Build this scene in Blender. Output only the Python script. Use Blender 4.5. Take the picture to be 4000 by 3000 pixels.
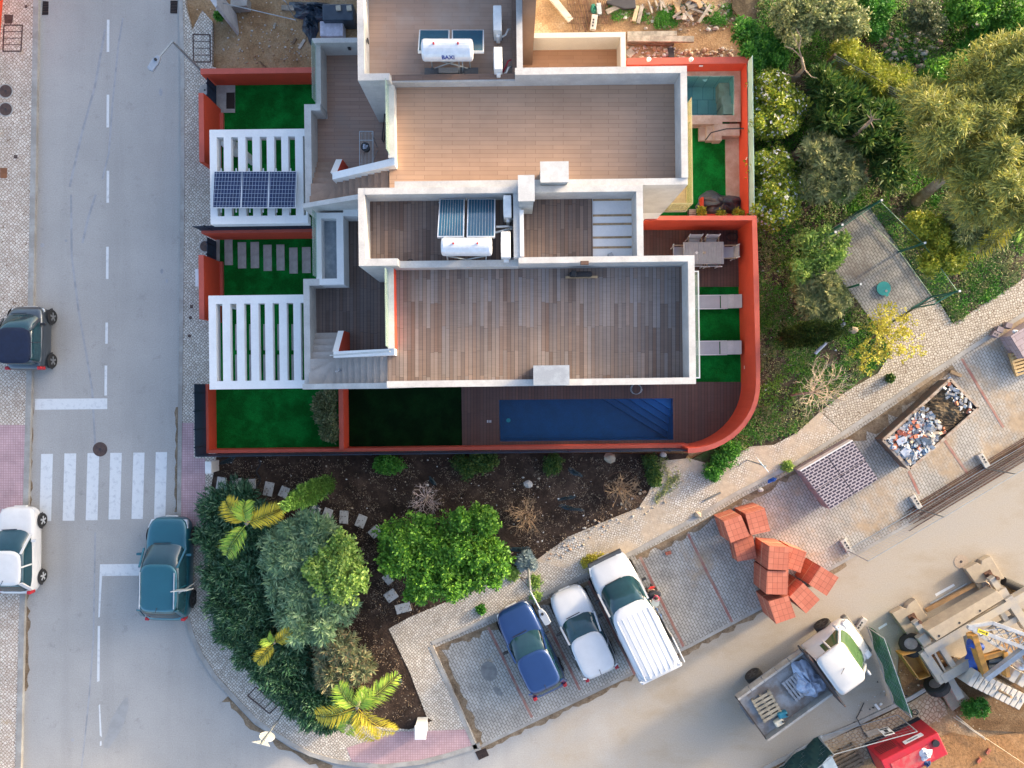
import bpy, bmesh, math, random
import numpy as np
from mathutils import Vector, Matrix
random.seed(7)
SC = bpy.context.scene
COL = SC.collection
for _o in list(bpy.data.objects): bpy.data.objects.remove(_o)
R = math.radians
# ---------------------------------------------------------------- camera, light, exposure
FPX, HCAM = 2826.0, 30.0
cam = bpy.data.cameras.new('camera'); cam.sensor_width = 36.0; cam.lens = FPX/4000*36.0
cam.clip_start = 0.5; cam.clip_end = 2000.0
camo = bpy.data.objects.new('camera', cam); COL.objects.link(camo)
camo.location = (0, 0, HCAM); camo.rotation_euler = (0, 0, 0)
SC.camera = camo
SUN_EL, SUN_AZ = 12.0, 32.0          # degrees; azimuth counted from +X towards +Y
w = bpy.data.worlds.new('World'); SC.world = w; w.use_nodes = True
nt = w.node_tree; bg = nt.nodes['Background']
sky = nt.nodes.new('ShaderNodeTexSky'); sky.sky_type = 'NISHITA'; sky.sun_disc = False
sky.sun_elevation = R(SUN_EL); sky.sun_rotation = R(90-SUN_AZ); sky.air_density = 0.7; sky.dust_density = 4.0; sky.ozone_density = 1.0
nt.links.new(sky.outputs[0], bg.inputs[0]); bg.inputs[1].default_value = 0.15
sl = bpy.data.lights.new('sun', 'SUN'); sl.energy = 1.5; sl.angle = R(5.0); sl.color = (1.0, 0.78, 0.52)
so = bpy.data.objects.new('sun', sl); COL.objects.link(so); so.location = (40, 26, 30)
_d = Vector((math.cos(R(SUN_AZ))*math.cos(R(SUN_EL)), math.sin(R(SUN_AZ))*math.cos(R(SUN_EL)), math.sin(R(SUN_EL))))
so.rotation_euler = (-_d).to_track_quat('-Z', 'Y').to_euler()
SC.view_settings.view_transform = 'Standard'; SC.view_settings.look = 'None'
SC.view_settings.gamma = 1.0; SC.view_settings.use_curve_mapping = False
SC.view_settings.exposure = 2.2
# ---------------------------------------------------------------- geometry helpers
def g(x, y, z=0.0):
    """photo pixel (4000x3000) at height z -> world point"""
    s = (HCAM-z)/FPX
    return Vector(((x-2000)*s, (1500-y)*s, z))
def gl(pts, z=0.0): return [tuple(g(x, y, z))[:2] for x, y in pts]
TH = R(0.7); CT, ST = math.cos(TH), math.sin(TH)
def toloc(x, y): return (x*CT+y*ST, -x*ST+y*CT)
def tow(x, y): return (x*CT-y*ST, x*ST+y*CT)
def rect(pa, pb, z):
    a = toloc(*g(pa[0], pa[1], z)[:2]); b = toloc(*g(pb[0], pb[1], z)[:2])
    return min(a[0], b[0]), min(a[1], b[1]), max(a[0], b[0]), max(a[1], b[1])
class MB:
    def __init__(s): s.v = []; s.f = []; s.mi = []; s.cur = 0
    def add(s, vs, fs):
        n = len(s.v); s.v += [tuple(v) for v in vs]
        for f in fs: s.f.append(tuple(i+n for i in f)); s.mi.append(s.cur)
        return s
    def prism(s, pts, z0, z1, top=None):
        n = len(pts); top = top or pts
        zt = z1 if isinstance(z1, (list, tuple)) else [z1]*n
        zb = z0 if isinstance(z0, (list, tuple)) else [z0]*n
        vs = [(p[0], p[1], zb[i]) for i, p in enumerate(pts)]+[(p[0], p[1], zt[i]) for i, p in enumerate(top)]
        fs = [tuple(range(n-1, -1, -1)), tuple(range(n, 2*n))]+[(i, (i+1) % n, n+(i+1) % n, n+i) for i in range(n)]
        return s.add(vs, fs)
    def sheet(s, pts, z): return s.add([(p[0], p[1], z) for p in pts], [tuple(range(len(pts)))])
    def lbox(s, x0, y0, x1, y1, z0, z1):
        """box in the villas' slightly turned frame"""
        return s.prism([tow(x0, y0), tow(x1, y0), tow(x1, y1), tow(x0, y1)], z0, z1)
    def lslope(s, x0, y0, x1, y1, z0, za, zb, axis='x'):
        z = [za, zb, zb, za] if axis == 'x' else [za, za, zb, zb]
        return s.prism([tow(x0, y0), tow(x1, y0), tow(x1, y1), tow(x0, y1)], z0, z)
    def pbox(s, pa, pb, z0, z1, zr=None):
        return s.lbox(*rect(pa, pb, z1 if zr is None else zr), z0, z1)
    def ring(s, r, t, z0, z1):
        """rect r=(x0,y0,x1,y1) hollow wall of thickness t (local frame)"""
        x0, y0, x1, y1 = r
        o = [tow(x0, y0), tow(x1, y0), tow(x1, y1), tow(x0, y1)]
        i = [tow(x0+t, y0+t), tow(x1-t, y0+t), tow(x1-t, y1-t), tow(x0+t, y1-t)]
        vs = [(p[0], p[1], z) for z in (z0, z1) for q in (o, i) for p in q]
        fs = []
        for k in range(4):
            l = (k+1) % 4
            fs += [(k, l, 8+l, 8+k), (4+l, 4+k, 12+k, 12+l), (8+k, 8+l, 12+l, 12+k), (l, k, 4+k, 4+l)]
        return s.add(vs, fs)
    def box(s, c, d, rz=0.0, rx=0.0, ry=0.0):
        m = Matrix.Translation(Vector(c)) @ Matrix.Rotation(rz, 4, 'Z') @ Matrix.Rotation(ry, 4, 'Y') @ Matrix.Rotation(rx, 4, 'X')
        h = [q/2 for q in d]
        vs = [m @ Vector((sx*h[0], sy*h[1], sz*h[2])) for sz in (-1, 1) for sx, sy in ((-1, -1), (1, -1), (1, 1), (-1, 1))]
        return s.add(vs, [(3, 2, 1, 0), (4, 5, 6, 7), (0, 1, 5, 4), (1, 2, 6, 5), (2, 3, 7, 6), (3, 0, 4, 7)])
    def bar(s, a, b, wd, ht, up=(0, 0, 1)):
        a = Vector(a); b = Vector(b); d = (b-a).normalized(); u = Vector(up)
        if abs(d.dot(u)) > 0.98: u = Vector((0, 1, 0))
        sx = d.cross(u).normalized(); sz = sx.cross(d).normalized()
        vs = [p+sx*(q*wd/2)+sz*(r*ht/2) for p in (a, b) for q, r in ((-1, -1), (1, -1), (1, 1), (-1, 1))]
        return s.add(vs, [(0, 1, 2, 3), (7, 6, 5, 4), (0, 4, 5, 1), (1, 5, 6, 2), (2, 6, 7, 3), (3, 7, 4, 0)])
    def tube(s, pts, r, n=8, r1=None):
        pts = [Vector(p) for p in pts]; m = len(pts); vs = []
        for i, p in enumerate(pts):
            d = (pts[min(i+1, m-1)]-pts[max(i-1, 0)]).normalized()
            u = Vector((0, 0, 1)) if abs(d.z) < 0.95 else Vector((1, 0, 0))
            a = d.cross(u).normalized(); b = a.cross(d)
            rr = r if r1 is None else r+(r1-r)*i/(m-1)
            vs += [p+a*(math.cos(2*math.pi*k/n)*rr)+b*(math.sin(2*math.pi*k/n)*rr) for k in range(n)]
        fs = [(i*n+k, i*n+(k+1) % n, (i+1)*n+(k+1) % n, (i+1)*n+k) for i in range(m-1) for k in range(n)]
        fs += [tuple(range(n-1, -1, -1)), tuple(range((m-1)*n, m*n))]
        return s.add(vs, fs)
    def cyl(s, a, b, r, n=16, r1=None): return s.tube([a, b], r, n, r1)
    def disc(s, c, r, h, n=20, sx=1.0, rz=0.0):
        pts = [(c[0]+math.cos(rz)*math.cos(2*math.pi*k/n)*r*sx-math.sin(rz)*math.sin(2*math.pi*k/n)*r,
                c[1]+math.sin(rz)*math.cos(2*math.pi*k/n)*r*sx+math.cos(rz)*math.sin(2*math.pi*k/n)*r) for k in range(n)]
        return s.prism(pts, c[2], c[2]+h)
    def ell(s, c, d, nu=10, nv=6, jit=0.0, rnd=random):
        vs = [(c[0], c[1], c[2]-d[2])]
        for j in range(1, nv):
            t = -math.pi/2+math.pi*j/nv
            for i in range(nu):
                a = 2*math.pi*i/nu; k = 1+rnd.uniform(-jit, jit)
                vs.append((c[0]+d[0]*math.cos(t)*math.cos(a)*k, c[1]+d[1]*math.cos(t)*math.sin(a)*k, c[2]+d[2]*math.sin(t)*k))
        vs.append((c[0], c[1], c[2]+d[2])); L = len(vs)-1; fs = []
        for i in range(nu):
            l = (i+1) % nu
            fs.append((0, 1+l, 1+i)); fs.append((L, L-nu+i, L-nu+l))
            for j in range(nv-2): fs.append((1+j*nu+i, 1+j*nu+l, 1+(j+1)*nu+l, 1+(j+1)*nu+i))
        return s.add(vs, fs)
    def build(s, name, mats, parent=None, smooth=False, bevel=0.0, recalc=True, sub=0, loc=None):
        me = bpy.data.meshes.new(name)
        off = Vector((0, 0, 0))
        if parent is not None:
            q = parent
            while q is not None: off = off+q.location; q = q.parent
        if loc is not None: off = Vector(loc)
        me.from_pydata([(v[0]-off.x, v[1]-off.y, v[2]-off.z) for v in s.v], [], s.f)
        mats = mats if isinstance(mats, (list, tuple)) else [mats]
        for m in mats: me.materials.append(m)
        if len(mats) > 1: me.polygons.foreach_set('material_index', s.mi)
        if recalc:
            b = bmesh.new(); b.from_mesh(me); bmesh.ops.recalc_face_normals(b, faces=b.faces); b.to_mesh(me); b.free()
        if smooth: me.polygons.foreach_set('use_smooth', [True]*len(me.polygons))
        o = bpy.data.objects.new(name, me); COL.objects.link(o)
        if parent is not None: o.parent = parent
        if loc is not None: o.location = loc
        if bevel > 0:
            md = o.modifiers.new('b', 'BEVEL'); md.width = bevel; md.segments = 2; md.limit_method = 'ANGLE'; md.angle_limit = R(40)
        if sub:
            md = o.modifiers.new('s', 'SUBSURF'); md.levels = sub; md.render_levels = sub
        return o
def tag(o, label, cat, group=None, kind=None):
    if label: o['label'] = label
    if cat: o['category'] = cat
    if group: o['group'] = group
    if kind: o['kind'] = kind
    return o
def thing(name, label, cat, loc, group=None):
    o = bpy.data.objects.new(name, None); COL.objects.link(o); o.location = Vector(loc); o.empty_display_size = 0.3
    return tag(o, label, cat, group)
def one(mb, name, mats, label, cat, group=None, **k):
    """a thing that is one mesh; its origin sits at its base"""
    xs = [v[0] for v in mb.v]; ys = [v[1] for v in mb.v]; zs = [v[2] for v in mb.v]
    loc = ((min(xs)+max(xs))/2, (min(ys)+max(ys))/2, min(zs))
    return tag(mb.build(name, mats, loc=loc, **k), label, cat, group)
def struct(mb, name, mats, kind='structure', **k):
    o = mb.build(name, mats, **k); o['kind'] = kind; return o
def dup(src, delta=(0, 0, 0), rz=0.0, label=None):
    """copy of a thing with copies of its parts and sub-parts"""
    r = src.copy(); COL.objects.link(r); r.location = src.location+Vector(delta); r.rotation_euler.z += rz
    if label: r['label'] = label
    def kids(a, b):
        for ch in list(a.children):
            c = ch.copy(); COL.objects.link(c); c.parent = b; kids(ch, c)
    kids(src, r)
    return r
def lerp(a, b, t): return a+(b-a)*t
# ---------------------------------------------------------------- materials
def _new(name):
    m = bpy.data.materials.new(name); m.use_nodes = True; n = m.node_tree
    return m, n, n.nodes['Principled BSDF']
def N(n, t, **kw):
    o = n.nodes.new(t)
    for k, v in kw.items():
        if k in o.inputs.keys() if isinstance(k, str) else False: o.inputs[k].default_value = v
        else: setattr(o, k, v)
    return o
def c4(c): return (c[0], c[1], c[2], 1.0)
def coords(n, scale=(1, 1, 1), rz=0.0):
    tc = n.nodes.new('ShaderNodeTexCoord'); mp = n.nodes.new('ShaderNodeMapping')
    mp.inputs['Scale'].default_value = scale; mp.inputs['Rotation'].default_value = (0, 0, rz)
    n.links.new(tc.outputs['Object'], mp.inputs[0]); return mp.outputs[0]
def noise(n, vec, scale, detail=4, rough=0.6, dist=0.0):
    t = n.nodes.new('ShaderNodeTexNoise'); t.inputs['Scale'].default_value = scale; t.inputs['Detail'].default_value = detail
    t.inputs['Roughness'].default_value = rough; t.inputs['Distortion'].default_value = dist
    n.links.new(vec, t.inputs['Vector']); return t.outputs[0]
def ramp(n, fac, stops):
    r = n.nodes.new('ShaderNodeValToRGB'); e = r.color_ramp.elements
    while len(e) < len(stops): e.new(0.5)
    for i, (p, c) in enumerate(stops):
        e[i].position = p; e[i].color = c4(c) if not isinstance(c, (int, float)) else (c, c, c, 1)
    n.links.new(fac, r.inputs[0]); return r.outputs[0]
def mix(n, fac, a, b, mode='MIX'):
    m = n.nodes.new('ShaderNodeMix'); m.data_type = 'RGBA'; m.blend_type = mode
    for sock, v in ((m.inputs[0], fac), (m.inputs[6], a), (m.inputs[7], b)):
        if isinstance(v, (int, float)): sock.default_value = v
        elif isinstance(v, tuple): sock.default_value = c4(v)
        else: n.links.new(v, sock)
    return m.outputs[2]
def bump(n, p, h, strength=0.3, dist=0.02):
    b = n.nodes.new('ShaderNodeBump'); b.inputs['Strength'].default_value = strength; b.inputs['Distance'].default_value = dist
    n.links.new(h, b.inputs['Height']); n.links.new(b.outputs[0], p.inputs['Normal'])
def M(name, col, rough=0.7, metal=0.0, var=0.12, scale=3.0, col2=None, patch=(0.42, 0.62), bmp=0.0, coat=0.0, spec=0.5, fine=0.06):
    m, n, p = _new(name)
    v = coords(n)
    a = noise(n, v, scale, 5, 0.65)
    c2 = col2 or tuple(min(1, q*(1-2*var)) for q in col)
    base = ramp(n, a, [(patch[0], c2), (patch[1], col)])
    f = noise(n, v, scale*14, 3, 0.7)
    base = mix(n, 1.0, base, ramp(n, f, [(0.3, 1-fine*2.5), (0.7, 1.0+0*fine)]), 'MULTIPLY')
    n.links.new(base, p.inputs['Base Color'])
    p.inputs['Roughness'].default_value = rough; p.inputs['Metallic'].default_value = metal
    p.inputs['Specular IOR Level'].default_value = spec
    if coat: p.inputs['Coat Weight'].default_value = coat; p.inputs['Coat Roughness'].default_value = 0.04
    if bmp: bump(n, p, f, bmp, 0.02)
    return m
def planks(name, c1, c2, mortar, length, width, rot=0.0, ms=0.006, off=0.5, patch=None, rough=0.65, grain=True):
    m, n, p = _new(name)
    v = coords(n, rz=rot)
    b = n.nodes.new('ShaderNodeTexBrick'); b.offset = off; b.squash = 1.0
    b.inputs['Color1'].default_value = c4(c1); b.inputs['Color2'].default_value = c4(c2); b.inputs['Mortar'].default_value = c4(mortar)
    b.inputs['Scale'].default_value = 1.0; b.inputs['Mortar Size'].default_value = ms; b.inputs['Mortar Smooth'].default_value = 0.1
    b.inputs['Bias'].default_value = 0.0; b.inputs['Brick Width'].default_value = length; b.inputs['Row Height'].default_value = width
    n.links.new(v, b.inputs['Vector'])
    col = b.outputs['Color']
    if grain:
        v2 = coords(n, (1.2, 22, 22), rot)
        col = mix(n, 1.0, col, ramp(n, noise(n, v2, 1.5, 4), [(0.25, 0.68), (0.75, 1.0)]), 'MULTIPLY')
    a = noise(n, coords(n), 0.45, 4, 0.65)
    if patch: col = mix(n, ramp(n, a, [(0.45, 0.0), (0.68, 0.6)]), col, patch)
    else: col = mix(n, 1.0, col, ramp(n, a, [(0.3, 0.78), (0.7, 1.0)]), 'MULTIPLY')
    n.links.new(col, p.inputs['Base Color']); p.inputs['Roughness'].default_value = rough
    bump(n, p, b.outputs['Fac'], -0.4, 0.01)
    return m
def boards(name, c1, c2, gap, length, width, rot=0.0, ms=0.006):
    """long boards, each row shifted and each board toned by chance"""
    m, n, p = _new(name); sp = n.nodes.new('ShaderNodeSeparateXYZ'); n.links.new(coords(n, rz=rot), sp.inputs[0])
    def ma(op, a, b=None):
        o = n.nodes.new('ShaderNodeMath'); o.operation = op
        for i, q in enumerate((a, b)):
            if q is None: continue
            if isinstance(q, (int, float)): o.inputs[i].default_value = q
            else: n.links.new(q, o.inputs[i])
        return o.outputs[0]
    def wn(x, y=None):
        c = n.nodes.new('ShaderNodeCombineXYZ'); n.links.new(x, c.inputs[0])
        if y is not None: n.links.new(y, c.inputs[1])
        o = n.nodes.new('ShaderNodeTexWhiteNoise'); o.noise_dimensions = '2D'; n.links.new(c.outputs[0], o.inputs[0]); return o.outputs[0]
    v = ma('DIVIDE', sp.outputs[1], width); i = ma('FLOOR', v); fv = ma('FRACT', v)
    half = ma('MULTIPLY', ma('ROUND', wn(i)), 0.5); u = ma('ADD', ma('ADD', ma('DIVIDE', sp.outputs[0], length), half), ma('MULTIPLY', wn(ma('ADD', i, 71.3)), 0.06)); j = ma('FLOOR', u); fu = ma('FRACT', u)
    col = ramp(n, wn(i, j), [(0.0, c1), (0.55, tuple(lerp(a, b, .6) for a, b in zip(c1, c2))), (1.0, c2)])
    hue = ramp(n, wn(j, i), [(0.0, (1.06, .96, .90)), (0.5, (1, 1, 1)), (1.0, (.93, .98, 1.05))]); col = mix(n, 1.0, col, hue, 'MULTIPLY')
    col = mix(n, 1.0, col, ramp(n, noise(n, coords(n, (1.2, 22, 22), rot), 1.5, 4), [(0.25, 0.74), (0.75, 1.0)]), 'MULTIPLY')
    col = mix(n, 1.0, col, ramp(n, noise(n, coords(n), 0.5, 5, 0.65), [(0.3, 0.80), (0.7, 1.06)]), 'MULTIPLY')
    g1 = ma('LESS_THAN', fv, ms*1.6/width); g2 = ma('LESS_THAN', fu, ms*.8/length); col = mix(n, ma('MAXIMUM', g1, g2), col, gap)
    n.links.new(col, p.inputs['Base Color']); p.inputs['Roughness'].default_value = .7; return m
def cobble(name, c1, c2, joint, scale=9.0, rot=R(45), rnd=0.5, sand=None, sand_lo=0.6, sand_hi=0.75, sscale=0.5, jw=0.10):
    m, n, p = _new(name)
    v = coords(n, rz=rot)
    e = n.nodes.new('ShaderNodeTexVoronoi'); e.feature = 'DISTANCE_TO_EDGE'; e.inputs['Scale'].default_value = scale; e.inputs['Randomness'].default_value = rnd
    f = n.nodes.new('ShaderNodeTexVoronoi'); f.feature = 'F1'; f.inputs['Scale'].default_value = scale; f.inputs['Randomness'].default_value = rnd
    n.links.new(v, e.inputs['Vector']); n.links.new(v, f.inputs['Vector'])
    bw = n.nodes.new('ShaderNodeRGBToBW'); n.links.new(f.outputs['Color'], bw.inputs[0])
    st = ramp(n, bw.outputs[0], [(0.2, c1), (0.8, c2)])
    st = mix(n, 1.0, st, ramp(n, noise(n, coords(n), 0.8, 5, 0.7), [(0.3, 0.72), (0.7, 1.0)]), 'MULTIPLY')
    col = mix(n, ramp(n, e.outputs['Distance'], [(jw*0.6, 0.0), (jw*1.7, 1.0)]), joint, st)
    if sand:
        k = ramp(n, noise(n, coords(n), sscale, 6, 0.7), [(sand_lo, 0.0), (sand_hi, 1.0)])
        sc = mix(n, ramp(n, noise(n, coords(n), 6, 5, 0.7), [(0.3, 0.0), (0.7, 1.0)]), tuple(q*0.7 for q in sand), sand)
        col = mix(n, k, col, sc)
    n.links.new(col, p.inputs['Base Color']); p.inputs['Roughness'].default_value = 0.85
    bump(n, p, e.outputs['Distance'], 0.5, 0.02)
    return m
def leaf(name, a, b, c, trans=0.25, rough=0.5, nscale=0.9, gain=1.75):
    """per-leaf colour from a to c; b in the middle; clumps differ through a slow noise"""
    a, b, c = [tuple(min(.85, q*gain) for q in col) for col in (a, b, c)]
    m, n, p = _new(name)
    gm = n.nodes.new('ShaderNodeNewGeometry')
    r = ramp(n, gm.outputs['Random Per Island'], [(0.0, a), (0.5, b), (1.0, c)])
    k = ramp(n, noise(n, coords(n), nscale, 3, 0.6), [(0.35, 0.72), (0.65, 1.0)])
    col = mix(n, 1.0, r, k, 'MULTIPLY')
    n.links.new(col, p.inputs['Base Color']); p.inputs['Roughness'].default_value = rough
    p.inputs['Specular IOR Level'].default_value = 0.3
    t = n.nodes.new('ShaderNodeBsdfTranslucent'); n.links.new(col, t.inputs['Color'])
    mx = n.nodes.new('ShaderNodeMixShader'); mx.inputs[0].default_value = trans
    out = n.nodes['Material Output']
    n.links.new(p.outputs[0], mx.inputs[1]); n.links.new(t.outputs[0], mx.inputs[2]); n.links.new(mx.outputs[0], out.inputs[0])
    return m
def soil(name, cols, scale=1.2, fine=18.0, speck=None, speck_at=0.66, patch=None, patch_at=(0.52, 0.66), pscale=0.35):
    m, n, p = _new(name)
    v = coords(n)
    base = ramp(n, noise(n, v, scale, 6, 0.7, 0.4), [(0.32, cols[0]), (0.5, cols[1]), (0.68, cols[2])])
    if patch: base = mix(n, ramp(n, noise(n, v, pscale, 5, 0.65, 0.3), [(patch_at[0], 0.0), (patch_at[1], 1.0)]), base, patch)
    f = noise(n, v, fine, 4, 0.75)
    base = mix(n, 1.0, base, ramp(n, f, [(0.3, 0.55), (0.7, 1.15)]), 'MULTIPLY')
    if speck:
        vo = n.nodes.new('ShaderNodeTexVoronoi'); vo.inputs['Scale'].default_value = 7.0; n.links.new(v, vo.inputs['Vector'])
        bw = n.nodes.new('ShaderNodeRGBToBW'); n.links.new(vo.outputs['Color'], bw.inputs[0])
        k = ramp(n, bw.outputs[0], [(speck_at, 0.0), (speck_at+0.02, 1.0)])
        d = ramp(n, vo.outputs['Distance'], [(0.10, 1.0), (0.25, 0.0)])
        base = mix(n, mix(n, 1.0, k, d, 'MULTIPLY'), base, speck)
    n.links.new(base, p.inputs['Base Color']); p.inputs['Roughness'].default_value = 0.95
    p.inputs['Specular IOR Level'].default_value = 0.2
    bump(n, p, f, 0.6, 0.05)
    return m
def glassm(name, col, alpha=0.25, rough=0.03):
    m, n, p = _new(name)
    p.inputs['Base Color'].default_value = c4(col); p.inputs['Roughness'].default_value = rough; p.inputs['Specular IOR Level'].default_value = 0.7
    tr = n.nodes.new('ShaderNodeBsdfTransparent'); tr.inputs[0].default_value = c4(tuple(0.5+0.5*q for q in col))
    mx = n.nodes.new('ShaderNodeMixShader'); mx.inputs[0].default_value = alpha
    n.links.new(tr.outputs[0], mx.inputs[1]); n.links.new(p.outputs[0], mx.inputs[2]); n.links.new(mx.outputs[0], n.nodes['Material Output'].inputs[0])
    return m
def plain(name, col, rough=0.5, metal=0.0, coat=0.0, spec=0.5):
    return M(name, col, rough, metal, var=0.05, scale=6, coat=coat, spec=spec, fine=0.03)
def grid_tex(name, cell, line, bw, bh, ms=0.01, rot=0.0, off=0.0, rough=0.4, c2=None, dirt=True):
    m, n, p = _new(name)
    b = n.nodes.new('ShaderNodeTexBrick'); b.offset = off
    b.inputs['Color1'].default_value = c4(cell); b.inputs['Color2'].default_value = c4(c2 or cell); b.inputs['Mortar'].default_value = c4(line)
    b.inputs['Scale'].default_value = 1.0; b.inputs['Mortar Size'].default_value = ms; b.inputs['Brick Width'].default_value = bw; b.inputs['Row Height'].default_value = bh
    b.inputs['Mortar Smooth'].default_value = 0.1
    n.links.new(coords(n, rz=rot), b.inputs['Vector'])
    col = b.outputs[0]
    if dirt: col = mix(n, 1.0, col, ramp(n, noise(n, coords(n), 1.5, 6, 0.7), [(0.3, 0.72), (0.65, 1.0)]), 'MULTIPLY')
    n.links.new(col, p.inputs['Base Color']); p.inputs['Roughness'].default_value = rough
    return m
white = M('white_render', (0.80, 0.79, 0.77), 0.75, var=0.03, scale=1.2, bmp=0.06, fine=0.03)
coping = M('parapet_coping', (0.58, 0.56, 0.525), 0.75, scale=1.6, col2=(0.44, 0.42, 0.395), patch=(0.3, 0.62), bmp=0.08)
redm = M('red_render', (0.62, 0.062, 0.022), 0.8, var=0.05, scale=1.5, bmp=0.1, fine=0.05)
redtop = M('red_coping', (0.56, 0.105, 0.07), 0.75, var=0.06, scale=2.5, bmp=0.08)
navy = M('navy_slats', (0.012, 0.025, 0.05), 0.5, var=0.1, scale=2)
deckS = boards('weathered_deck', (0.17, 0.115, 0.088), (0.29, 0.235, 0.205), (0.02, 0.014, 0.012), 1.62, 0.127, R(90), 0.007)
deckS2 = boards('dark_deck', (0.135, 0.088, 0.068), (0.19, 0.14, 0.12), (0.012, 0.009, 0.009), 1.62, 0.127, R(90), 0.007)
deckG = boards('garden_deck', (0.105, 0.052, 0.042), (0.135, 0.07, 0.055), (0.012, 0.008, 0.008), 2.4, 0.132, R(90), 0.007)
deckN = planks('tan_tile_deck', (0.42, 0.26, 0.165), (0.47, 0.295, 0.19), (0.26, 0.155, 0.10), 0.92, 0.142, 0.0, 0.006, 0.37, grain=False, rough=0.55)
deckN2 = planks('brown_tile_deck', (0.30, 0.175, 0.12), (0.36, 0.215, 0.15), (0.16, 0.095, 0.07), 0.92, 0.142, 0.0, 0.005, 0.37, patch=(0.24, 0.20, 0.17), rough=0.4, grain=False)
stepS = M('grey_stone_steps', (0.44, 0.395, 0.355), 0.6, var=0.06, scale=3)
stepN = M('brown_tile_steps', (0.36, 0.24, 0.17), 0.6, var=0.08, scale=3)
turf = M('artificial_turf', (0.006, 0.205, 0.030), 0.95, scale=1.3, col2=(0.004, 0.11, 0.014), bmp=0.8, spec=0.1, fine=0.16)
glassr = glassm('rail_glass', (0.55, 0.70, 0.62), 0.3)
concrete = M('concrete', (0.42, 0.40, 0.365), 0.85, var=0.12, scale=2.5, bmp=0.15)
stone = M('pale_stone_slab', (0.46, 0.43, 0.39), 0.8, var=0.1, scale=4, bmp=0.1)
steel = plain('steel', (0.55, 0.57, 0.58), 0.35, 0.9)
galv = M('galvanised', (0.42, 0.45, 0.46), 0.5, 0.5, var=0.1, scale=4)
alu = plain('aluminium', (0.75, 0.76, 0.77), 0.4, 0.6)
blackm = plain('black_plastic', (0.02, 0.02, 0.022), 0.5)
rubber = plain('rubber', (0.022, 0.021, 0.02), 0.85)
whitep = plain('white_plastic', (0.78, 0.78, 0.76), 0.4)
wood = M('raw_timber', (0.50, 0.34, 0.185), 0.8, var=0.16, scale=3, bmp=0.1)
woodg = M('grey_timber', (0.42, 0.37, 0.30), 0.85, var=0.2, scale=4, bmp=0.15)
rust = M('rusty_iron', (0.16, 0.075, 0.045), 0.85, var=0.25, scale=6)
# ================================================================ THE SETTING
def gradx(n, x0, x1):
    tc = n.nodes.new('ShaderNodeTexCoord'); sp = n.nodes.new('ShaderNodeSeparateXYZ'); n.links.new(tc.outputs['Object'], sp.inputs[0])
    mr = n.nodes.new('ShaderNodeMapRange'); mr.inputs[1].default_value = x0; mr.inputs[2].default_value = x1
    n.links.new(sp.outputs[0], mr.inputs[0]); return mr.outputs[0]
def madd(n, a, b, op='ADD', clamp=True):
    m = n.nodes.new('ShaderNodeMath'); m.operation = op; m.use_clamp = clamp
    for i, q in enumerate((a, b)):
        if isinstance(q, (int, float)): m.inputs[i].default_value = q
        else: n.links.new(q, m.inputs[i])
    return m.outputs[0]
def asphalt_mat():
    m, n, p = _new('asphalt'); v = coords(n)
    base = ramp(n, noise(n, v, 0.35, 5, 0.6), [(0.3, (0.36, 0.345, 0.32)), (0.7, (0.43, 0.41, 0.38))])
    st = noise(n, coords(n, (0.9, 0.06, 1)), 1.3, 4, 0.6)           # faint wheel tracks along the street
    base = mix(n, 1.0, base, ramp(n, st, [(0.30, 0.92), (0.5, 1.0)]), 'MULTIPLY')
    sp = noise(n, v, 1.6, 6, 0.75)
    base = mix(n, 1.0, base, ramp(n, sp, [(0.26, 0.74), (0.42, 1.0)]), 'MULTIPLY')
    dust = ramp(n, madd(n, gradx(n, -5, 9), madd(n, noise(n, coords(n, (1, 1, 1), R(-31)), 0.55, 6, 0.65, 0.4), 0.5, 'SUBTRACT', False), 'ADD'), [(0.35, 0.0), (0.75, 1.0)])
    dc = ramp(n, noise(n, coords(n, (0.55, 1.1, 1), R(-31)), 0.6, 6, 0.65, 0.2), [(0.28, (0.33, 0.27, 0.195)), (0.5, (0.385, 0.335, 0.27)), (0.75, (0.37, 0.335, 0.29))])
    base = mix(n, dust, base, dc)
    f = noise(n, v, 20, 5, 0.85)
    base = mix(n, 1.0, base, ramp(n, f, [(0.3, 0.72), (0.7, 1.10)]), 'MULTIPLY')
    n.links.new(base, p.inputs['Base Color']); p.inputs['Roughness'].default_value = 0.85; bump(n, p, f, 0.2, 0.01)
    return m
def paver_mat(name, rot, c1, c2, joint, sand, x0, x1, lo=0.55):
    m, n, p = _new(name)
    b = n.nodes.new('ShaderNodeTexBrick'); b.offset = 0.5
    b.inputs['Color1'].default_value = c4(c1); b.inputs['Color2'].default_value = c4(c2); b.inputs['Mortar'].default_value = c4(joint)
    b.inputs['Scale'].default_value = 1; b.inputs['Mortar Size'].default_value = 0.011; b.inputs['Brick Width'].default_value = 0.22; b.inputs['Row Height'].default_value = 0.115
    n.links.new(coords(n, rz=rot), b.inputs['Vector'])
    col = mix(n, 1.0, b.outputs[0], ramp(n, noise(n, coords(n), 0.9, 6, 0.7), [(0.3, 0.62), (0.6, 1.0)]), 'MULTIPLY')
    k = madd(n, noise(n, coords(n), 0.5, 7, 0.7, 0.3), madd(n, gradx(n, x0, x1), 0.3, 'MULTIPLY', False), 'ADD')
    s2 = ramp(n, noise(n, coords(n), 3, 6, 0.7), [(0.3, tuple(q*0.55 for q in sand)), (0.65, sand)])
    col = mix(n, ramp(n, k, [(lo, 0.0), (lo+0.16, 0.92)]), col, s2)
    n.links.new(col, p.inputs['Base Color']); p.inputs['Roughness'].default_value = 0.85
    bump(n, p, b.outputs['Fac'], -0.4, 0.01)
    return m
SAND = (0.44, 0.32, 0.20)
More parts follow.
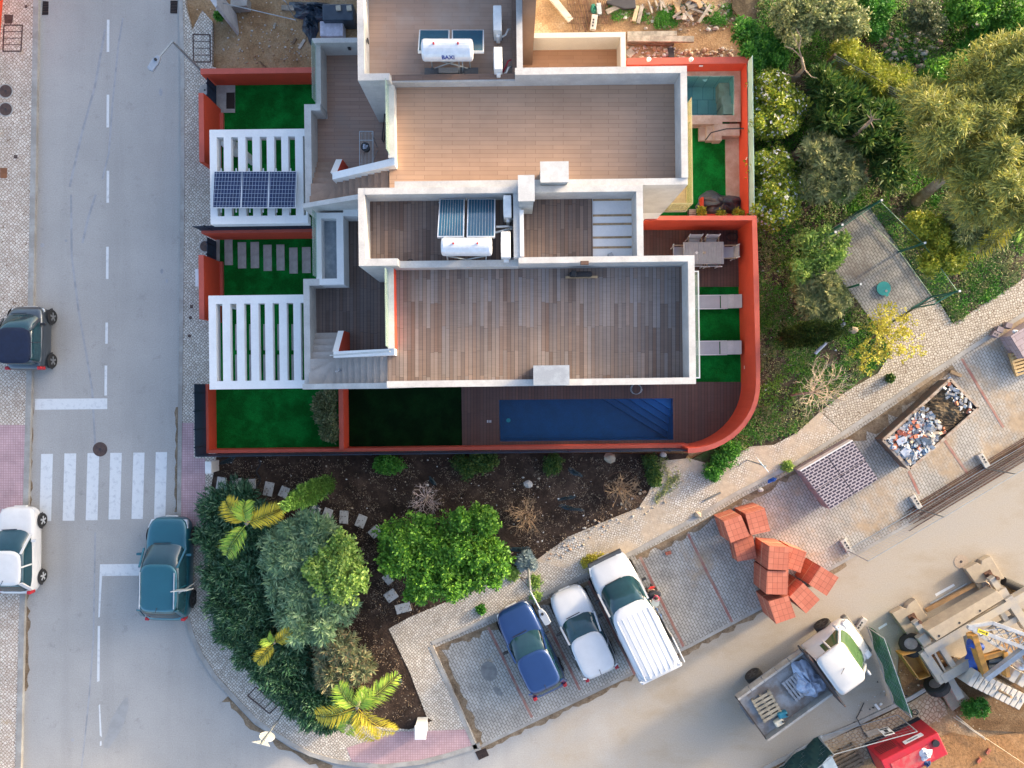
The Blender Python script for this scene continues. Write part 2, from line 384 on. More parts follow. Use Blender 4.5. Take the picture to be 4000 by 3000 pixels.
gm = soil('orange_soil', [(0.26, 0.15, 0.075), (0.38, 0.245, 0.13), (0.47, 0.34, 0.215)], 0.8, 14, speck=(0.55, 0.47, 0.38), speck_at=0.72, patch=(0.33, 0.27, 0.21), patch_at=(0.58, 0.72))
m = MB(); _h = [(-0.7, -2.6, 6.9, -0.4), (6.6, 10.9, 9.3, 13.0)]         # the sheet is open where the two pools are dug in
_xs = sorted({-400, 400}|{q for h in _h for q in (h[0], h[2])}); _ys = sorted({-400, 400}|{q for h in _h for q in (h[1], h[3])})
for x0, x1 in zip(_xs, _xs[1:]):
    for y0, y1 in zip(_ys, _ys[1:]):
        if not any(h[0] <= x0 and x1 <= h[2] and h[1] <= y0 and y1 <= h[3] for h in _h): m.sheet([(x0, y0), (x1, y0), (x1, y1), (x0, y1)], -0.06)
struct(m, 'ground', gm)
RE = [(696, -500), (698, 0), (705, 300), (705, 750), (697, 1500), (692, 1900), (690, 2150), (700, 2320), (723, 2417), (741, 2485), (778, 2566), (827, 2643), (886, 2710), (993, 2822), (1057, 2869), (1142, 2919), (1210, 2955), (1305, 2982), (1387, 2996), (1500, 3003), (1640, 2988), (1749, 2960), (1878, 2920)]
LE = [(156, -500), (150, 0), (138, 750), (123, 1500), (112, 1900), (95, 2420), (81, 3000), (72, 3500)]
PS = [(1878, 2920), (2700, 2524), (2971, 2380), (3301, 2194), (4000, 1790), (4700, 1385)]
PK = [(1868, 2926), (1690, 2520), (2067, 2359), (2306, 2249), (2495, 2155), (2707, 2038), (2883, 1934), (3114, 1816), (3300, 1699), (3588, 1500), (3859, 1327), (4000, 1238), (4700, 800)]
rsouth = [(4700, 2080), (4000, 2460), (3640, 2690), (3280, 2872), (2990, 3010), (2600, 3250), (2300, 3500)]
m = MB(); m.sheet(gl(RE+PS[1:]+rsouth+LE[::-1]), 0.0); struct(m, 'road', asphalt_mat())
# painted markings
mk = M('road_paint', (0.70, 0.71, 0.70), 0.7, scale=5, col2=(0.52, 0.53, 0.54), patch=(0.30, 0.48), fine=0.08)
m = MB()
def mark(q): m.sheet(gl(q), 0.004)
for x, y0, y1 in ((423, 77, 203), (422, 370, 498), (422, 667, 792), (420, 964, 1090), (417, 1260, 1343), (414, 1428, 1545)):
    mark([(x-5, y0), (x+5, y0), (x+4, y1), (x-6, y1)])
mark([(137, 1558), (412, 1556), (419, 1556), (419, 1598), (137, 1601)])
for xa, xb, ya, yb in ((161, 207, 1773, 2035), (252, 298, 1771, 2034), (342, 388, 1770, 2032), (431, 476, 1769, 2029), (521, 565, 1768, 2027), (609, 653, 1766, 2025)):
    mark([(xa, ya), (xb, ya), (xb-7, yb), (xa-7, yb)])
mark([(391, 2204), (590, 2202), (590, 2248), (389, 2250)])
mark([(389, 2250), (399, 2250), (390, 2410), (384, 2412)]); mark([(382, 2445), (391, 2445), (389, 2660), (379, 2664)])
mark([(386, 2755), (391, 2750), (398, 2880), (390, 2872)]); mark([(391, 2895), (397, 2895), (397, 2912), (390, 2914)])
mark([(3430, 2452), (3462, 2432), (3466, 2440), (3434, 2460)]); mark([(3652, 2320), (3725, 2280), (3730, 2288), (3657, 2330)])
struct(m, 'road_markings', mk)
stain = M('tyre_marks', (0.28, 0.285, 0.295), 0.85, scale=2, col2=(0.36, 0.365, 0.375), patch=(0.45, 0.6))
m = MB()
def streak(pts, w):
    P = [g(x, y, 0.002) for x, y in pts]
    for a, b in zip(P, P[1:]):
        d = (b-a).normalized(); s = Vector((-d.y, d.x, 0))*w/2
        m.add([a-s, a+s, b+s, b-s], [(0, 1, 2, 3)])
streak([(411, 115), (370, 340), (320, 520), (290, 650), (272, 730)], 0.10); streak([(480, 70), (462, 180), (440, 400), (425, 600), (400, 700)], 0.08)
streak([(374, 760), (345, 850), (322, 950)], 0.10); streak([(278, 760), (280, 1000), (305, 1200), (340, 1400), (360, 1520), (372, 1740)], 0.09)
streak([(372, 2080), (365, 2500), (350, 2700), (332, 2880), (318, 3000)], 0.07)
m.disc(g(165, 958, 0.002), 0.09, 0.001, 9); m.disc(g(258, 940, 0.002), 0.06, 0.001, 9); m.disc(g(632, 1060, 0.002), 0.11, 0.001, 9, 0.6); m.disc(g(652, 1097, 0.002), 0.09, 0.001, 9, 0.6); m.disc(g(628, 360, 0.002), 0.16, 0.001, 11, 0.5); m.disc(g(284, 2890, 0.002), 0.08, 0.001, 9)
struct(m, 'tyre_marks', stain)
m = MB(); m.sheet(gl([(500, 2722), (503, 2760), (490, 2810), (470, 2860), (440, 2900), (425, 2924), (405, 2920), (404, 2900), (424, 2850), (432, 2815), (460, 2765), (485, 2730)]), 0.003)
struct(m, 'damp_patch', M('damp_asphalt', (0.31, 0.305, 0.29), 0.6, scale=3, col2=(0.35, 0.345, 0.335)))
dirt = soil('gutter_dirt', [(0.15, 0.105, 0.065), (0.24, 0.175, 0.115), (0.36, 0.28, 0.19)], 2.2, 16)
def strip(path, w, z0, z1, mt, name, side=1, jit=0.0, label=None, rnd=random.Random(3)):
    P = [g(x, y, z1) for x, y in path]
    if jit:
        Q = []
        for a, b in zip(P, P[1:]):
            k = max(1, int((b-a).length/0.22)); Q += [a.lerp(b, i/k) for i in range(k)]
        P = Q+[P[-1]]
    vs, n = [], len(P)
    for i, p in enumerate(P):
        d = (P[min(i+1, n-1)]-P[max(i-1, 0)]).normalized(); s = Vector((-d.y, d.x, 0))*side*(w+rnd.uniform(-jit, jit)*w)
        vs += [(p.x, p.y), (p.x+s.x, p.y+s.y)]
    mb = MB()
    for i in range(n-1):
        mb.prism([vs[2*i], vs[2*i+1], vs[2*i+3], vs[2*i+2]], z0, z1)
    return struct(mb, name, mt)
kerbm = M('kerb_stone', (0.40, 0.385, 0.355), 0.85, scale=1.2, col2=(0.30, 0.28, 0.25), bmp=0.15)
strip(RE[:9], 0.17, -0.05, 0.135, kerbm, 'kerb', 1); strip(RE[8:], 0.19, -0.05, 0.135, kerbm, 'kerb', 1)
strip(LE, 0.22, -0.05, 0.135, kerbm, 'kerb', -1); strip(PK[:2], 0.17, -0.05, 0.135, kerbm, 'kerb', 1); strip(PK[1:], 0.17, -0.05, 0.135, kerbm, 'kerb', 1)
strip([(x+1, y+2) for x, y in PS], 0.12, -0.04, 0.025, kerbm, 'parking_edge', 1)
for pth, w in (([(112, 1590), (108, 1950), (96, 2300)], 0.14), ([(95, 2240), (88, 2700)], 0.2), ([(695, 1590), (692, 2000)], 0.1)):
    strip(pth, w, -0.01, 0.0055, dirt, 'gutter_dirt', 1 if pth[0][0] < 300 else -1, 0.5)
strip([(1700, 2530), (1770, 2690), (1870, 2915)], 0.28, -0.01, 0.024, dirt, 'gutter_dirt', 1, 0.5)
strip([(1720, 2520), (1900, 2445), (2080, 2365), (2320, 2258)], 0.24, -0.01, 0.0245, dirt, 'gutter_dirt', -1, 0.7)
strip([(2480, 2172), (2720, 2048), (2900, 1942), (3120, 1832)], 0.2, -0.01, 0.0245, dirt, 'gutter_dirt', -1, 0.7)
strip([(3130, 1822), (3320, 1702), (3600, 1510), (3720, 1425)], 0.4, -0.01, 0.0245, dirt, 'gutter_dirt', -1, 0.6)
strip([(890, 2720), (993, 2830), (1142, 2927), (1300, 2990)], 0.24, -0.01, 0.006, dirt, 'gutter_dirt', -1, 0.7)
strip([(x, y+3) for x, y in PS[:4]], 0.16, -0.01, 0.006, dirt, 'gutter_dirt', -1, 0.6)
# pavements
cob = cobble('cobble_limestone', (0.53, 0.465, 0.38), (0.73, 0.67, 0.575), (0.15, 0.12, 0.095), 10.0, jw=0.08)
cobL = cobble('cobble_warm', (0.56, 0.46, 0.37), (0.74, 0.66, 0.56), (0.20, 0.13, 0.085), 9.0, sand=(0.50, 0.36, 0.22), sand_lo=0.60, sand_hi=0.72, sscale=0.9, jw=0.07)
cobB = cobble('cobble_sandy', (0.52, 0.47, 0.40), (0.74, 0.70, 0.63), (0.17, 0.13, 0.09), 10.5, R(20), 0.65, sand=(0.52, 0.42, 0.31), sand_lo=0.40, sand_hi=0.56, sscale=0.55, jw=0.09)
m = MB(); m.prism(gl([(-700, -500)]+[(x-3, y) for x, y in LE]+[(-700, 3500)], 0.12), -0.05, 0.12); struct(m, 'pavement', cobL)
m = MB(); m.prism(gl([(700, -500), (725, 20), (750, 118), (790, 40), (830, 85), (828, 260), (845, 265), (845, 1780), (810, 1990), (815, 2250), (840, 2400), (900, 2520), (1000, 2640), (1150, 2760), (1350, 2830), (1600, 2850), (1690, 2816), (1667, 2801), (1600, 2625), (1518, 2456), (1600, 2411), (1784, 2334), (1948, 2257), (2090, 2190), (2306, 2247), (2067, 2357), (1690, 2518), (1866, 2924)]+[(x+2, y-2) for x, y in RE[::-1][:-2]], 0.12), -0.05, 0.12); struct(m, 'pavement', cob)
m = MB(); m.prism(gl([(2306, 2247), (2092, 2190), (2178, 2128), (2223, 2096), (2359, 2038), (2495, 1983), (2530, 1930), (2590, 1800), (2690, 1790), (2780, 1815), (2865, 1780), (2933, 1744), (3023, 1738), (3114, 1690), (3204, 1608), (3300, 1697), (3114, 1814), (2883, 1932), (2707, 2036), (2495, 2153)], 0.12), -0.05, 0.12); struct(m, 'pavement', cobB)
m = MB(); m.prism(gl([(3302, 1697), (3206, 1606), (3312, 1526), (3429, 1458), (3480, 1380), (3440, 1290), (3560, 1215), (3645, 1160), (3674, 1188), (3723, 1265), (4000, 1088), (4700, 640), (4700, 798), (4000, 1236), (3859, 1325), (3588, 1498)], 0.12), -0.05, 0.12)
struct(m, 'pavement', cobble('cobble_cream', (0.47, 0.41, 0.325), (0.62, 0.56, 0.46), (0.17, 0.125, 0.085), 9.5, R(75), 0.6, jw=0.085))
pink = grid_tex('pink_tactile', (0.50, 0.33, 0.335), (0.40, 0.24, 0.25), 0.1, 0.1, 0.012, c2=(0.545, 0.375, 0.375), rough=0.85)
for q in ([(703, 1652), (757, 1652), (757, 1790), (802, 1790), (802, 2137), (691, 2137)], [(-300, 1660), (101, 1660), (92, 2010), (-300, 2010)], [(1353, 2921), (1558, 2858), (1834, 2849), (1862, 2920), (1749, 2948), (1640, 2976), (1500, 2990), (1378, 2984)]):
    m = MB(); m.sheet(gl(q, 0.125), 0.125); struct(m, 'tactile_paving', pink)
pav = paver_mat('grey_pavers', R(61), (0.40, 0.375, 0.33), (0.47, 0.445, 0.40), (0.17, 0.145, 0.115), SAND, 3.0, 34.0, 0.60)
m = MB(); m.sheet(gl(PK+PS[::-1], 0.02), 0.02); struct(m, 'parking_bay', pav)
redl = M('red_paver_line', (0.33, 0.135, 0.11), 0.85, scale=2.5, col2=(0.36, 0.24, 0.18), patch=(0.35, 0.6), bmp=0.1)
m = MB()
for a, b in (((1907, 2450), (2078, 2803)), ((2135, 2425), (2265, 2695)), ((2300, 2270), (2480, 2635)), ((2500, 2175), (2670, 2525)), ((2687, 2085), (2860, 2430)), ((3757, 1402), (3920, 1670)), ((3690, 1720), (3780, 1850)), ((3550, 1840), (3590, 1930))):
    A, B = g(*a, 0.026), g(*b, 0.026); d = (B-A).normalized(); s = Vector((-d.y, d.x, 0))*0.055
    m.add([A-s, A+s, B+s, B-s], [(0, 1, 2, 3)])
struct(m, 'bay_lines', redl)
m = MB(); m.disc(g(1910, 2622, 0.0255), 0.42, 0.001, 13, 0.8, 0.3); m.disc(g(1945, 2700, 0.0255), 0.25, 0.001, 11, 0.5, 0.8); struct(m, 'oil_stain', M('oil_stain', (0.17, 0.16, 0.15), 0.6, scale=3, col2=(0.25, 0.24, 0.22)))
# beds and open ground
mulch = soil('dark_mulch', [(0.024, 0.015, 0.011), (0.05, 0.032, 0.023), (0.105, 0.068, 0.048)], 1.4, 16, speck=(0.26, 0.22, 0.17), speck_at=0.70, patch=(0.12, 0.085, 0.055), patch_at=(0.58, 0.74))
m = MB(); m.prism(gl([(805, 1772), (2690, 1772), (2640, 1850), (2550, 2010), (2380, 2080), (2150, 2180), (1960, 2280), (1560, 2470), (1610, 2580), (1720, 2830), (1600, 2872), (1340, 2852), (1130, 2780), (980, 2660), (880, 2540), (822, 2410), (797, 2255), (795, 1990)], 0.10), -0.05, 0.10); struct(m, 'planting_bed', mulch)
wild = soil('wild_soil', [(0.04, 0.032, 0.022), (0.09, 0.07, 0.045), (0.18, 0.145, 0.095)], 1.1, 14, speck=(0.36, 0.30, 0.22), speck_at=0.70, patch=(0.05, 0.095, 0.022), patch_at=(0.50, 0.62))
m = MB(); m.prism(gl([(2930, 215), (2965, 150), (2905, 90), (2860, 30), (2870, -500), (4800, -500), (4800, 640), (4000, 1120), (3723, 1300), (3500, 1440), (3300, 1600), (3150, 1700), (2950, 1790), (2760, 1880), (2690, 1800), (2880, 1700), (2960, 1520), (2960, 830), (2930, 830)], 0.09), -0.05, 0.09); struct(m, 'wild_ground', wild)
m = MB(); m.prism(gl([(3389, 798), (3642, 1155), (3432, 1285), (3172, 945)], 0.135), -0.05, 0.135); struct(m, 'enclosure_paving', paver_mat('enclosure_pavers', R(58), (0.33, 0.325, 0.30), (0.40, 0.385, 0.355), (0.13, 0.12, 0.10), (0.20, 0.165, 0.14), -200, 300, 0.66))
mud = soil('orange_mud', [(0.30, 0.155, 0.065), (0.36, 0.195, 0.085), (0.41, 0.235, 0.115)], 0.5, 9)
m = MB(); m.sheet(gl([(3540, 3300), (3600, 2910), (3720, 2862), (3830, 2885), (4150, 2830), (4600, 2800), (4600, 3300)], -0.03), -0.03); struct(m, 'mud', mud)
m = MB(); m.sheet(gl([(3510, 2560), (3560, 2490), (3700, 2560), (3900, 2600), (4300, 2400), (4300, 2860), (3960, 2860), (3800, 2850), (3640, 2690), (3500, 2740)], 0.008), 0.008)
struct(m, 'site_soil', soil('brown_site_soil', [(0.10, 0.055, 0.025), (0.17, 0.10, 0.05), (0.24, 0.16, 0.09)], 1.2, 15, speck=(0.4, 0.33, 0.25)))
m = MB(); m.prism(gl([(2960, 3040), (3200, 2910), (3350, 2843), (3560, 2742), (3640, 2692), (3690, 2745), (3702, 2790), (3560, 2872), (3330, 3000), (3150, 3120)], 0.03), -0.05, 0.03); struct(m, 'pavement', cobble('cobble_brown', (0.42, 0.31, 0.20), (0.52, 0.41, 0.28), (0.22, 0.14, 0.08), 6.0, R(35), 0.6, sand=(0.40, 0.27, 0.15), sand_lo=0.5, sand_hi=0.62, sscale=0.9))
strip([(2950, 3030), (3200, 2900), (3350, 2835), (3560, 2736), (3650, 2682)], 0.16, -0.05, 0.05, kerbm, 'kerb', 1)
# ================================================================ THE TWO VILLAS
ZT, ZD, ZP, ZL = 3.2, 6.03, 6.9, 6.5
def villa_stairs(root, dx, dy, mt, nm='stair'):
    """steps from the first terrace up to the roof deck (local frame)"""
    m = MB(); rs = (ZD-ZT)/16
    ys = [1.97, 1.73, 1.49, 1.24, 0.99]
    xw, xe = -7.22, -6.16
    for i in range(4): m.lbox(xw+dx, ys[i+1]+dy, xe+dx, ys[i]+dy, ZT-0.05, ZT+rs*(i+1))
    zc = ZT+rs*4
    c = (xe+dx, ys[4]+dy); S = 0.09+dy
    quads = [[(xw+dx, c[1]), c, (xw+dx, c[1]-0.50)], [(xw+dx, c[1]-0.50), c, (xe+dx-0.52, S), (xw+dx, S)], [c, (xe+dx, S), (xe+dx-0.52, S)]]
    for i, q in enumerate(quads): m.prism([tow(*p) for p in q], ZT-0.05, zc+rs*(i+1))
    z = zc+rs*3; x = xe+dx
    for i in range(8):
        m.lbox(x, S, x+0.253, ys[4]+dy, ZT-0.05, z+rs*(i+1)+ (0 if i < 7 else -0.004)); x += 0.253
    return m.build(nm, mt, root), x
def bulk(m, r, z0, z1, ins=0.01): m.lbox(r[0]+ins, r[1]+ins, r[2]-ins, r[3]-ins, z0, z1)
# ---------------------------------------------------------------- south villa (the nearer one, dark boards)
vs_ = thing('villa', 'white modern villa with dark weathered board roof terraces and solar tank deck', 'house', g(1900, 1250, 0), 'white semi-detached villas')
BS = rect((1398, 735), (2515, 1059), ZP)               # upper roof deck with the water heater
MS = rect((1511, 1012), (2719, 1503), ZP)              # main roof terrace
MS = (-4.02, -0.07, MS[2], MS[3]-0.0); 
yb0 = MS[3]-0.21
m = MB()
bulk(m, (MS[0], MS[1], MS[2], MS[3]), 0.0, ZD-0.06)
m.lbox(BS[0]+.01, MS[3]-0.005, BS[2]-.01, BS[3]-.01, 0.0, ZD-0.06)
m.lbox(BS[0]+.01, MS[3]-0.19, MS[0]+0.01, MS[3]-0.005, 0.0, ZL-0.02)
m.lbox(-7.44, 0.0, MS[0]+0.01, 3.7, 0.0, ZT-0.05); m.lbox(-7.04, 3.7, BS[0]+0.02, BS[3]-0.4, 0.0, ZT-0.05)
m.lbox(-7.04, BS[3]-0.4, BS[0]+0.02, BS[3]-0.02, 0.0, ZT-0.05)
wallS = m.build('wall', white, vs_)
m = MB()
t = 0.21
# ring around the upper deck and around the main terrace
m.lbox(BS[0], MS[3]-0.21, BS[0]+t, BS[3], ZT-0.3, ZP); m.lbox(BS[0]+t, BS[3]-t, BS[2], BS[3], ZD-0.4, ZP+0.004)
m.lbox(BS[2]-t, MS[3], BS[2], BS[3]-t, ZT-0.3, ZP)
dvx = toloc(*g(2006, 900, ZP)[:2])[0]
m.lbox(dvx, MS[3], dvx+0.26, BS[3]-t, ZD-0.4, ZP-0.03)
m.lbox(BS[0]+t, MS[3]-0.21, MS[0]+0.42, MS[3]+0.02, ZT-0.3, ZP-0.003)
xm = toloc(*g(2026, 1030, ZP)[:2])[0]
m.lbox(MS[0]+0.42, MS[3]-0.22, xm, MS[3], ZD-0.4, ZL); m.lbox(xm, MS[3]-0.19, MS[2], MS[3]+0.004, ZD-0.4, ZP)
m.lbox(MS[2]-t, MS[1]+t, MS[2], MS[3]-0.19, ZT, ZP+0.0)
m.lbox(MS[0]+0.02, MS[1], MS[2], MS[1]+t, ZT, ZP-0.002)
m.lbox(MS[0], 1.2, MS[0]+0.22, MS[3]-0.21, ZT-0.1, ZL)
m.lslope(-7.44, -0.10, MS[0]+0.02, 0.09, 0.0, 4.3, ZL, 'x')
# first-floor terrace edge
m.lbox(-7.44, 0.09, -7.22, 3.62, 0.0, 4.06); m.lbox(-7.44, 3.62, -6.86, 3.86, 0.0, 4.06)
m.build('parapet', coping, vs_)
m = MB(); PL = (-6.97, 3.64, -5.98, 6.22)
m.lbox(PL[0], 3.86, PL[0]+0.2, PL[3], 0, 4.06); m.lbox(PL[2]-0.25, PL[1]+0.22, PL[2], PL[3], ZT-0.1, 4.06); m.lbox(PL[0]+0.2, PL[3]-0.2, PL[2]-0.25, PL[3], ZT-0.1, 4.06); m.lbox(-6.86, PL[1], PL[2], PL[1]+0.22, ZT-0.1, 4.06)
m.lbox(PL[2], PL[3]-0.12, BS[0], PL[3]+0.1, ZT-0.1, 4.06)
lw = m.build('light_well', white, vs_)
m = MB(); m.lbox(PL[0]+0.2, PL[1]+0.22, PL[2]-0.25, PL[3]-0.2, 3.3, 3.62); m.build('basin_floor', M('wet_concrete', (0.30, 0.34, 0.36), 0.35, scale=2.5, col2=(0.20, 0.24, 0.27)), lw)
m = MB(); m.lbox(BS[0]+t, MS[3]+0.002, dvx, BS[3]-t, ZD-0.06, ZD); m.lbox(dvx+0.26, MS[3]+0.006, toloc(*g(2315, 900, ZD)[:2])[0], BS[3]-t, ZD-0.06, ZD)
m.build('upper_deck', boards('heater_deck', (0.13, 0.085, 0.065), (0.225, 0.165, 0.135), (0.014, 0.01, 0.009), 1.62, 0.127, R(90), 0.007), vs_)
m = MB(); m.lbox(MS[0]+0.22, 1.2, MS[2]-t, MS[3]-0.222, ZD-0.06, ZD); m.lbox(MS[0]-0.1, MS[1]+t, MS[2]-t, 1.2, ZD-0.06, ZD); m.build('roof_deck', deckS, vs_)
jx = toloc(*g(2315, 900, ZD)[:2])[0]
m = MB(); m.lbox(jx, MS[3]+0.006, BS[2]-t, BS[3]-t, ZD-0.3, ZD-0.1); m.build('bare_screed', M('bare_screed', (0.52, 0.54, 0.56), 0.8, scale=1.5, col2=(0.40, 0.38, 0.34), patch=(0.25, 0.5)), vs_)
for y in (781, 842, 876, 928, 967):
    a = toloc(*g(2316, y, ZD-0.05)[:2]); b = toloc(*g(2467, y, ZD-0.05)[:2])
    m = MB(); m.lbox(a[0], a[1]-0.035, b[0], a[1]+0.035, ZD-0.099, ZD-0.045); m.build('joist', wood, vs_)
m = MB(); m.lbox(-7.22, 0.09, MS[0], 3.62, ZT-0.05, ZT); m.lbox(-6.86, 3.62, MS[0], 3.645, ZT-0.05, ZT); m.lbox(PL[2], 3.645, MS[0]-.003, MS[3]-.2, ZT-0.05, ZT); m.lbox(PL[2], MS[3]-.2, BS[0], PL[3]-0.12, ZT-0.05, ZT)
m.build('terrace_deck', deckS2, vs_)
_, xs_ = villa_stairs(vs_, 0.0, 0.0, stepS)
# guard wall beside the stair, with red inner faces
m = MB(); m.lslope(-6.17, 0.985, MS[0]+0.22, 1.2, ZT-0.03, 4.95, ZL+0.003, 'x'); m.lslope(-6.20, 1.2, -6.0, 1.98, ZT-0.03, 4.95, 4.10, 'y')
gw = m.build('stair_wall', white, vs_)
m = MB(); m.lslope(-6.0, 1.21, -5.99, 1.975, ZT, 4.93, 4.09, 'y'); m.build('red_face', redm, gw); m = MB(); m.lbox(MS[0]+0.22, 1.2, MS[0]+0.228, MS[3]-0.23, ZD, ZL-0.02); m.build('red_face', redm, gw)
m = MB(); a, b = tow(-6.25, 1.06), tow(MS[0]+0.1, 1.10); m.tube([(a[0], a[1], 5.1), (b[0], b[1], 6.72)], 0.022, 6); m.build('handrail', steel, gw)
m = MB(); m.lbox(MS[0]+0.03, 1.25, MS[0]+0.05, MS[3]-0.3, ZL-0.05, 7.1); m.build('glass_rail', glassr, vs_)
m = MB(); m.lbox(PL[0]+0.02, 3.9, PL[0]+0.035, PL[3], 4.0, 4.6); m.build('glass_rail', glassr, vs_)
# chimneys
def chimney(root, pa, pb, z0, z1, mt=None):
    r = rect(pa, pb, z1); m = MB(); m.lbox(r[0]+0.03, r[1]+0.03, r[2]-0.03, r[3]-0.03, z0, z1-0.07); c = m.build('chimney', mt or M('chimney_render', (0.36, 0.40, 0.42), 0.8, scale=2), root)
    m = MB(); m.lbox(*r, z1-0.07, z1); m.build('chimney_cap', M('chimney_cap', (0.60, 0.59, 0.575), 0.75, scale=3, col2=(0.50, 0.495, 0.48)) if not mt else mt, c); return c
chimney(vs_, (2023, 684), (2089, 785), ZD, 7.85)
chimney(vs_, (2083, 1428), (2225, 1504), ZD, 7.25, M('grey_zinc', (0.40, 0.43, 0.46), 0.6, scale=2))
# balcony on the garden side
m = MB(); bx = MS[2]; m.lbox(bx-0.05, 0.12, bx+0.87, 3.95, ZT-0.25, ZT); bal = m.build('balcony', white, vs_)
m = MB(); m.lbox(bx+0.80, 0.14, bx+0.815, 3.93, ZT, 4.2); m.build('glass_rail', glassr, bal)
m = MB()
m.lbox(bx+.79, .12, bx+.83, 3.95, 4.2, 4.235); m.lbox(bx+.02, .12, bx+.79, .16, 4.2, 4.235); m.lbox(bx+.02, 3.91, bx+.79, 3.95, 4.2, 4.235); m.build('rail_frame', whitep, bal)
# a lip along the dividing wall
m = MB(); m.lbox(dvx+0.2, MS[3]+0.03, dvx+0.33, BS[3]-t-0.55, ZP-0.03, ZP+0.02); m.build('wall_cap', whitep, vs_)
# pergola
def pergola(root, pa, pb, slots, sy0, sy1, z1, posts):
    r = rect(pa, pb, z1); y0 = toloc(*g(1000, sy1, z1)[:2])[1]; y1 = toloc(*g(1000, sy0, z1)[:2])[1]
    xs = [(toloc(*g(a, (sy0+sy1)/2, z1)[:2])[0], toloc(*g(b, (sy0+sy1)/2, z1)[:2])[0]) for a, b in slots]
    m = MB(); m.lbox(r[0], r[1], r[2]+0.1, y0, z1-0.4, z1); m.lbox(r[0], y1, r[2]+0.1, r[3], z1-0.4, z1)
    m.lbox(r[0], y0, xs[0][0], y1, z1-0.4, z1); fr = m.build('pergola', white, root)
    for i, (a, b) in enumerate(xs):
        e = xs[i+1][0] if i+1 < len(xs) else r[2]+0.1
        if e-b > 0.03: m = MB(); m.lbox(b, y0, e, y1, z1-0.22, z1-0.002); m.build('slat', white, fr)
    for px, py in posts:
        x, y = toloc(*g(px, py, z1-0.4)[:2]); m = MB(); m.lbox(x-0.12, y-0.12, x+0.12, y+0.12, 0, z1-0.4); m.build('post', white, fr)
    return r
pergola(vs_, (814, 1155), (1192, 1517), [(845, 870), (900, 925), (955, 980), (1011, 1036), (1066, 1091), (1121, 1147), (1175, 1189)], 1185, 1487, 2.9, [(838, 1172)])
# ---------------------------------------------------------------- north villa (tan tiled terraces)
vn = thing('villa', 'white modern villa with tan plank-tile roof terraces and open rear balcony', 'house', g(1900, 500, 0), 'white semi-detached villas')
MN = rect((1500, 267), (2690, 737), ZP); MN = (-3.93, BS[3]+0.004, toloc(*g(2686, 500, ZP)[:2])[0], toloc(*g(2300, 262, ZP)[:2])[1])
BN = rect((1398, 100), (2041, 314), ZP); BN = (toloc(*g(1396, 150, ZP)[:2])[0], toloc(*g(1420, 314, ZP)[:2])[1], toloc(*g(2041, 150, ZP)[:2])[0], 13.5)
yN = MN[3]-0.22
m = MB()
bulk(m, MN, 0.0, ZD-0.06)
m.lbox(BN[0]+.01, MN[3]-.005, BN[2]-.01, 32.0, 0, ZD-0.06); m.lbox(BN[0]+.01, BN[1]+.01, MN[0]+.01, MN[3]-.005, 0, ZL-0.1)  # rear body lengthened far out of view to shade the street
m.lbox(-7.33, BS[3]+0.01, MN[0]+.01, 9.9, 0, ZT-0.05); m.lbox(-6.95, 9.9, BN[0]+.01, 12.35, 0, ZT-0.05)
T2 = rect((2086, 129), (2445, 262), 4.15)
m.lbox(BN[2]+0.0, MN[3]-0.01, T2[2]-.01, T2[3]-.01, 0, ZT-0.05)
m.build('wall', white, vn)
m = MB()
m.lbox(BN[0], BN[1], BN[0]+t, 32.0, ZT-0.3, ZP); m.lbox(BN[0]+t, BN[1], MN[0]+0.14, BN[1]+0.22, ZT-.3, ZP-.002); m.lbox(BN[2]-0.19, MN[3], BN[2], 32.0, ZT, ZP)  # long parapets continue unseen, added for the same street shade
m.lbox(BN[0]+t, 13.08+0.35, BN[2]-0.19, 13.08+0.57, ZD-0.3, ZP)
xq = toloc(*g(2012, 300, ZP)[:2])[0]
m.lbox(xq, yN, MN[2], MN[3]+.003, ZT, ZP+.003); m.lbox(MN[2]-t, MN[1]+t, MN[2], yN, ZT-0.2, ZP); m.lbox(MN[0]+0.25, MN[1], MN[2], MN[1]+t, ZT-.2, ZP-0.05)
m.lbox(MN[0]+0.12, yN, xq, MN[3]-0.001, ZD-.3, ZL-.05)
m.lbox(MN[0], 7.40, MN[0]+0.22, BN[1]+0.001, ZT-.1, ZL)
m.lslope(-7.33, MN[1]-0.004, MN[0]+0.25, MN[1]+0.16, ZT-.3, 4.4, 6.3, 'x')
m.lbox(-7.33, MN[1]+0.16, -7.09, 9.9, 0, 4.06); m.lbox(-7.33, 9.9, -6.75, 10.12, 0, 4.06); m.lbox(-6.92, 10.12, -6.72, 12.25, 0, 4.06); m.lbox(-6.98, 12.25, BN[0], 12.42, 0, 4.2)
m.build('parapet', coping, vn)
m = MB(); m.lbox(T2[2]-0.18, MN[3]+.003, T2[2], T2[3]-0.18, ZT-.3, 4.15); m.lbox(BN[2], T2[3]-.18, T2[2], T2[3], ZT-.3, 4.152); m.build('balcony_parapet', M('bounce_warmed_render', (0.68, 0.64, 0.57), .8, var=.02), vn)  # warm light bounced off the floor is put into this colour
m = MB(); m.lbox(BN[2], MN[3]+.003, T2[2]-.18, T2[3]-.18, ZT-.05, ZT); m.build('rear_balcony_deck', planks('sunlit_tile_deck', (0.47, 0.25, 0.14), (0.52, 0.29, 0.165), (0.34, 0.18, 0.10), 0.92, .142, 0, .004, .37, grain=False), vn)  # tan tiles, sunlight painted in as orange
m = MB(); bw0 = toloc(*g(2045, 253, ZT)[:2]); m.lbox(BN[2]+.002, bw0[1], toloc(*g(2079, 253, ZT)[:2])[0], bw0[1]+3.0, ZT, 8.3); m.build('clad_wall', M('brown_cladding', (0.17, 0.105, 0.08), .7, var=.1, scale=1.2), vn)
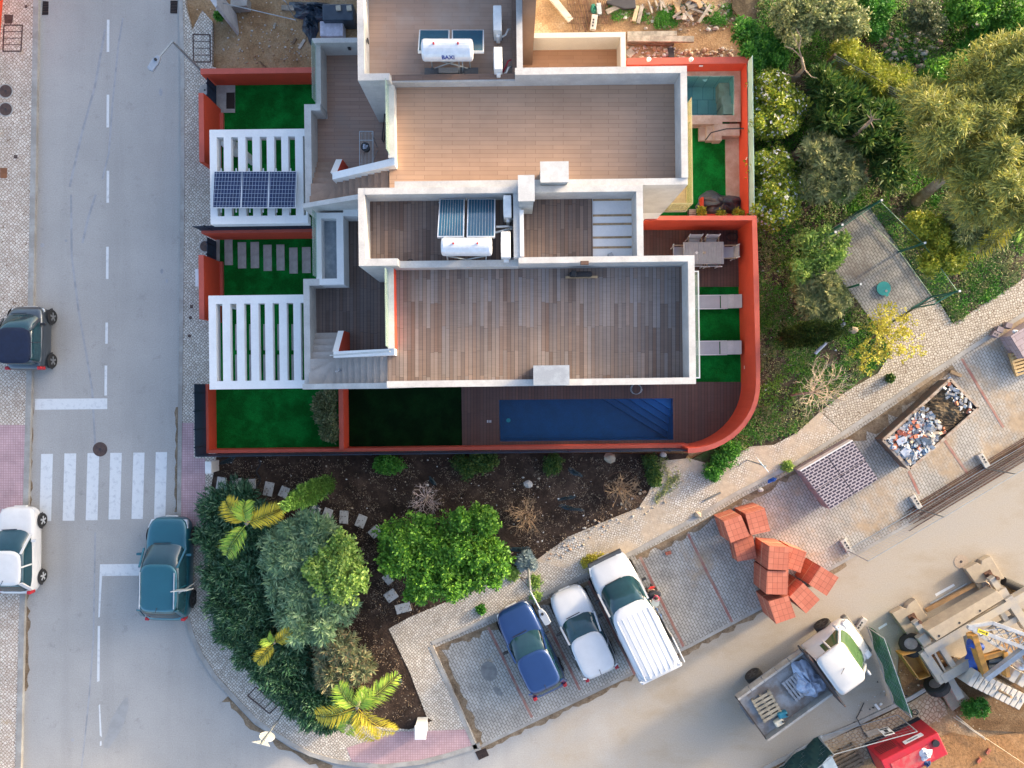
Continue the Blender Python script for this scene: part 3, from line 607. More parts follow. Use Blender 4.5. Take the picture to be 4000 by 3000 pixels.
m = MB(); m.lbox(MN[0]+.22, 7.40, MN[2]-t, yN, ZD-.06, ZD); m.lbox(MN[0]-.05, MN[1]+.165, MN[2]-t, 7.40, ZD-.06, ZD); m.build('roof_deck', deckN, vn)
m = MB(); m.lbox(BN[0]+t, MN[3], BN[2]-.19, 13.45, ZD-.06, ZD); m.lbox(BN[0]+t, BN[1]+.22, MN[0]+.14, MN[3], ZD-.06, ZD); m.build('upper_deck', planks('upper_tile_deck', (0.36, 0.235, 0.165), (0.41, 0.27, 0.19), (0.22, 0.14, 0.10), .92, .142, 0, .004, .37, patch=(0.43, 0.37, 0.31), grain=False, rough=.4), vn)
m = MB(); m.lbox(MN[0]+.14, yN+0.05, xq, MN[3]+.01, ZL-.05, ZL-.02); m.lbox(BN[2]-.33, MN[3]+.01, BN[2]-.17, 13.43, ZD, ZL-.02); m.build('wood_tile_ledge', planks('ledge_tile', (0.22, 0.13, 0.09), (0.27, 0.165, 0.12), (0.12, .07, .05), .92, .3, 0, .004, grain=True), vn)
m = MB(); m.lbox(-7.09, MN[1]+.16, MN[0], 9.9, ZT-.05, ZT); m.lbox(-6.72, 9.9, BN[0], 12.25, ZT-.05, ZT); m.build('terrace_deck', deckN2, vn)
dyN = 6.28
villa_stairs(vn, 0.1, dyN, stepN)
m = MB(); m.lslope(-6.13, 7.16, MN[0]+.22, 7.40, ZT-.03, 4.95, ZL+.003, 'x'); m.lslope(-6.2, 7.40, -5.98, 8.12, ZT-.03, 4.95, 4.1, 'y'); gw = m.build('stair_wall', white, vn)
m = MB(); m.lslope(-5.98, 7.41, -5.97, 8.115, ZT, 4.93, 4.09, 'y'); m.build('red_face', redm, gw)
m = MB(); m.lbox(MN[0]+.03, 7.5, MN[0]+.05, BN[1]-.02, ZL-.05, 7.1); m.build('glass_rail', glassr, vn)
m = MB(); m.lbox(-6.90, 10.14, -6.885, 12.2, 4.0, 4.6); m.build('glass_rail', glassr, vn)
chimney(vn, (2110, 631), (2222, 711), ZD, 7.3)
m = MB(); r_ = (MN[2]-.05, MN[1]+.03, MN[2]+.86, 10.15); m.lbox(*r_, ZT-.25, ZT); bal = m.build('balcony', M('balcony_tile', (0.55, 0.42, 0.27), .6), vn)
m = MB(); m.lbox(r_[2]-.06, r_[1], r_[2]-.03, r_[3], ZT, 4.2); m.build('glass_rail', glassm('amber_rail_glass', (0.72, 0.70, 0.45), .35), bal); m = MB(); m.lbox(r_[0]+.06, r_[1]+.01, r_[2]-.065, r_[1]+.03, ZT, 4.2); m.build('glass_rail', bpy.data.materials['amber_rail_glass'], bal)
pergola(vn, (818, 507), (1192, 872), [(848, 875), (904, 931), (960, 987), (1016, 1043), (1072, 1100), (1127, 1154), (1184, 1193)], 534, 843, 2.9, [(838, 525), (905, 560)])
for p_, d_ in ((g(1437, 160, ZD+.5), (.03, .12, .2)), (g(1365, 190, ZT+.6), (.1, .05, .16)), (g(2333, 300, 6.5), (.18, .02, .09))): m = MB(); m.box(p_, d_); m.build('wall_lamp', blackm, vn)
# ---------------------------------------------------------------- garden walls, fences and gates
def gwall(name, boxes, label, mt=None, parts=None, z0=0.0):
    """boxes: (pa, pb, z1, zr)"""
    c = g(sum((b[0][0]+b[1][0])/2 for b in boxes)/len(boxes), sum((b[0][1]+b[1][1])/2 for b in boxes)/len(boxes), 0)
    t_ = thing(name, label, 'wall', c); m = MB(); m2 = MB()
    for b in boxes:
        m.pbox(b[0], b[1], z0, b[2]-.02, b[2]); m2.pbox(b[0], b[1], b[2]-.02, b[2], b[2])
    m.build('wall_body', redm, t_); m2.build('coping', redtop, t_); return t_
def fence_run(parent, a, b, z0, z1, n_posts, slat=True):
    """dark slatted screen between world xy points a and b"""
    m = MB(); A = Vector((a[0], a[1], 0)); B = Vector((b[0], b[1], 0)); n = int((z1-z0)/.075)
    for i in range(n):
        z = z0+.03+i*(z1-z0-.05)/n
        m.bar(A+Vector((0, 0, z)), B+Vector((0, 0, z)), .025, .05)
    pn = m.build('slat_panel', navy, parent)
    for i in range(n_posts):
        p = A.lerp(B, (i+.5)/n_posts) if n_posts > 1 else A.lerp(B, .5)
        m = MB(); m.box((p.x, p.y, (z0+z1)/2), (.05, .05, z1-z0+.02)); m.build('post', navy, parent)
gwall('garden_wall', [((783, 268), (1236, 284), 1.25, 0)], 'red rendered wall along the top of the tan villa front lawn')
fw = gwall('garden_wall', [((775, 363), (798, 632), 1.85, 0)], 'red front wall with dark number plate beside the tan villa gate')
m = MB(); a = g(818, 436, 1.0); m.box((a.x+.012, a.y, 1.2), (.02, .34, .14)); m.build('number_plate', blackm, fw)
m = MB(); r_ = rect((850, 440), (872, 560), .3); m.lbox(*r_, 0, .3); m.build('footing', redtop, fw)
gt = thing('gate', 'navy slatted street gate at the top left corner of the tan villa', 'gate', g(830, 350, 0)); A, B = g(806, 300, 1.1), g(806, 395, 1.1); fence_run(gt, A[:2], B[:2], .08, 1.1, 2)
dw = gwall('garden_wall', [((786, 893), (1230, 906), 1.45, 0)], 'red dividing wall topped by a dark ribbed screen between the two front lawns')
A, B = g(784, 900, 1.45), g(1228, 893, 1.45); fence_run(dw, A[:2], B[:2], 1.45, 2.25, 5)
fw = gwall('garden_wall', [((775, 996), (798, 1246), 1.85, 0)], 'red front wall with white letter plate beside the slab-path lawn gate')
m = MB(); a = g(816, 1060, 1.2); m.box((a.x, a.y, 1.25), (.02, .42, .3)); a = g(846, 1130, .6); m.box((a.x, a.y, .6), (.02, .2, .16)); m.build('letter_plate', whitep, fw)
m = MB(); r_ = rect((850, 1022), (870, 1160), .3); m.lbox(*r_, 0, .3); m.build('footing', redtop, fw)
m = MB(); m.pbox((762, 1050), (776, 1118), 1.1, 1.3); m.build('letter_box', whitep, fw)
gt = thing('gate', 'navy slatted street gate beside the slab-path lawn', 'gate', g(830, 970, 0)); A, B = g(806, 925, 1.1), g(806, 1015, 1.1); fence_run(gt, A[:2], B[:2], .08, 1.1, 2)
LW = .95
sw = thing('garden_wall', 'low red wall with navy slat screen around the corner lawn and pool, street side', 'wall', g(1500, 1750, 0))
cw0 = rect((803, 1500), (815, 1763), LW); cw1 = rect((815, 1752), (2688, 1763), LW)
ys0, ys1 = toloc(*g(1700, 1757, LW)[:2])[1], toloc(*g(1700, 1752, LW)[:2])[1]
m = MB(); m2 = MB(); x0 = cw0[0]; x1 = cw0[2]; yN_ = toloc(*g(810, 1500, LW)[:2])[1]; yS = toloc(*g(1700, 1760, LW)[:2])[1]; xE = toloc(*g(2690, 1760, LW)[:2])[0]
for mm, a, b in ((m, 0, LW-.02), (m2, LW-.02, LW)):
    mm.lbox(x0, yS, x1, yN_, a, b); mm.lbox(x1, yS, xE, yS+.13, a, b)
m.build('wall_body', redm, sw); m2.build('coping', redtop, sw)
a, b = tow(x0-.02, yN_), tow(x0-.02, yS-.03); fence_run(sw, a, b, LW-.45, 2.0, 4); a, b = tow(x0, yS-.04), tow(xE, yS-.04); fence_run(sw, a, b, LW-.1, 1.95, 10)
gwall('garden_wall', [((1322, 1512), (1343, 1757), 1.1, 0)], 'short red cross wall between the corner lawn and the dark back lawn')
# tall curved wall
cwall = thing('garden_wall', 'tall red wall curving round the pool corner and dining deck', 'wall', g(2920, 1300, 0))
inn = [(2520, 860), (2938, 860), (2944, 1110), (2953, 1428), (2953, 1500)]; out = [(2520, 843), (2956, 842), (2965, 1110), (2970, 1428), (2969, 1500)]
for k in range(1, 13):
    a = math.pi/2*k/12; inn.append((2688+265*math.cos(a), 1500+251*math.sin(a))); out.append((2688+282*math.cos(a), 1500+270*math.sin(a)))
Zc = 2.0; I = gl(inn, Zc); O = gl(out, Zc)
def band(m, I, O, z0, z1):
    n = len(I); vs = [(p[0], p[1], z) for z in (z0, z1) for q in (I, O) for p in q]; fs = []
    for k in range(n-1): fs += [(2*n+k, 2*n+k+1, 3*n+k+1, 3*n+k), (k, k+1, 2*n+k+1, 2*n+k), (n+k+1, n+k, 3*n+k, 3*n+k+1), (k+1, k, n+k, n+k+1)]
    fs += [(0, 2*n, 3*n, n), (n-1, 2*n-1, 4*n-1, 3*n-1)]; m.add(vs, fs)
m = MB(); band(m, I, O, 0, Zc-.02); m.build('wall_body', redm, cwall); m = MB(); band(m, I, O, Zc-.02, Zc); m.build('coping', redtop, cwall)
m = MB()
for px, py, hz in ((2707, 893, 0), (2896, 1071, 1), (2905, 1435, 1)):
    p = g(px, py, .6)
    m.box((p.x-(.0 if not hz else -.04), p.y+(.05 if not hz else 0), .6), (.13, .03, .06) if not hz else (.03, .13, .06))
m.build('wall_light', whitep, cwall)
nw = gwall('garden_wall', [((2450, 227), (2923, 247), 1.3, 0), ((2918, 247), (2924, 842), 1.298, 0)], 'red rear wall around the small stone pool with glass screen outside')
m = MB(); a = rect((2924, 240), (2927, 842), 1.3); m.lbox(a[0]+.012, a[1], a[0]+.03, a[3], .3, 1.85); m.build('glass_screen', glassm('teal_glass', (0.55, 0.78, 0.70), .75, .25), nw)
m = MB(); m.box(g(2738, 258, 1.2), (.14, .03, .07)); m.build('wall_light', whitep, nw)
# opposite house wall in the corner
ow = MB(); ow.prism(gl([(-500, -300), (22, -300), (20, 0), (4, 206), (-500, 206)], 0), 0, 2.0); one(ow, 'garden_wall', redm, 'red wall end of the house across the street, cut by the picture edge', 'wall')
# ---------------------------------------------------------------- garden floors
ZG = 0.15
def floor(name, pts, mt, z=ZG, thick=.14): m = MB(); m.prism(gl(pts, z), z-thick, z); return struct(m, name, mt)
floor('lawn', [(840, 300), (1300, 290), (1300, 900), (840, 900)], turf)
floor('stone_floor', [(845, 330), (918, 330), (918, 440), (845, 440)], concrete, ZG+.02, .02)
m = MB(); m.sheet(gl([(884, 362), (916, 361), (916, 424), (884, 424)], ZG+.045), ZG+.045); m2 = MB(); m2.prism(gl([(884, 362), (916, 361), (916, 424), (884, 424)], ZG+.04), ZG+.02, ZG+.04); one(m2, 'doormat', plain('doormat', (.03, .02, .016), .95), 'dark brown doormat inside the navy gate', 'mat')
floor('lawn', [(845, 905), (1300, 905), (1300, 1512), (845, 1512)], turf)
floor('stone_floor', [(845, 935), (858, 935), (858, 1020), (845, 1020)], stone, ZG+.02, .02)
floor('lawn', [(815, 1490), (1330, 1490), (1330, 1765), (815, 1765)], turf)
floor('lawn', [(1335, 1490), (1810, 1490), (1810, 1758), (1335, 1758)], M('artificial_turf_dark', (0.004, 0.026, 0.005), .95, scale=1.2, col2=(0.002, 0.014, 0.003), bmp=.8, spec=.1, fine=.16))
floor('lawn', [(2600, 1095), (2930, 1095), (2930, 1500), (2600, 1500)], turf)
floor('lawn', [(2560, 470), (2850, 470), (2850, 860), (2560, 860)], turf)
floor('dining_deck', [(2480, 850), (2950, 850), (2950, 1120), (2480, 1120)], deckG, ZG+.05, .2)
# pool deck with the pool cut out of it
PZ = ZG+.05; pool = [(1949, 1562), (2628, 1556), (2630, 1718), (1953, 1724)]
dk = [(1802, 1492), (2960, 1492), (2944, 1560), (2915, 1630), (2860, 1690), (2790, 1728), (2700, 1746), (1806, 1756)]
D = gl(dk, PZ); P_ = gl(pool, PZ); m = MB()
vs2 = [(p[0], p[1], PZ) for p in D]+[(p[0], p[1], PZ) for p in P_]
m.add(vs2, [(0, 1, 9, 8), (1, 2, 3, 4, 10, 9), (4, 5, 6, 7, 11, 10), (7, 0, 8, 11)]); struct(m, 'pool_deck', deckG)
def pool_mat(name, c, c2, size):
    return grid_tex(name, c, tuple(q*1.35 for q in c), size, size, size*.07, c2=c2, rough=.3)
pt = thing('swimming_pool', 'long deep blue swimming pool with mosaic corner steps', 'pool', (*P_[0], 0))
m = MB(); n = len(P_); zb = -1.25
m.add([(p[0], p[1], PZ-.001) for p in P_]+[(p[0], p[1], zb) for p in P_], [(4, 5, 6, 7)]+[(i, i+4, (i+1) % 4+4, (i+1) % 4) for i in range(4)])
m.build('basin', pool_mat('pool_mosaic', (0.003, 0.075, 0.215), (0.004, 0.095, 0.25), .05), pt, recalc=False)
crn = Vector((P_[1][0], P_[1][1])); ux = (Vector(P_[0])-crn).normalized(); uy = (Vector(P_[2])-crn).normalized()
for k in range(5):
    d = 2.75-.5*k; e = min(d*.64, 1.72); z = zb+.22*(k+1); m = MB()
    pts = [crn, crn+ux*d, crn+uy*e]; m.prism([tuple(p) for p in pts], zb, z); m.build('step', pool_mat('step_mosaic%d' % k, (0.003, .085+.016*k, .25+.045*k), (.004, .11+.016*k, .29+.045*k), .05), pt)
def water(name, c, ab):
    m, n, p = _new(name); out = n.nodes['Material Output']
    tr = n.nodes.new('ShaderNodeBsdfTransparent'); tr.inputs[0].default_value = c4(c)
    gl_ = n.nodes.new('ShaderNodeBsdfGlossy'); gl_.inputs['Roughness'].default_value = .03
    fr = n.nodes.new('ShaderNodeFresnel'); fr.inputs[0].default_value = 1.33
    nb = n.nodes.new('ShaderNodeBump'); nb.inputs['Strength'].default_value = .08; nb.inputs['Distance'].default_value = .02
    n.links.new(noise(n, coords(n), 5, 3), nb.inputs['Height']); n.links.new(nb.outputs[0], gl_.inputs['Normal']); n.links.new(nb.outputs[0], fr.inputs['Normal'])
    mx = n.nodes.new('ShaderNodeMixShader'); n.links.new(fr.outputs[0], mx.inputs[0]); n.links.new(tr.outputs[0], mx.inputs[1]); n.links.new(gl_.outputs[0], mx.inputs[2]); n.links.new(mx.outputs[0], out.inputs[0])
    return m
m = MB(); m.sheet([tuple(p) for p in P_], PZ-.06); m.build('water', water('pool_water', (.72, .88, .96), 0), pt)
m = MB(); c = g(1986, 1642, zb); m.disc((c.x, c.y, zb+.001), .09, .012, 18); m.build('drain', plain('drain_cover', (.05, .55, .55), .4), pt)
# small stone pool of the tan villa
ZS = .6; sandst = M('pool_sandstone', (0.50, 0.385, 0.31), .8, scale=2.2, col2=(0.40, 0.27, 0.20), patch=(.38, .6), bmp=.1)
sp = thing('plunge_pool', 'small teal stone-tiled plunge pool with raised sandstone rim and steps', 'pool', g(2780, 370, 0))
rim = gl([(2600, 274), (2893, 277), (2893, 476), (2600, 476)], ZS); wat = gl([(2640, 296), (2868, 296), (2868, 450), (2640, 450)], ZS); m = MB()
m.add([(p[0], p[1], ZS) for p in rim+wat], [(0, 1, 5, 4), (1, 2, 6, 5), (2, 3, 7, 6), (3, 0, 4, 7)])
rm = rect((2600, 472), (2890, 480), ZS)
m.build('rim', sandst, sp, recalc=False)
m = MB(); a = gl([(2700, 476), (2822, 476), (2822, 531), (2800, 531)], ZS)
slate = grid_tex('slate_tiles', (0.22, 0.40, 0.40), (0.13, 0.24, 0.25), .45, .6, .012, c2=(0.36, 0.50, 0.48), off=.5, rough=.5)
m = MB(); m.add([(p[0], p[1], ZS-.001) for p in wat]+[(p[0], p[1], -.55) for p in wat], [(7, 6, 5, 4)]+[(i, (i+1) % 4, (i+1) % 4+4, i+4) for i in range(4)]); m.build('basin', slate, sp, recalc=False)
m = MB(); x0, y0, x1, y1 = wat[2][0], wat[2][1], wat[1][0], wat[1][1]
m.lbox(*rect((2812, 318), (2868, 380), .1), -.54, -.05); m.lbox(*rect((2816, 378), (2868, 412), .1), -.53, .2); m.lbox(*rect((2822, 410), (2868, 450), .3), -.52, .42); m.build('step', sandst, sp)
m = MB(); m.sheet(wat, ZS-.12); m.build('water', water('teal_water', (.62, .90, .90), 0), sp)
m = MB(); c = g(2752, 310, .2); m.disc((c.x, c.y-.02, .25), .1, .02, 16, 1.0); m.build('pool_lamp', whitep, sp)
m = MB(); r1 = rect((2700, 474), (2822, 484), ZS); m.lbox(r1[0], r1[1], r1[2], r1[3], 0, ZS-.003)
for k in range(3):
    q = rect((2730+30*k, 482), (2760+30*k, 548), .15+.14*(k+1)); m.lbox(q[0], q[1], q[2], q[3], 0, .15+.14*(k+1))
m.build('garden_steps', sandst, sp)
m = MB(); q = rect((2834, 526), (2890, 845), .22); m.lbox(*q, 0, .22); q = rect((2820, 484), (2889, 530), ZS-.01); m.lbox(*q, 0, ZS-.006); m.build('walkway', sandst, sp)
m = MB(); a, b, c_, d_ = g(2755, 548, 1.0), g(2778, 518, 1.4), g(2838, 503, 1.5), g(2905, 502, 1.5); m.tube([a, b, c_, d_], .025, 6); m.build('handrail', blackm, sp)
slabs = [(876, 934, 909, 1035), (928, 946, 962, 1048), (978, 945, 1012, 1047), (1028, 956, 1062, 1058), (1079, 955, 1112, 1056), (1129, 967, 1163, 1068), (1179, 965, 1214, 1066)]
names = ['first', 'second', 'third', 'fourth', 'fifth', 'sixth', 'last']
for i, (a, b, c_, d_) in enumerate(slabs):
    m = MB(); r_ = rect((a, b), (c_, d_), ZG+.03); m.lbox(*r_, ZG-.01, ZG+.03)
    one(m, 'paving_slab', stone, 'long pale paving slab, %s from the street gate in the front lawn row' % names[i], 'slab', 'pale slabs across the front lawn', bevel=.008)
for k in range(2):
    for i in range(6):
        x = 918+55*i; y0, y1 = ((1266, 1368), (1385, 1488))[k]
        m = MB(); r_ = rect((x, y0), (x+34, y1), ZG+.03); m.lbox(*r_, ZG-.01, ZG+.03)
        one(m, 'paving_slab', stone, 'pale paving slab under the pergola slats, %s row' % ('upper', 'lower')[k], 'slab', 'pale slabs under the pergola, %s row' % ('upper', 'lower')[k], bevel=.008)
# ================================================================ VEHICLES
cglass = plain('car_glass', (0.016, 0.055, 0.07), 0.06, spec=0.9)  # teal base colour stands in for reflected sky
tailm = plain('tail_lamp', (0.45, 0.015, 0.02), 0.15, coat=0.5); headm = plain('head_lamp', (0.62, 0.66, 0.68), 0.1, coat=0.6)
rimm = plain('alloy_rim', (0.35, 0.36, 0.37), 0.35, 0.7); darkrim = plain('dark_rim', (0.05, 0.05, 0.055), 0.4, 0.5); whiterim = plain('silver_cover', (0.6, 0.61, 0.62), 0.35, 0.4)
def paint(name, c, metal=0.0): return M(name, c, 0.28, metal, var=0.03, scale=2, coat=0.8, fine=0.02)
class Fr:
    """vehicle frame: x forward, y left, z up"""
    def __init__(s, o, ang): s.o = Vector((o[0], o[1], o[2] if len(o) > 2 else 0.0)); s.c = math.cos(ang); s.s = math.sin(ang); s.a = ang
    def p(s, x, y, z): return (s.o.x+x*s.c-y*s.s, s.o.y+x*s.s+y*s.c, s.o.z+z)
def shell(m, fr, st, prof, cap=True):
    """loft through stations (x, half width, ztop, zbottom); prof(hw, zt, zb) -> half section from the middle top to the bottom"""
    rows = []
    for x, hw, zt, zb in st:
        h = prof(hw, zt, zb); sec = [(y, z) for y, z in h]+[(-y, z) for y, z in h[::-1]]
        rows.append([fr.p(x, y, z) for y, z in sec])
    n = len(rows[0]); vs = [p for r in rows for p in r]; fs = []
    for i in range(len(rows)-1):
        for k in range(n-1): fs.append((i*n+k, i*n+k+1, (i+1)*n+k+1, (i+1)*n+k))
        fs.append((i*n+n-1, i*n, (i+1)*n, (i+1)*n+n-1))
    if cap: fs += [tuple(range(n)), tuple((len(rows)-1)*n+k for k in range(n-1, -1, -1))]
    m.add(vs, fs)
def bodyprof(hw, zt, zb):
    d = zt-zb
    return [(0.0, zt), (hw*.55, zt-.012*d), (hw*.84, zt-.05*d), (hw*.96, zt-.17*d), (hw, zt-.42*d), (hw*.985, zb+.22*d), (hw*.93, zb)]
def rrect(x0, x1, w, bow=0.0, n=28, p=5.0, wf=None):
    """rounded plan outline; front edge bowed, width may differ front (wf) to rear (w)"""
    out = []; cx = (x0+x1)/2; a = (x1-x0)/2
    for k in range(n):
        t = 2*math.pi*k/n+.11; c, s_ = math.cos(t), math.sin(t)
        u = math.copysign(abs(c)**(2/p), c); v = math.copysign(abs(s_)**(2/p), s_)
        ww = w if wf is None else lerp(w, wf, (u+1)/2)
        out.append((cx+a*u+(bow*(1-v*v) if u > 0.3 else 0.0), ww*v))
    return out
def ringloft(m, fr, rings, capb=False):
    n = len(rings[0][0]); vs = [fr.p(x, y, z) for pts, z in rings for x, y in pts]; fs = []
    for i in range(len(rings)-1):
        for k in range(n): fs.append((i*n+k, i*n+(k+1) % n, (i+1)*n+(k+1) % n, (i+1)*n+k))
    fs.append(tuple((len(rings)-1)*n+k for k in range(n)))
    if capb: fs.append(tuple(range(n-1, -1, -1)))
    m.add(vs, fs)
def wheel(fr, x, y, r, w_, root, rim, side):
    m = MB(); a, b = fr.p(x, y-w_/2, r), fr.p(x, y+w_/2, r); c1 = fr.p(x, y-w_/2+.03, r); c2 = fr.p(x, y+w_/2-.03, r)
    n = 20; rows = [(y-w_/2, r*.62), (y-w_/2, r*.9), (y-w_/2+.03, r), (y+w_/2-.03, r), (y+w_/2, r*.9), (y+w_/2, r*.62)]
    vs = [fr.p(x+q*math.cos(2*math.pi*k/n), yy, r+q*math.sin(2*math.pi*k/n)) for yy, q in rows for k in range(n)]
    fs = [(i*n+k, i*n+(k+1) % n, (i+1)*n+(k+1) % n, (i+1)*n+k) for i in range(5) for k in range(n)]+[tuple(range(n)), tuple(5*n+k for k in range(n))]
    m.add(vs, fs); w = m.build('wheel', rubber, root, smooth=False)
    m = MB(); yo = y+side*(w_/2+.004)
    for k in range(5):
        t = 2*math.pi*k/5; d = .13*r
        q = [fr.p(x+r*.6*math.cos(t)-s_*math.sin(t)*d, yo, r+r*.6*math.sin(t)+s_*math.cos(t)*d) for s_ in (-1, 1)]+[fr.p(x-s_*math.sin(t)*d*.8, yo, r+s_*math.cos(t)*d*.8) for s_ in (1, -1)]
        q2 = [Vector(p)-Vector((-fr.s, fr.c, 0))*side*.02 for p in q]
        m.add(q+q2, [(0, 1, 2, 3), (7, 6, 5, 4), (0, 4, 5, 1), (1, 5, 6, 2), (2, 6, 7, 3), (3, 7, 4, 0)])
    m.cyl(fr.p(x, yo-side*.02, r), fr.p(x, yo+side*.005, r), r*.2, 10)
    m.build('rim', rim, w)
def car(name, label, cat, cpx, zc, ang, L, W, H, col, body, belt, cabin, roof, rim=rimm, wr=.31, wb=None, rails=False, roofmat=None, ant=True, lampw=.28, roofx=None):
    """body: [(t along length -1..1, width factor, top z)], cabin: (rear base, front base, rear top, front top, base hw factor, top hw factor)"""
    o = g(cpx[0], cpx[1], zc); o.z = 0.0
    fr = Fr(o, ang); hw = W/2
    root = thing(name, label, cat, o)
    m = MB(); shell(m, fr, [(t*L/2, hw*f, z, .20 if abs(t) < .93 else .30) for t, f, z in body], bodyprof)
    bd = m.build('body', col, root, smooth=True, sub=2)
    rb, fb, rt, ft, bw, tw = cabin
    m = MB(); r0 = rrect(rb, fb, hw*bw, .12); r1 = rrect(lerp(rb, rt, .5), lerp(fb, ft, .5), hw*lerp(bw, tw, .45), .11); r2 = rrect(rt-.02, ft+.02, hw*tw*1.0, .09)
    ringloft(m, fr, [(r0, belt-.06), (r1, lerp(belt, H, .5)), (r2, H-.05)]); m.build('windows', cglass, root, smooth=True)
    m = MB(); a = [rrect(rt-.04, ft+.03, hw*tw*1.03, .09), rrect(rt-.03, ft+.02, hw*tw*1.01, .09), rrect(rt+.12, ft-.10, hw*tw*.86, .06), rrect(rt+.35, ft-.35, hw*tw*.5, .02)]
    ringloft(m, fr, [(a[0], H-.075), (a[1], H-.03), (a[2], H-.005), (a[3], H+.008)], True); rf = m.build('roof', roofmat or col, root, smooth=True)
    xm_ = lerp(rb, fb, .47)
    for s_ in (1, -1):
        for p_, q_, w1, w2 in ((fr.p(fb-.10, s_*(hw*bw-.03), belt-.02), fr.p(ft-.03, s_*hw*tw, H-.05), .07, .05), (fr.p(rb+.12, s_*(hw*bw-.03), belt-.02), fr.p(rt+.06, s_*hw*tw, H-.05), .16, .05), (fr.p(xm_, s_*hw*bw, belt-.02), fr.p(xm_-.02, s_*(hw*tw+.01), H-.05), .06, .03)):
            m = MB(); m.bar(p_, q_, w1, w2); m.build('pillar', col, root)
    for s_ in (1, -1):
        m = MB(); m.box(fr.p(fb-.32, s_*(hw+.10), belt+.03), (.10, .20, .12), ang); m.build('wing_mirror', col if rails or 'round' in label else blackm, root, bevel=.02)
        m = MB(); f = L/2
        m.prism([fr.p(f-.06, s_*hw*.50, 0)[:2], fr.p(f-.10, s_*hw*.80, 0)[:2], fr.p(f-.42, s_*hw*.90, 0)[:2], fr.p(f-.40, s_*hw*.80, 0)[:2], fr.p(f-.16, s_*hw*.48, 0)[:2]], .58, [body[-2][2]-.07]*2+[body[-2][2]+.03]*2+[body[-2][2]-.03])
        m.build('headlight', headm, root)
        m = MB(); m.box(fr.p(-L/2+.10, s_*hw*.80, .78), (.14, .16, .34), ang); m.build('tail_light', tailm, root, bevel=.03)
        for xx in ((wb or L*.31), -(wb or L*.31)):
            wheel(fr, xx, s_*(hw-.085), wr, .2, root, rim, s_)
            m = MB()
            n = 14; vs = []
            for q in (wr*1.18, wr*.9):
                for k in range(n+1):
                    t = math.pi*k/n; vs.append(fr.p(xx+q*math.cos(t), s_*(hw+.004), wr+q*math.sin(t)))
            m.add(vs, [(k, k+1, n+2+k, n+1+k) for k in range(n)]); m.build('wheel_arch', blackm, root, recalc=False)
    if rails:
        for s_ in (1, -1): m = MB(); m.bar(fr.p(rt+.15, s_*hw*tw*.90, H+.03), fr.p(ft-.2, s_*hw*tw*.90, H+.03), .03, .04); m.build('roof_rail', alu, root)
    if ant: m = MB(); m.tube([fr.p(rt+.18, 0, H), fr.p(rt+.02, 0, H+.16)], .012, 5); m.build('aerial', blackm, root)
    m = MB(); m.box(fr.p(L/2-.03, 0, .42), (.1, .5, .11), ang); m.build('number_plate', whitep, root); m = MB(); m.bar(fr.p(fb+.10, hw*.5, belt-.0), fr.p(fb+.13, -hw*.25, belt-.0), .03, .02); m.build('wiper', blackm, root)
    return root, fr
hatch = [(-1, .62, .70), (-.985, .76, .84), (-.93, .89, .92), (-.82, .97, .96), (-.5, 1, .97), (-.1, 1, .95), (.2, 1, .93), (.45, .99, .90), (.68, .97, .86), (.82, .92, .80), (.91, .83, .74), (.965, .70, .66), (1, .50, .56)]
car('parked_car', 'teal blue crossover car parked against the corner kerb by the hedge', 'car', (655, 2222), .75, R(89), 4.16, 1.80, 1.60, paint('teal_paint', (0.02, 0.125, 0.165), .35),
    [(t, f, z+.10) for t, f, z in hatch], 1.03, (-1.95, .98, -1.50, .28, .965, .83), None, darkrim, .34, 1.29, True)
navyp = paint('navy_paint', (0.018, 0.055, 0.175), .3)
car('parked_car', 'dark blue hatchback in the bay nearest the planted corner', 'car', (2073, 2538), .72, R(115.3), 3.82, 1.66, 1.44, navyp,
    hatch, .92, (-1.80, .72, -1.42, .02, .955, .81), None, rimm, .29, 1.2)
whitepaint = paint('white_paint', (0.60, 0.61, 0.625))
car('parked_car', 'small white five-door car between the dark blue hatchback and the van', 'car', (2279, 2470), .72, R(114.5), 3.72, 1.62, 1.46, whitepaint,
    hatch, .92, (-1.78, .74, -1.52, .04, .955, .83), None, whiterim, .28, 1.2)
car('parked_car', 'small rounded white hatchback at the left kerb below the pink crossing', 'car', (70, 2148), .6, R(90), 3.5, 1.63, 1.47, paint('pearl_paint', (0.66, 0.65, 0.63)),
    hatch, .96, (-1.62, .78, -1.2, .05, .955, .80), None, whiterim, .29, 1.15)
car('parked_car', 'tiny dark grey two-seater with a navy fabric roof at the left edge', 'car', (110, 1322), .6, R(90), 2.62, 1.62, 1.53, paint('graphite_paint', (0.075, 0.09, 0.105), .5),
    [(-1, .60, .75), (-.97, .76, .92), (-.88, .90, 1.0), (-.6, .98, 1.03), (-.2, 1, 1.0), (.3, 1, .98), (.55, .98, .95), (.74, .92, .88), (.88, .82, .78), (.96, .68, .68), (1, .5, .58)], 1.02, (-1.12, .86, -1.0, .28, .94, .82), None, rimm, .30, .90, False,
    M('navy_fabric', (0.006, 0.016, 0.05), .9, scale=5), False)
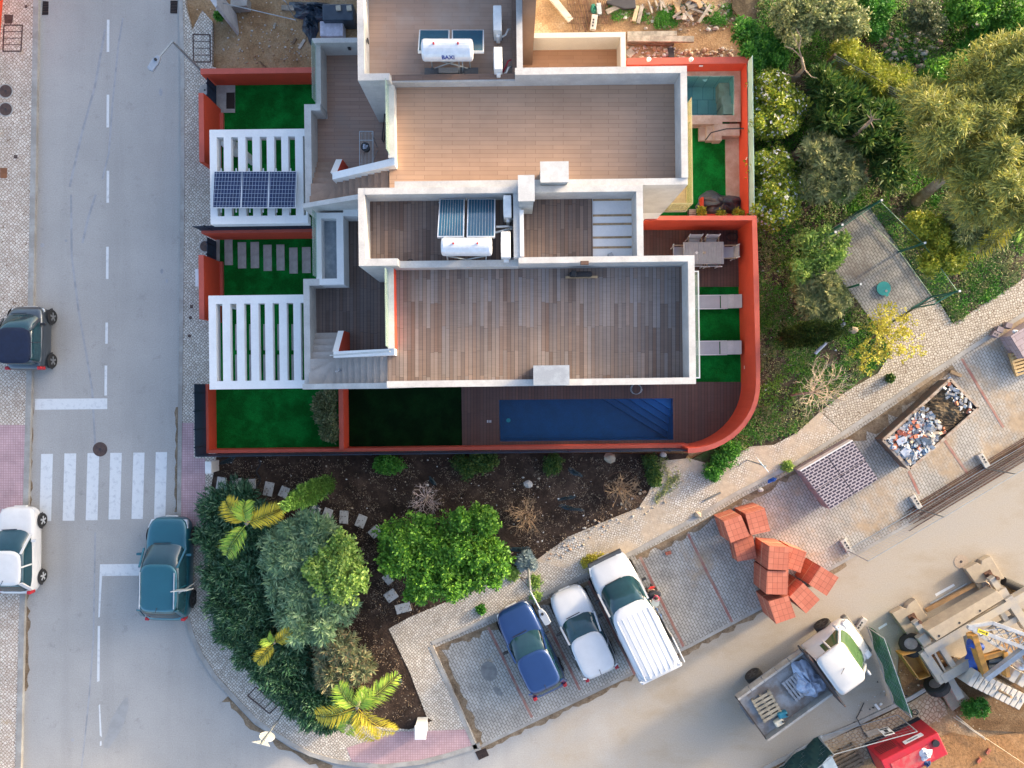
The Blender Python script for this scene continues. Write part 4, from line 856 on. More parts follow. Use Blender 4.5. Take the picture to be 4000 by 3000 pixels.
# the white van
vr, vf = car('van', 'white panel van with ribbed roof at the end of the parked row', 'van', (2468, 2398), 1.0, R(116.0), 4.85, 1.88, 1.95, whitepaint,
    [(-1, .90, 1.05), (-.985, .96, 1.12), (-.9, .99, 1.16), (-.4, 1, 1.16), (.1, 1, 1.14), (.40, .99, 1.10), (.66, .96, 1.02), (.84, .92, .92), (.95, .82, .80), (1, .68, .62)], 1.12, (-2.36, 1.42, -2.30, .62, .95, .88), None, whiterim, .32, 1.5, False, None, False)
m = MB()
shell(m, vf, [(x, .90, 1.88, 1.0) for x in (-2.36, -2.30, -.2)], lambda hw, zt, zb: [(0, zt), (hw*.9, zt-.01), (hw*.975, zt-.08), (hw*1.02, zb)])
m.build('cargo_side', whitepaint, vr)
for k in range(7): m = MB(); y = -.66+.22*k; m.bar(vf.p(-2.25, y, 1.957), vf.p(.30, y, 1.957), .045, .012); m.build('roof_rib', whitepaint, vr, bevel=.008)
m = MB(); m.box(vf.p(-.95, -.953, 1.25), (1.15, .03, 1.15), vf.a); m.build('open_doorway', plain('van_interior', (.05, .05, .05), .8), vr)
m = MB(); m.box(vf.p(-1.75, -1.02, 1.25), (1.1, .05, 1.2), vf.a); m.build('sliding_door', whitepaint, vr, bevel=.02)
m = MB(); m.box(vf.p(2.36, 0, .62), (.2, 1.5, .24), vf.a); m.build('bumper', plain('grey_bumper', (.07, .075, .08), .6), vr, bevel=.05)
m = MB(); m.box(vf.p(1.02, -.38, 1.36), (.02, .34, .26), vf.a, ry=R(-35)); m.build('dashboard_paper', whitep, vr)
# the flatbed truck
ta = R(35.8); tl = Vector((-math.sin(ta), math.cos(ta), 0))
to = Vector((10.52, -12.81, 0))+tl*.15
tr = thing('flatbed_truck', 'dusty white flatbed truck loaded with pallets and plastic sheet', 'truck', to); tf = Fr(to, ta)
m = MB(); m.box(tf.p(.5, 0, .96), (3.2, 2.05, .10), ta); m.box(tf.p(1.3, 0, .72), (5.0, .9, .22), ta); m.build('bed_floor', M('bed_steel', (0.30, 0.31, 0.32), .75, scale=1.3, col2=(0.19, 0.155, 0.13), patch=(.38, .56)), tr)
gal = M('dropside_alu', (0.50, 0.48, 0.44), .55, .3, scale=2, col2=(0.36, 0.33, 0.29))
for s_ in (1, -1):
    for k in range(5 if s_ > 0 else 1):
        ln = 3.2/5 if s_ > 0 else 3.2; m = MB(); m.box(tf.p(-1.1+ln*(k+.5), s_*1.0, 1.17), (ln-.03, .09, .34), ta); m.build('dropside', gal, tr, bevel=.01)
m = MB(); m.box(tf.p(-1.1, 0, 1.08), (.05, 2.04, .16), ta); m.build('tailboard', plain('dark_edge', (.05, .035, .03), .7), tr)
m = MB(); m.box(tf.p(2.13, -.08, 1.45), (.06, 2.5, 1.0), ta); m.build('headboard', M('rusty_headboard', (.10, .05, .035), .8, scale=4, col2=(.05, .055, .06)), tr)
tw_ = paint('truck_white', (0.56, 0.555, 0.54))
m = MB(); shell(m, tf, [(2.2, .93, 1.44, .42), (2.28, .96, 1.50, .42), (2.7, .98, 1.52, .42), (3.2, .98, 1.50, .42), (3.55, .98, 1.34, .42), (3.85, .97, 1.16, .45), (4.15, .93, 1.02, .48), (4.38, .82, .86, .5), (4.46, .62, .7, .52)], bodyprof); m.build('cab', tw_, tr, smooth=True, sub=2)
m = MB(); ringloft(m, tf, [(rrect(2.24, 3.92, .92, .14), 1.16), (rrect(2.26, 3.58, .85, .13), 1.62), (rrect(2.28, 3.30, .78, .10), 2.0)]); m.build('windows', plain('net_reflection_glass', (.06, .115, .05), .05, spec=.8), tr, smooth=True)  # green is the netting's reflection painted into the glass
m = MB(); ringloft(m, tf, [(rrect(2.20, 3.42, .87, .12, p=8), 1.95), (rrect(2.21, 3.40, .86, .12, p=8), 2.05), (rrect(2.35, 3.25, .74, .08, p=6), 2.09)], True);
m.build('cab_roof', tw_, tr, smooth=True)
for s_ in (1, -1):
    m = MB(); m.bar(tf.p(3.86, s_*.89, 1.18), tf.p(3.30, s_*.77, 2.0), .09, .06); m.build('cab_pillar', tw_, tr); m = MB(); m.bar(tf.p(3.0, s_*.92, 1.18), tf.p(2.98, s_*.79, 2.0), .07, .05); m.build('cab_pillar', tw_, tr); m = MB()
    q = [tf.p(2.24, s_*.945, 1.15), tf.p(2.78, s_*.945, 1.15), tf.p(2.74, s_*.815, 2.0), tf.p(2.24, s_*.815, 2.0)]; m.add(q, [(0, 1, 2, 3)]); m.build('cab_pillar', tw_, tr, recalc=False)
for s_ in (1, -1):
    m = MB(); m.box(tf.p(3.72, s_*1.08, 1.35), (.1, .22, .28), ta); m.build('wing_mirror', tw_, tr, bevel=.03)
    m = MB(); m.box(tf.p(4.18, s_*.74, .95), (.3, .3, .16), ta, ry=R(18)); m.build('headlight', headm, tr, bevel=.05)
    wheel(tf, 0, s_*.9, .36, .26, tr, darkrim, s_); wheel(tf, 3.5, s_*.9, .36, .26, tr, darkrim, s_)
m = MB(); m.box(tf.p(4.36, 0, .62), (.25, 1.8, .28), ta); m.build('bumper', M('dusty_bumper', (.20, .19, .16), .8), tr, bevel=.06)
m = MB(); m.tube([tf.p(2.95, 0, 2.08), tf.p(2.68, .02, 2.32)], .012, 5); m.build('aerial', blackm, tr)
m = MB(); m.bar(tf.p(3.92, .55, 1.22), tf.p(3.98, -.3, 1.22), .04, .03); m.bar(tf.p(3.92, -.05, 1.22), tf.p(3.85, -.75, 1.22), .04, .03); m.build('wiper', blackm, tr)
def pallet(fr, x, y, z, mt, label, lx=1.2, ly=1.0, nb=7, name='pallet', group='wooden pallets'):
    o = fr.p(x, y, z); rt = thing(name, label, 'pallet', o, group)
    for k in range(nb): m = MB(); m.box(fr.p(x, y-ly/2+ly*(k+.5)/nb, z+.125), (lx, ly/nb*.62, .022), fr.a); m.build('top_board', mt, rt)
    for k in range(3): m = MB(); m.box(fr.p(x-lx/2+.06+(lx-.12)*k/2, y, z+.056), (.09, ly, .11), fr.a); m.build('stringer', mt, rt)
    return rt
pallet(Fr(tf.p(-.32, 0, 1.01), ta+R(-6)), 0, 0, 0, M('pale_pallet', (.50, .41, .28), .85, var=.2, scale=4), 'weathered wooden pallet at the back of the truck bed', .85, 1.05, 6)
pallet(Fr(tf.p(1.18, -.05, 1.01), ta+R(92)), 0, 0, 0, M('grey_pallet', (.36, .37, .39), .8, var=.15, scale=4), 'grey slatted pallet under plastic sheet on the truck bed', .95, .95, 7)
def crumple(c, rx, ry, h, seed, n=26, ang=0.0, rough=.35):
    """crumpled sheet: a closed lumpy heap"""
    rnd = random.Random(seed); ph = [rnd.uniform(0, 6.28) for _ in range(8)]; m = MB(); vs = []; rows = 9
    ca, sa = math.cos(ang), math.sin(ang)
    for j in range(rows):
        t = j/(rows-1); q = 1-t*.97
        for k in range(n):
            a = 2*math.pi*k/n; e = 1+.14*math.sin(3*a+ph[0])+.10*math.sin(5*a+ph[1])+.05*math.sin(9*a+ph[2])
            zz = h*(math.sin(t*math.pi/2))*(1+rough*math.sin(4*a+ph[3]+5*t)+rough*.7*math.sin(7*a+ph[4]-8*t))*.8 if j else 0
            x, y = rx*q*e*math.cos(a), ry*q*e*math.sin(a)
            vs.append((c[0]+x*ca-y*sa, c[1]+x*sa+y*ca, c[2]+max(0, zz)+rnd.uniform(0, .04)*h))
    fs = [(j*n+k, j*n+(k+1) % n, (j+1)*n+(k+1) % n, (j+1)*n+k) for j in range(rows-1) for k in range(n)]+[tuple((rows-1)*n+k for k in range(n)), tuple(range(n-1, -1, -1))]
    m.add(vs, fs); return m
sheetm = M('plastic_sheet', (0.50, 0.56, 0.68), .25, scale=5, col2=(0.34, 0.40, 0.52), spec=.7)
one(crumple(tf.p(1.62, -.10, 1.05), .55, .82, .34, 5, 30, ta), 'plastic_sheet', sheetm, 'crumpled translucent plastic sheet over the grey pallet behind the cab', 'plastic sheet', smooth=False)
def jerry(p, ang, mt, label):
    rt = thing('canister', label, 'canister', p); f2 = Fr(p, ang); m = MB(); m.box(f2.p(0, 0, .13), (.38, .24, .26), ang); m.build('body', mt, rt, bevel=.05); m = MB(); m.cyl(f2.p(.14, 0, .25), f2.p(.14, 0, .31), .04, 10); m.build('cap', blackm, rt)
jerry(Vector(tf.p(.0, -.60, 1.01)), ta-R(20), plain('teal_plastic', (.02, .19, .26), .5), 'teal plastic canister on the truck bed beside the pale one')
jerry(Vector(tf.p(-.30, -.76, 1.01)), ta-R(5), plain('cream_plastic', (.70, .62, .46), .5), 'cream plastic canister in the rear corner of the truck bed')
# ================================================================ THINGS ON ROOFS AND IN THE GARDENS
colm = plain('collector_glass', (0.012, 0.075, 0.13), .08, spec=.9)
def lettering(text, size, mtx, mt, parent, bold=.006):
    f = bpy.data.curves.new('lettering', 'FONT'); f.body = text; f.size = size; f.extrude = .004; f.align_x = 'CENTER'; f.align_y = 'CENTER'; f.offset = bold
    t = bpy.data.objects.new('lettering_tmp', f); COL.objects.link(t); bpy.context.view_layer.update()
    me = bpy.data.meshes.new_from_object(t.evaluated_get(bpy.context.evaluated_depsgraph_get())); bpy.data.objects.remove(t)
    me.transform(mtx); me.materials.clear(); me.materials.append(mt)
    o = bpy.data.objects.new('lettering', me); COL.objects.link(o); o.parent = parent; return o
def pv_cells():
    return grid_tex('pv_cells', (0.010, 0.022, 0.075), (0.30, 0.36, 0.45), .115, .16, .006, c2=(0.008, 0.018, 0.06), rough=.12, dirt=False)
pvm = pv_cells()
for i, (a, b) in enumerate(((829, 941), (941, 1047), (1047, 1154))):
    q0 = [g(a+7, 669, 2.98), g(b+6, 669, 2.98), g(b, 812, 3.28), g(a, 812, 3.28)]
    if i: q0[0] = g(a+4, 669, 2.98); q0[3] = g(a+1, 812, 3.28)
    c = sum(q0, Vector())/4; rt = thing('photovoltaic_module', 'dark blue photovoltaic panel on the upper pergola, %s of three' % ('left', 'middle', 'right')[i], 'solar panel', (c.x, c.y, 2.92), 'photovoltaic panels on the pergola')
    m = MB(); nrm = (q0[1]-q0[0]).cross(q0[3]-q0[0]).normalized(); nrm = nrm if nrm.z > 0 else -nrm
    m.add([p-nrm*.035 for p in q0]+q0, [(3, 2, 1, 0), (4, 5, 6, 7)]+[(k, (k+1) % 4, 4+(k+1) % 4, 4+k) for k in range(4)]); m.build('frame', alu, rt)
    m = MB(); u = (q0[1]-q0[0]).normalized(); v = (q0[3]-q0[0]).normalized(); ins = .022
    m.add([q0[0]+u*ins+v*ins+nrm*.003, q0[1]-u*ins+v*ins+nrm*.003, q0[2]-u*ins-v*ins+nrm*.003, q0[3]+u*ins-v*ins+nrm*.003], [(0, 1, 2, 3)]); m.build('cells', pvm, rt)
    m = MB(); m.bar(q0[0]+u*.25+Vector((0, .12, -.05)), q0[3]+u*.25+Vector((0, -.12, -.20)), .04, .04); m.bar(q0[1]-u*.25+Vector((0, .12, -.05)), q0[2]-u*.25+Vector((0, -.12, -.20)), .04, .04); m.build('rail', alu, rt)
def heater(label, base, panels, tank, z0, legs, text=None, stripes=True):
    rt = thing('solar_water_heater', label, 'water heater', (*g(*base, z0)[:2], z0))
    for (x0, y0, x1, y1, za, zb, sk) in panels:
        q = [g(x0+sk, y0, za), g(x1, y0, za), g(x1-sk*.3, y1, zb), g(x0, y1, zb)]; n_ = (q[1]-q[0]).cross(q[3]-q[0]).normalized(); n_ = n_ if n_.z > 0 else -n_
        m = MB(); m.add([p-n_*.08 for p in q]+q, [(3, 2, 1, 0), (4, 5, 6, 7)]+[(k, (k+1) % 4, 4+(k+1) % 4, 4+k) for k in range(4)]); co = m.build('collector', alu, rt)
        u = (q[1]-q[0]).normalized(); v = (q[3]-q[0]).normalized(); e = .035; m = MB()
        c_ = [q[0]+u*e+v*e, q[1]-u*e+v*e, q[2]-u*e-v*e, q[3]+u*e-v*e]; m.add([p+n_*.004 for p in c_], [(0, 1, 2, 3)]); m.build('absorber', colm, co)
        if stripes:
            m = MB()
            for k in range(1, 9):
                a = c_[0].lerp(c_[1], k/9); b = c_[3].lerp(c_[2], k/9); m.bar(a+n_*.007, b+n_*.007, .012, .004)
            m.build('riser_line', galv, co)
    (tx0, tx1, ty, tz, tr_) = tank; a, b = g(tx0, ty, tz), g(tx1, ty, tz); m = MB()
    n = 24; L = (b-a); d = L.normalized(); pts = [(0, .70), (.015, .92), (.05, 1), (.95, 1), (.985, .92), (1, .70)]; vs = []
    for t, q in pts:
        for k in range(n): th = 2*math.pi*k/n; vs.append(a+L*t+Vector((0, 1, 0))*math.cos(th)*tr_*q+Vector((0, 0, 1))*math.sin(th)*tr_*q)
    m.add(vs, [(i*n+k, i*n+(k+1) % n, (i+1)*n+(k+1) % n, (i+1)*n+k) for i in range(5) for k in range(n)]+[tuple(range(n)), tuple(5*n+k for k in range(n))])
    tk = m.build('tank', plain('tank_white', (.78, .79, .80), .3, .2), rt, smooth=False)
    for k in range(2):
        m = MB(); p = a.lerp(b, (.25, .72)[k]); m.cyl((p.x, p.y+.05, p.z+tr_-.02), (p.x, p.y+.05, p.z+tr_+.06), .03, 10); m.build('valve', plain('red_cap', (.5, .03, .03), .5), tk)
    if text:
        p = a.lerp(b, .52); lettering(text, .19, Matrix.Translation(Vector((p.x, p.y-math.sin(R(64))*tr_-.006, p.z+math.cos(R(64))*tr_+.006))-rt.location) @ Matrix.Rotation(R(64), 4, 'X'), plain('blue_letter', (.01, .05, .30), .5), rt, .003)
    for (p, q) in legs:
        m = MB(); m.bar(g(*p), g(*q), .035, .035); m.build('leg', galv, rt)
    return rt
hz = ZD
heater('white solar water heater with two dark collectors on the dark board deck', (1820, 860), [(1708, 776, 1815, 925, ZD+.35, ZD+1.0, 9), (1823, 776, 1935, 925, ZD+.35, ZD+1.0, 4)], (1724, 1922, 964, ZD+1.05, .29), ZD,
       [((1745, 998, ZD+.9), (1752, 1027, ZD)), ((1900, 998, ZD+.9), (1897, 1027, ZD)), ((1752, 1027, ZD+.05), (1897, 1000, ZD+.7)), ((1745, 1000, ZD+.7), (1897, 1027, ZD+.05)), ((1715, 790, ZD+.3), (1722, 800, ZD)), ((1925, 790, ZD+.3), (1920, 800, ZD))])
heater('silver solar water heater lettered in blue, on the tan tiled upper deck', (1760, 200), [(1632, 116, 1756, 200, ZD+.35, ZD+.95, 6), (1765, 116, 1890, 200, ZD+.35, ZD+.95, 0)], (1648, 1848, 196, ZD+1.2, .33), ZD,
       [((1684, 230, ZD+.9), (1690, 275, ZD)), ((1833, 230, ZD+.9), (1838, 270, ZD)), ((1700, 232, ZD+.85), (1830, 268, ZD+.1)), ((1696, 268, ZD+.1), (1795, 232, ZD+.85)), ((1792, 230, ZD+.9), (1796, 300, ZD)), ((1806, 230, ZD+.9), (1809, 300, ZD)), ((1640, 126, ZD+.3), (1644, 134, ZD)), ((1880, 126, ZD+.3), (1876, 134, ZD))], 'BAXI', False)
m = MB(); m.pbox((1658, 266), (1868, 288), ZD, ZD+.13); one(m, 'concrete_sill', M('dark_sill', (.17, .17, .17), .8), 'dark concrete sill under the lettered water heater', 'sill')
m = MB(); m.pbox((1713, 264), (1790, 284), ZD+.13, ZD+.2); one(m, 'ballast_block', concrete, 'pale ballast block resting on the dark concrete sill', 'block')
def ac(pa, pb, z0, label):
    r_ = rect(pa, pb, z0+.85); c = tow((r_[0]+r_[2])/2, (r_[1]+r_[3])/2); rt = thing('air_conditioner', label, 'air conditioner', (*c, z0), 'outdoor air conditioning units')
    m = MB(); m.lbox(*r_, z0+.1, z0+.85); m.build('casing', whitep, rt, bevel=.025)
    m = MB(); m.lbox(r_[0]+.08, r_[1]-.10, r_[2]-.06, r_[1]-.001, z0+.15, z0+.62); m.build('side_cover', whitep, rt, bevel=.02)
    m = MB(); xg = r_[0]-.001
    cx, cy = tow(r_[0]-.012, (r_[1]+r_[3])/2+.05)
    m.tube([(cx, cy, z0+.48), (cx+.01, cy, z0+.48)], .26, 22); m.build('fan_grille', plain('grille_grey', (.45, .46, .46), .5), rt)
    for k in (.15, .85): m = MB(); y = lerp(r_[1], r_[3], k); m.lbox(r_[0]-.02, y-.03, r_[2]+.02, y+.03, z0, z0+.1); m.build('foot', blackm, rt)
    a = tow(r_[2], r_[1]+.05); m = MB(); m.tube([(a[0], a[1], z0+.3), (a[0]+.12, a[1]+.02, z0+.4), (a[0]+.2, a[1]+.22, z0+.35), (a[0]+.28, a[1]+.30, z0+.2)], .03, 7); m.build('pipe', whitep, rt)
ac((1966, 762), (1998, 848), ZD, 'upright white air conditioner against the north parapet of the heater deck')
ac((1956, 904), (1995, 1006), ZD, 'white air conditioner beside the round tank on the dark board deck')
ac((1926, 20), (1960, 118), ZD, 'white air conditioner at the top of the picture on the tan tiled deck')
ac((1928, 182), (1962, 270), ZD, 'white air conditioner with red hose near the lettered tank')
m = MB(); p = [g(1962, 284, ZD+.2), g(1975, 262, ZD+.3), g(1985, 238, ZD+.35), g(1996, 234, ZD+.3)]; m.tube(p, .025, 7); one(m, 'hose', plain('red_hose', (.5, .02, .04), .5), 'red hose beside the lower air conditioner on the tan deck', 'hose')
m = MB(); m.tube([g(1938, 886, ZD+.5), g(1985, 884, ZD+.5), g(2000, 888, ZD+.3)], .035, 8); m.tube([g(1935, 908, ZD+.4), g(1968, 900, ZD+.5), g(2000, 893, ZD+.3)], .035, 8); one(m, 'insulated_pipe', whitep, 'white lagged pipes from collectors to the dividing wall', 'pipe')
m = MB(); P = [g(1604+13*math.cos(t*.5)*(1-.02*t), 1022+10*math.sin(t*.5), ZD+.02+.004*t) for t in range(26)]; m.tube(P, .012, 5); one(m, 'cable_coil', blackm, 'small black cable coil at the edge of the heater deck', 'cable')
m = MB(); P = [g(1494+4*math.sin(t*.9), 448+110*min(t, 14-t)/7.0, ZT+1.0-.07*min(t, 14-t)) for t in range(15)]
P = [g(1502, 446, ZT+1.0), g(1498, 490, ZT+.2), g(1492, 545, ZT+.03), g(1497, 556, ZT+.03), g(1503, 540, ZT+.03), g(1506, 490, ZT+.2), g(1505, 446, ZT+1.0)]; m.tube(P, .022, 6); one(m, 'garden_hose', blackm, 'black hose looped down the white wall of the tan villa terrace', 'hose')
# drying rack and bucket
rk = thing('drying_rack', 'folding steel drying rack on the brown tiled terrace', 'drying rack', g(1430, 580, ZT))
m = MB(); z = ZT+.95
for k in range(10): x = 1406+5.5*k; m.tube([g(x, 514, z), g(x, 648, z)], .008, 5)
m.build('rod', steel, rk)
m = MB()
for a, b in (((1405, 513), (1457, 513)), ((1457, 513), (1457, 648)), ((1457, 648), (1405, 648)), ((1405, 648), (1405, 513)), ((1405, 548), (1457, 548))): m.tube([g(*a, z), g(*b, z)], .016, 6)
m.build('frame', steel, rk)
for a, b in (((1409, 640), (1426, 590)), ((1452, 640), (1474, 588)), ((1412, 520), (1426, 580)), ((1452, 520), (1474, 575))): m = MB(); m.tube([g(*a, z), g(*b, ZT)], .013, 6); m.build('leg', steel, rk)
bk = thing('bucket', 'black bucket with white cloth on the drying rack', 'bucket', g(1432, 582, z+.02)); m = MB(); a = g(1432, 582, z+.02); m.tube([a, a+Vector((0, 0, .26))], .13, 18, .16); m.build('pail', blackm, bk)
m = MB(); m2 = crumple((a.x, a.y, a.z+.22), .13, .12, .10, 8, 16); m2.build('cloth', M('pale_cloth', (.55, .58, .68), .8, scale=8), bk)
# on the main dark deck
m = MB(); a = toloc(*g(2209, 1084, ZD)[:2]); b = toloc(*g(2333, 1084, ZD)[:2]); m.lbox(a[0], a[1]-.035, b[0], a[1]+.035, ZD, ZD+.09); one(m, 'timber_batten', wood, 'loose timber batten on the dark deck by its top parapet', 'batten')
bg_ = thing('tool_bag', 'black bag against the parapet behind the timber batten', 'bag', g(2280, 1068, ZD)); m = MB(); m.pbox((2225, 1060), (2315, 1078), ZD, ZD+.28); m.build('bag_body', M('bag_cloth', (.03, .028, .032), .9), bg_, bevel=.05); m = MB(); m.pbox((2232, 1056), (2252, 1078), ZD+.02, ZD+.38); m.build('pocket', blackm, bg_, bevel=.03)
m = MB(); m.pbox((2268, 1019), (2300, 1033), ZP+.004, ZP+.12); one(m, 'brick', M('brown_brick', (.15, .085, .06), .85), 'brown brick lying on the white parapet above the black bag', 'brick')
m = MB(); rnd = random.Random(4)
for k in range(14): p = g(rnd.uniform(2370, 2445), rnd.uniform(938, 1005), ZD-.09); m.box((p.x, p.y, ZD-.09), (rnd.uniform(.05, .16), .02, .015), rnd.uniform(0, 3))
struct(m, 'dry_leaves', plain('dead_leaf', (.05, .05, .045), .9), 'stuff')
m = MB(); a = g(2383, 1000, ZD-.1); m.box((a.x, a.y, ZD), (.16, .16, .16), .4); one(m, 'paint_tin', M('tin_silver', (.45, .45, .44), .4, .6), 'small square tin at the foot of the bare joists', 'tin', bevel=.02)
m = MB(); a = g(1336, 1395, ZT+.6); m2 = crumple((*tow(-6.03, .55), 4.5), .17, .12, .16, 11, 18); one(m2, 'cement_bag', plain('bag_paper', (.60, .62, .66), .7), 'crumpled pale bag on the grey stair of the dark-deck villa', 'bag')
# garden furniture
def lounger(px0, px1, py0, py1, label):
    za = .42; r_ = rect((px0, py0), (px1, py1), za); c = tow((r_[0]+r_[2])/2, (r_[1]+r_[3])/2); rt = thing('sun_lounger', label, 'sun lounger', (*c, ZG), 'grey sun loungers on the side lawn')
    fab = M('lounger_mesh', (.46, .45, .47), .85, var=.03, scale=4) if 'lounger_mesh' not in bpy.data.materials else bpy.data.materials['lounger_mesh']
    xh = lerp(r_[0], r_[2], .62)
    m = MB(); m.lbox(r_[0], r_[1]+.03, xh-.02, r_[3]-.03, za-.03, za); m.build('seat', fab, rt)
    m = MB(); m.lslope(xh+.02, r_[1]+.02, r_[2], r_[3]-.02, za-.0, za+.03, za+.30, 'x'); m.build('backrest', fab, rt)
    m = MB(); xa = lerp(xh, r_[2], .35); m.lslope(xa, r_[1]+.015, lerp(xh, r_[2], .62), r_[3]-.015, za+.09, za+.155, za+.23, 'x'); m.build('headrest', plain('head_pad', (.50, .49, .50), .8) if 'head_pad' not in bpy.data.materials else bpy.data.materials['head_pad'], rt)
    m = MB()
    for y in (r_[1], r_[3]-.03): m.lbox(r_[0], y, xh+.3, y+.03, za-.05, za+.005)
    m.build('frame', whitep, rt)
    for x in (r_[0]+.1, xh+.2):
        for y in (r_[1]+.01, r_[3]-.05): m = MB(); m.lbox(x, y, x+.04, y+.04, ZG, za-.05); m.build('leg', whitep, rt)
lounger(2690, 2890, 1153, 1206, 'grey sun lounger nearer the dining deck'); lounger(2688, 2888, 1332, 1386, 'grey sun lounger nearer the pool')
DZ = ZG+.05; zt_ = .95; tb = rect((2669, 946), (2829, 1031), zt_); c = tow((tb[0]+tb[2])/2, (tb[1]+tb[3])/2)
dt = thing('dining_table', 'pale grey slatted dining table on the dark garden deck', 'table', (*c, DZ)); lg = M('grey_slat', (.44, .42, .40), .6, var=.05, scale=5)
for k in range(16): x = lerp(tb[0], tb[2], k/16); m = MB(); m.lbox(x, tb[1], x+(tb[2]-tb[0])/16-.012, tb[3], zt_-.03, zt_); m.build('slat', lg, dt)
m = MB(); m.lbox(tb[0]+.02, tb[1]+.02, tb[2]-.02, tb[3]-.02, zt_-.09, zt_-.035); m.build('frame', lg, dt)
for x in (tb[0]+.05, tb[2]-.11):
    for y in (tb[1]+.05, tb[3]-.11): m = MB(); m.lbox(x, y, x+.06, y+.06, DZ, zt_-.09); m.build('leg', lg, dt)
def chair(px, py, ang, label):
    o = g(px, py, .6); o.z = DZ; f = Fr(o, ang+TH); rt = thing('garden_chair', label, 'chair', o, 'grey garden chairs around the table')
    m = MB(); m.box(f.p(0, 0, .44), (.46, .46, .03), f.a); m.build('seat', bpy.data.materials['lounger_mesh'], rt)
    m = MB(); m.bar(f.p(-.22, 0, .44), f.p(-.30, 0, .92), .46, .02, up=(f.c, f.s, 0)); m.build('backrest', bpy.data.materials['lounger_mesh'], rt)
    for s_ in (1, -1):
        m = MB(); m.box(f.p(-.02, s_*.26, .65), (.5, .05, .03), f.a); m.build('armrest', M('teak', (.45, .33, .2), .7) if 'teak' not in bpy.data.materials else bpy.data.materials['teak'], rt)
        m = MB(); m.bar(f.p(-.24, s_*.25, .44), f.p(-.31, s_*.25, .95), .035, .035); m.build('back_post', whitep, rt)
        for x in (.22, -.22): m = MB(); m.bar(f.p(x, s_*.24, 0), f.p(x, s_*.24, .64 if x > 0 else .44), .035, .035); m.build('leg', whitep, rt)
chair(2650, 988, 0.0, 'grey garden chair at the left end of the slatted table'); chair(2843, 988, math.pi, 'grey garden chair at the right end of the slatted table')
chair(2709, 955, -math.pi/2, 'grey garden chair behind the table, further left'); chair(2775, 955, -math.pi/2, 'grey garden chair behind the table, further right')
chair(2720, 1020, math.pi/2, 'grey garden chair tucked in front of the table, beside the parapet'); chair(2780, 1020, math.pi/2, 'grey garden chair tucked in front of the table, further right')
m = MB(); a = g(2721, 987, zt_); m.box((a.x, a.y, zt_+.02), (.10, .10, .04), .7); one(m, 'candle_dish', whitep, 'small white square dish on the slatted table', 'dish', bevel=.01)
m = MB(); a = g(2751, 988, zt_); m.disc((a.x, a.y, zt_), .05, .09, 12); one(m, 'candle', plain('beige_wax', (.55, .42, .28), .5), 'small beige candle on the slatted table', 'candle')
m = MB(); P = [g(2860+22*math.cos(t*.6), 925+16*math.sin(t*.6), DZ+.02+.003*t) for t in range(32)]; m.tube(P, .015, 5); one(m, 'garden_hose', blackm, 'black hose coiled in the corner of the dining deck', 'hose')
m = MB(); P = [g(2485+25*math.cos(t*.55)*(1-.01*t), 1520+20*math.sin(t*.55), DZ+.02) for t in range(34)]; m.tube(P, .01, 5); one(m, 'pool_hose', galv, 'thin grey hose coiled on the pool deck under the parapet', 'hose')
m = MB(); a = g(1911, 1646, DZ)
for k in range(3): m.lbox(*[q for q in (toloc(a.x, a.y)[0]-.09+.07*k, toloc(a.x, a.y)[1]-.05, toloc(a.x, a.y)[0]-.06+.07*k, toloc(a.x, a.y)[1]+.05)], DZ, DZ+.012)
one(m, 'deck_vent', alu, 'small pale vent slots in the pool deck', 'vent')
# covered barbecue in the tan villa garden
bb = thing('planter_bed', 'red planter box at the end of the tan villa garden', 'planter', g(2760, 800, 0)); m = MB(); m.pbox((2741, 770), (2750, 843), 0, .6); m.pbox((2750, 836), (2890, 843), 0, .6); m.build('planter_wall', redm, bb)
cv = M('black_tarpaulin', (.045, .05, .06), .5, scale=3, col2=(.075, .08, .092), spec=.6)
one(crumple((*g(2822, 796, .6)[:2], .15), 1.0, .60, .72, 21, 34, 0, .10), 'tarpaulin', cv, 'black tarpaulin bundled over garden furniture beside the red rear wall', 'tarpaulin')
cr = thing('crate', 'grey slatted wooden box beside the glass balcony corner', 'crate', g(2708, 830, ZG))
for k in range(4): m = MB(); m.pbox((2692, 817+7*k), (2719, 822+7*k), .5, .54); m.build('slat', woodg, cr)
m = MB(); m.pbox((2692, 817), (2719, 844), ZG, .5); m.build('box_body', plain('box_dark', (.05, .045, .04), .9), cr)
# round lamps on the rear wall
for px, lb in ((2532, 'left'), (2696, 'right')):
    rt = thing('wall_light', 'round white globe light on the red rear wall coping, %s one' % lb, 'light', g(px, 238, 1.7), 'globe lights on the rear wall'); a = g(px, 238, 1.7); m = MB(); m.ell((a.x, a.y, 1.84), (.09, .09, .09), 12, 8); m.build('globe', whitep, rt, smooth=True); m = MB(); m.disc(a, .06, .06, 12); m.build('base', concrete, rt)
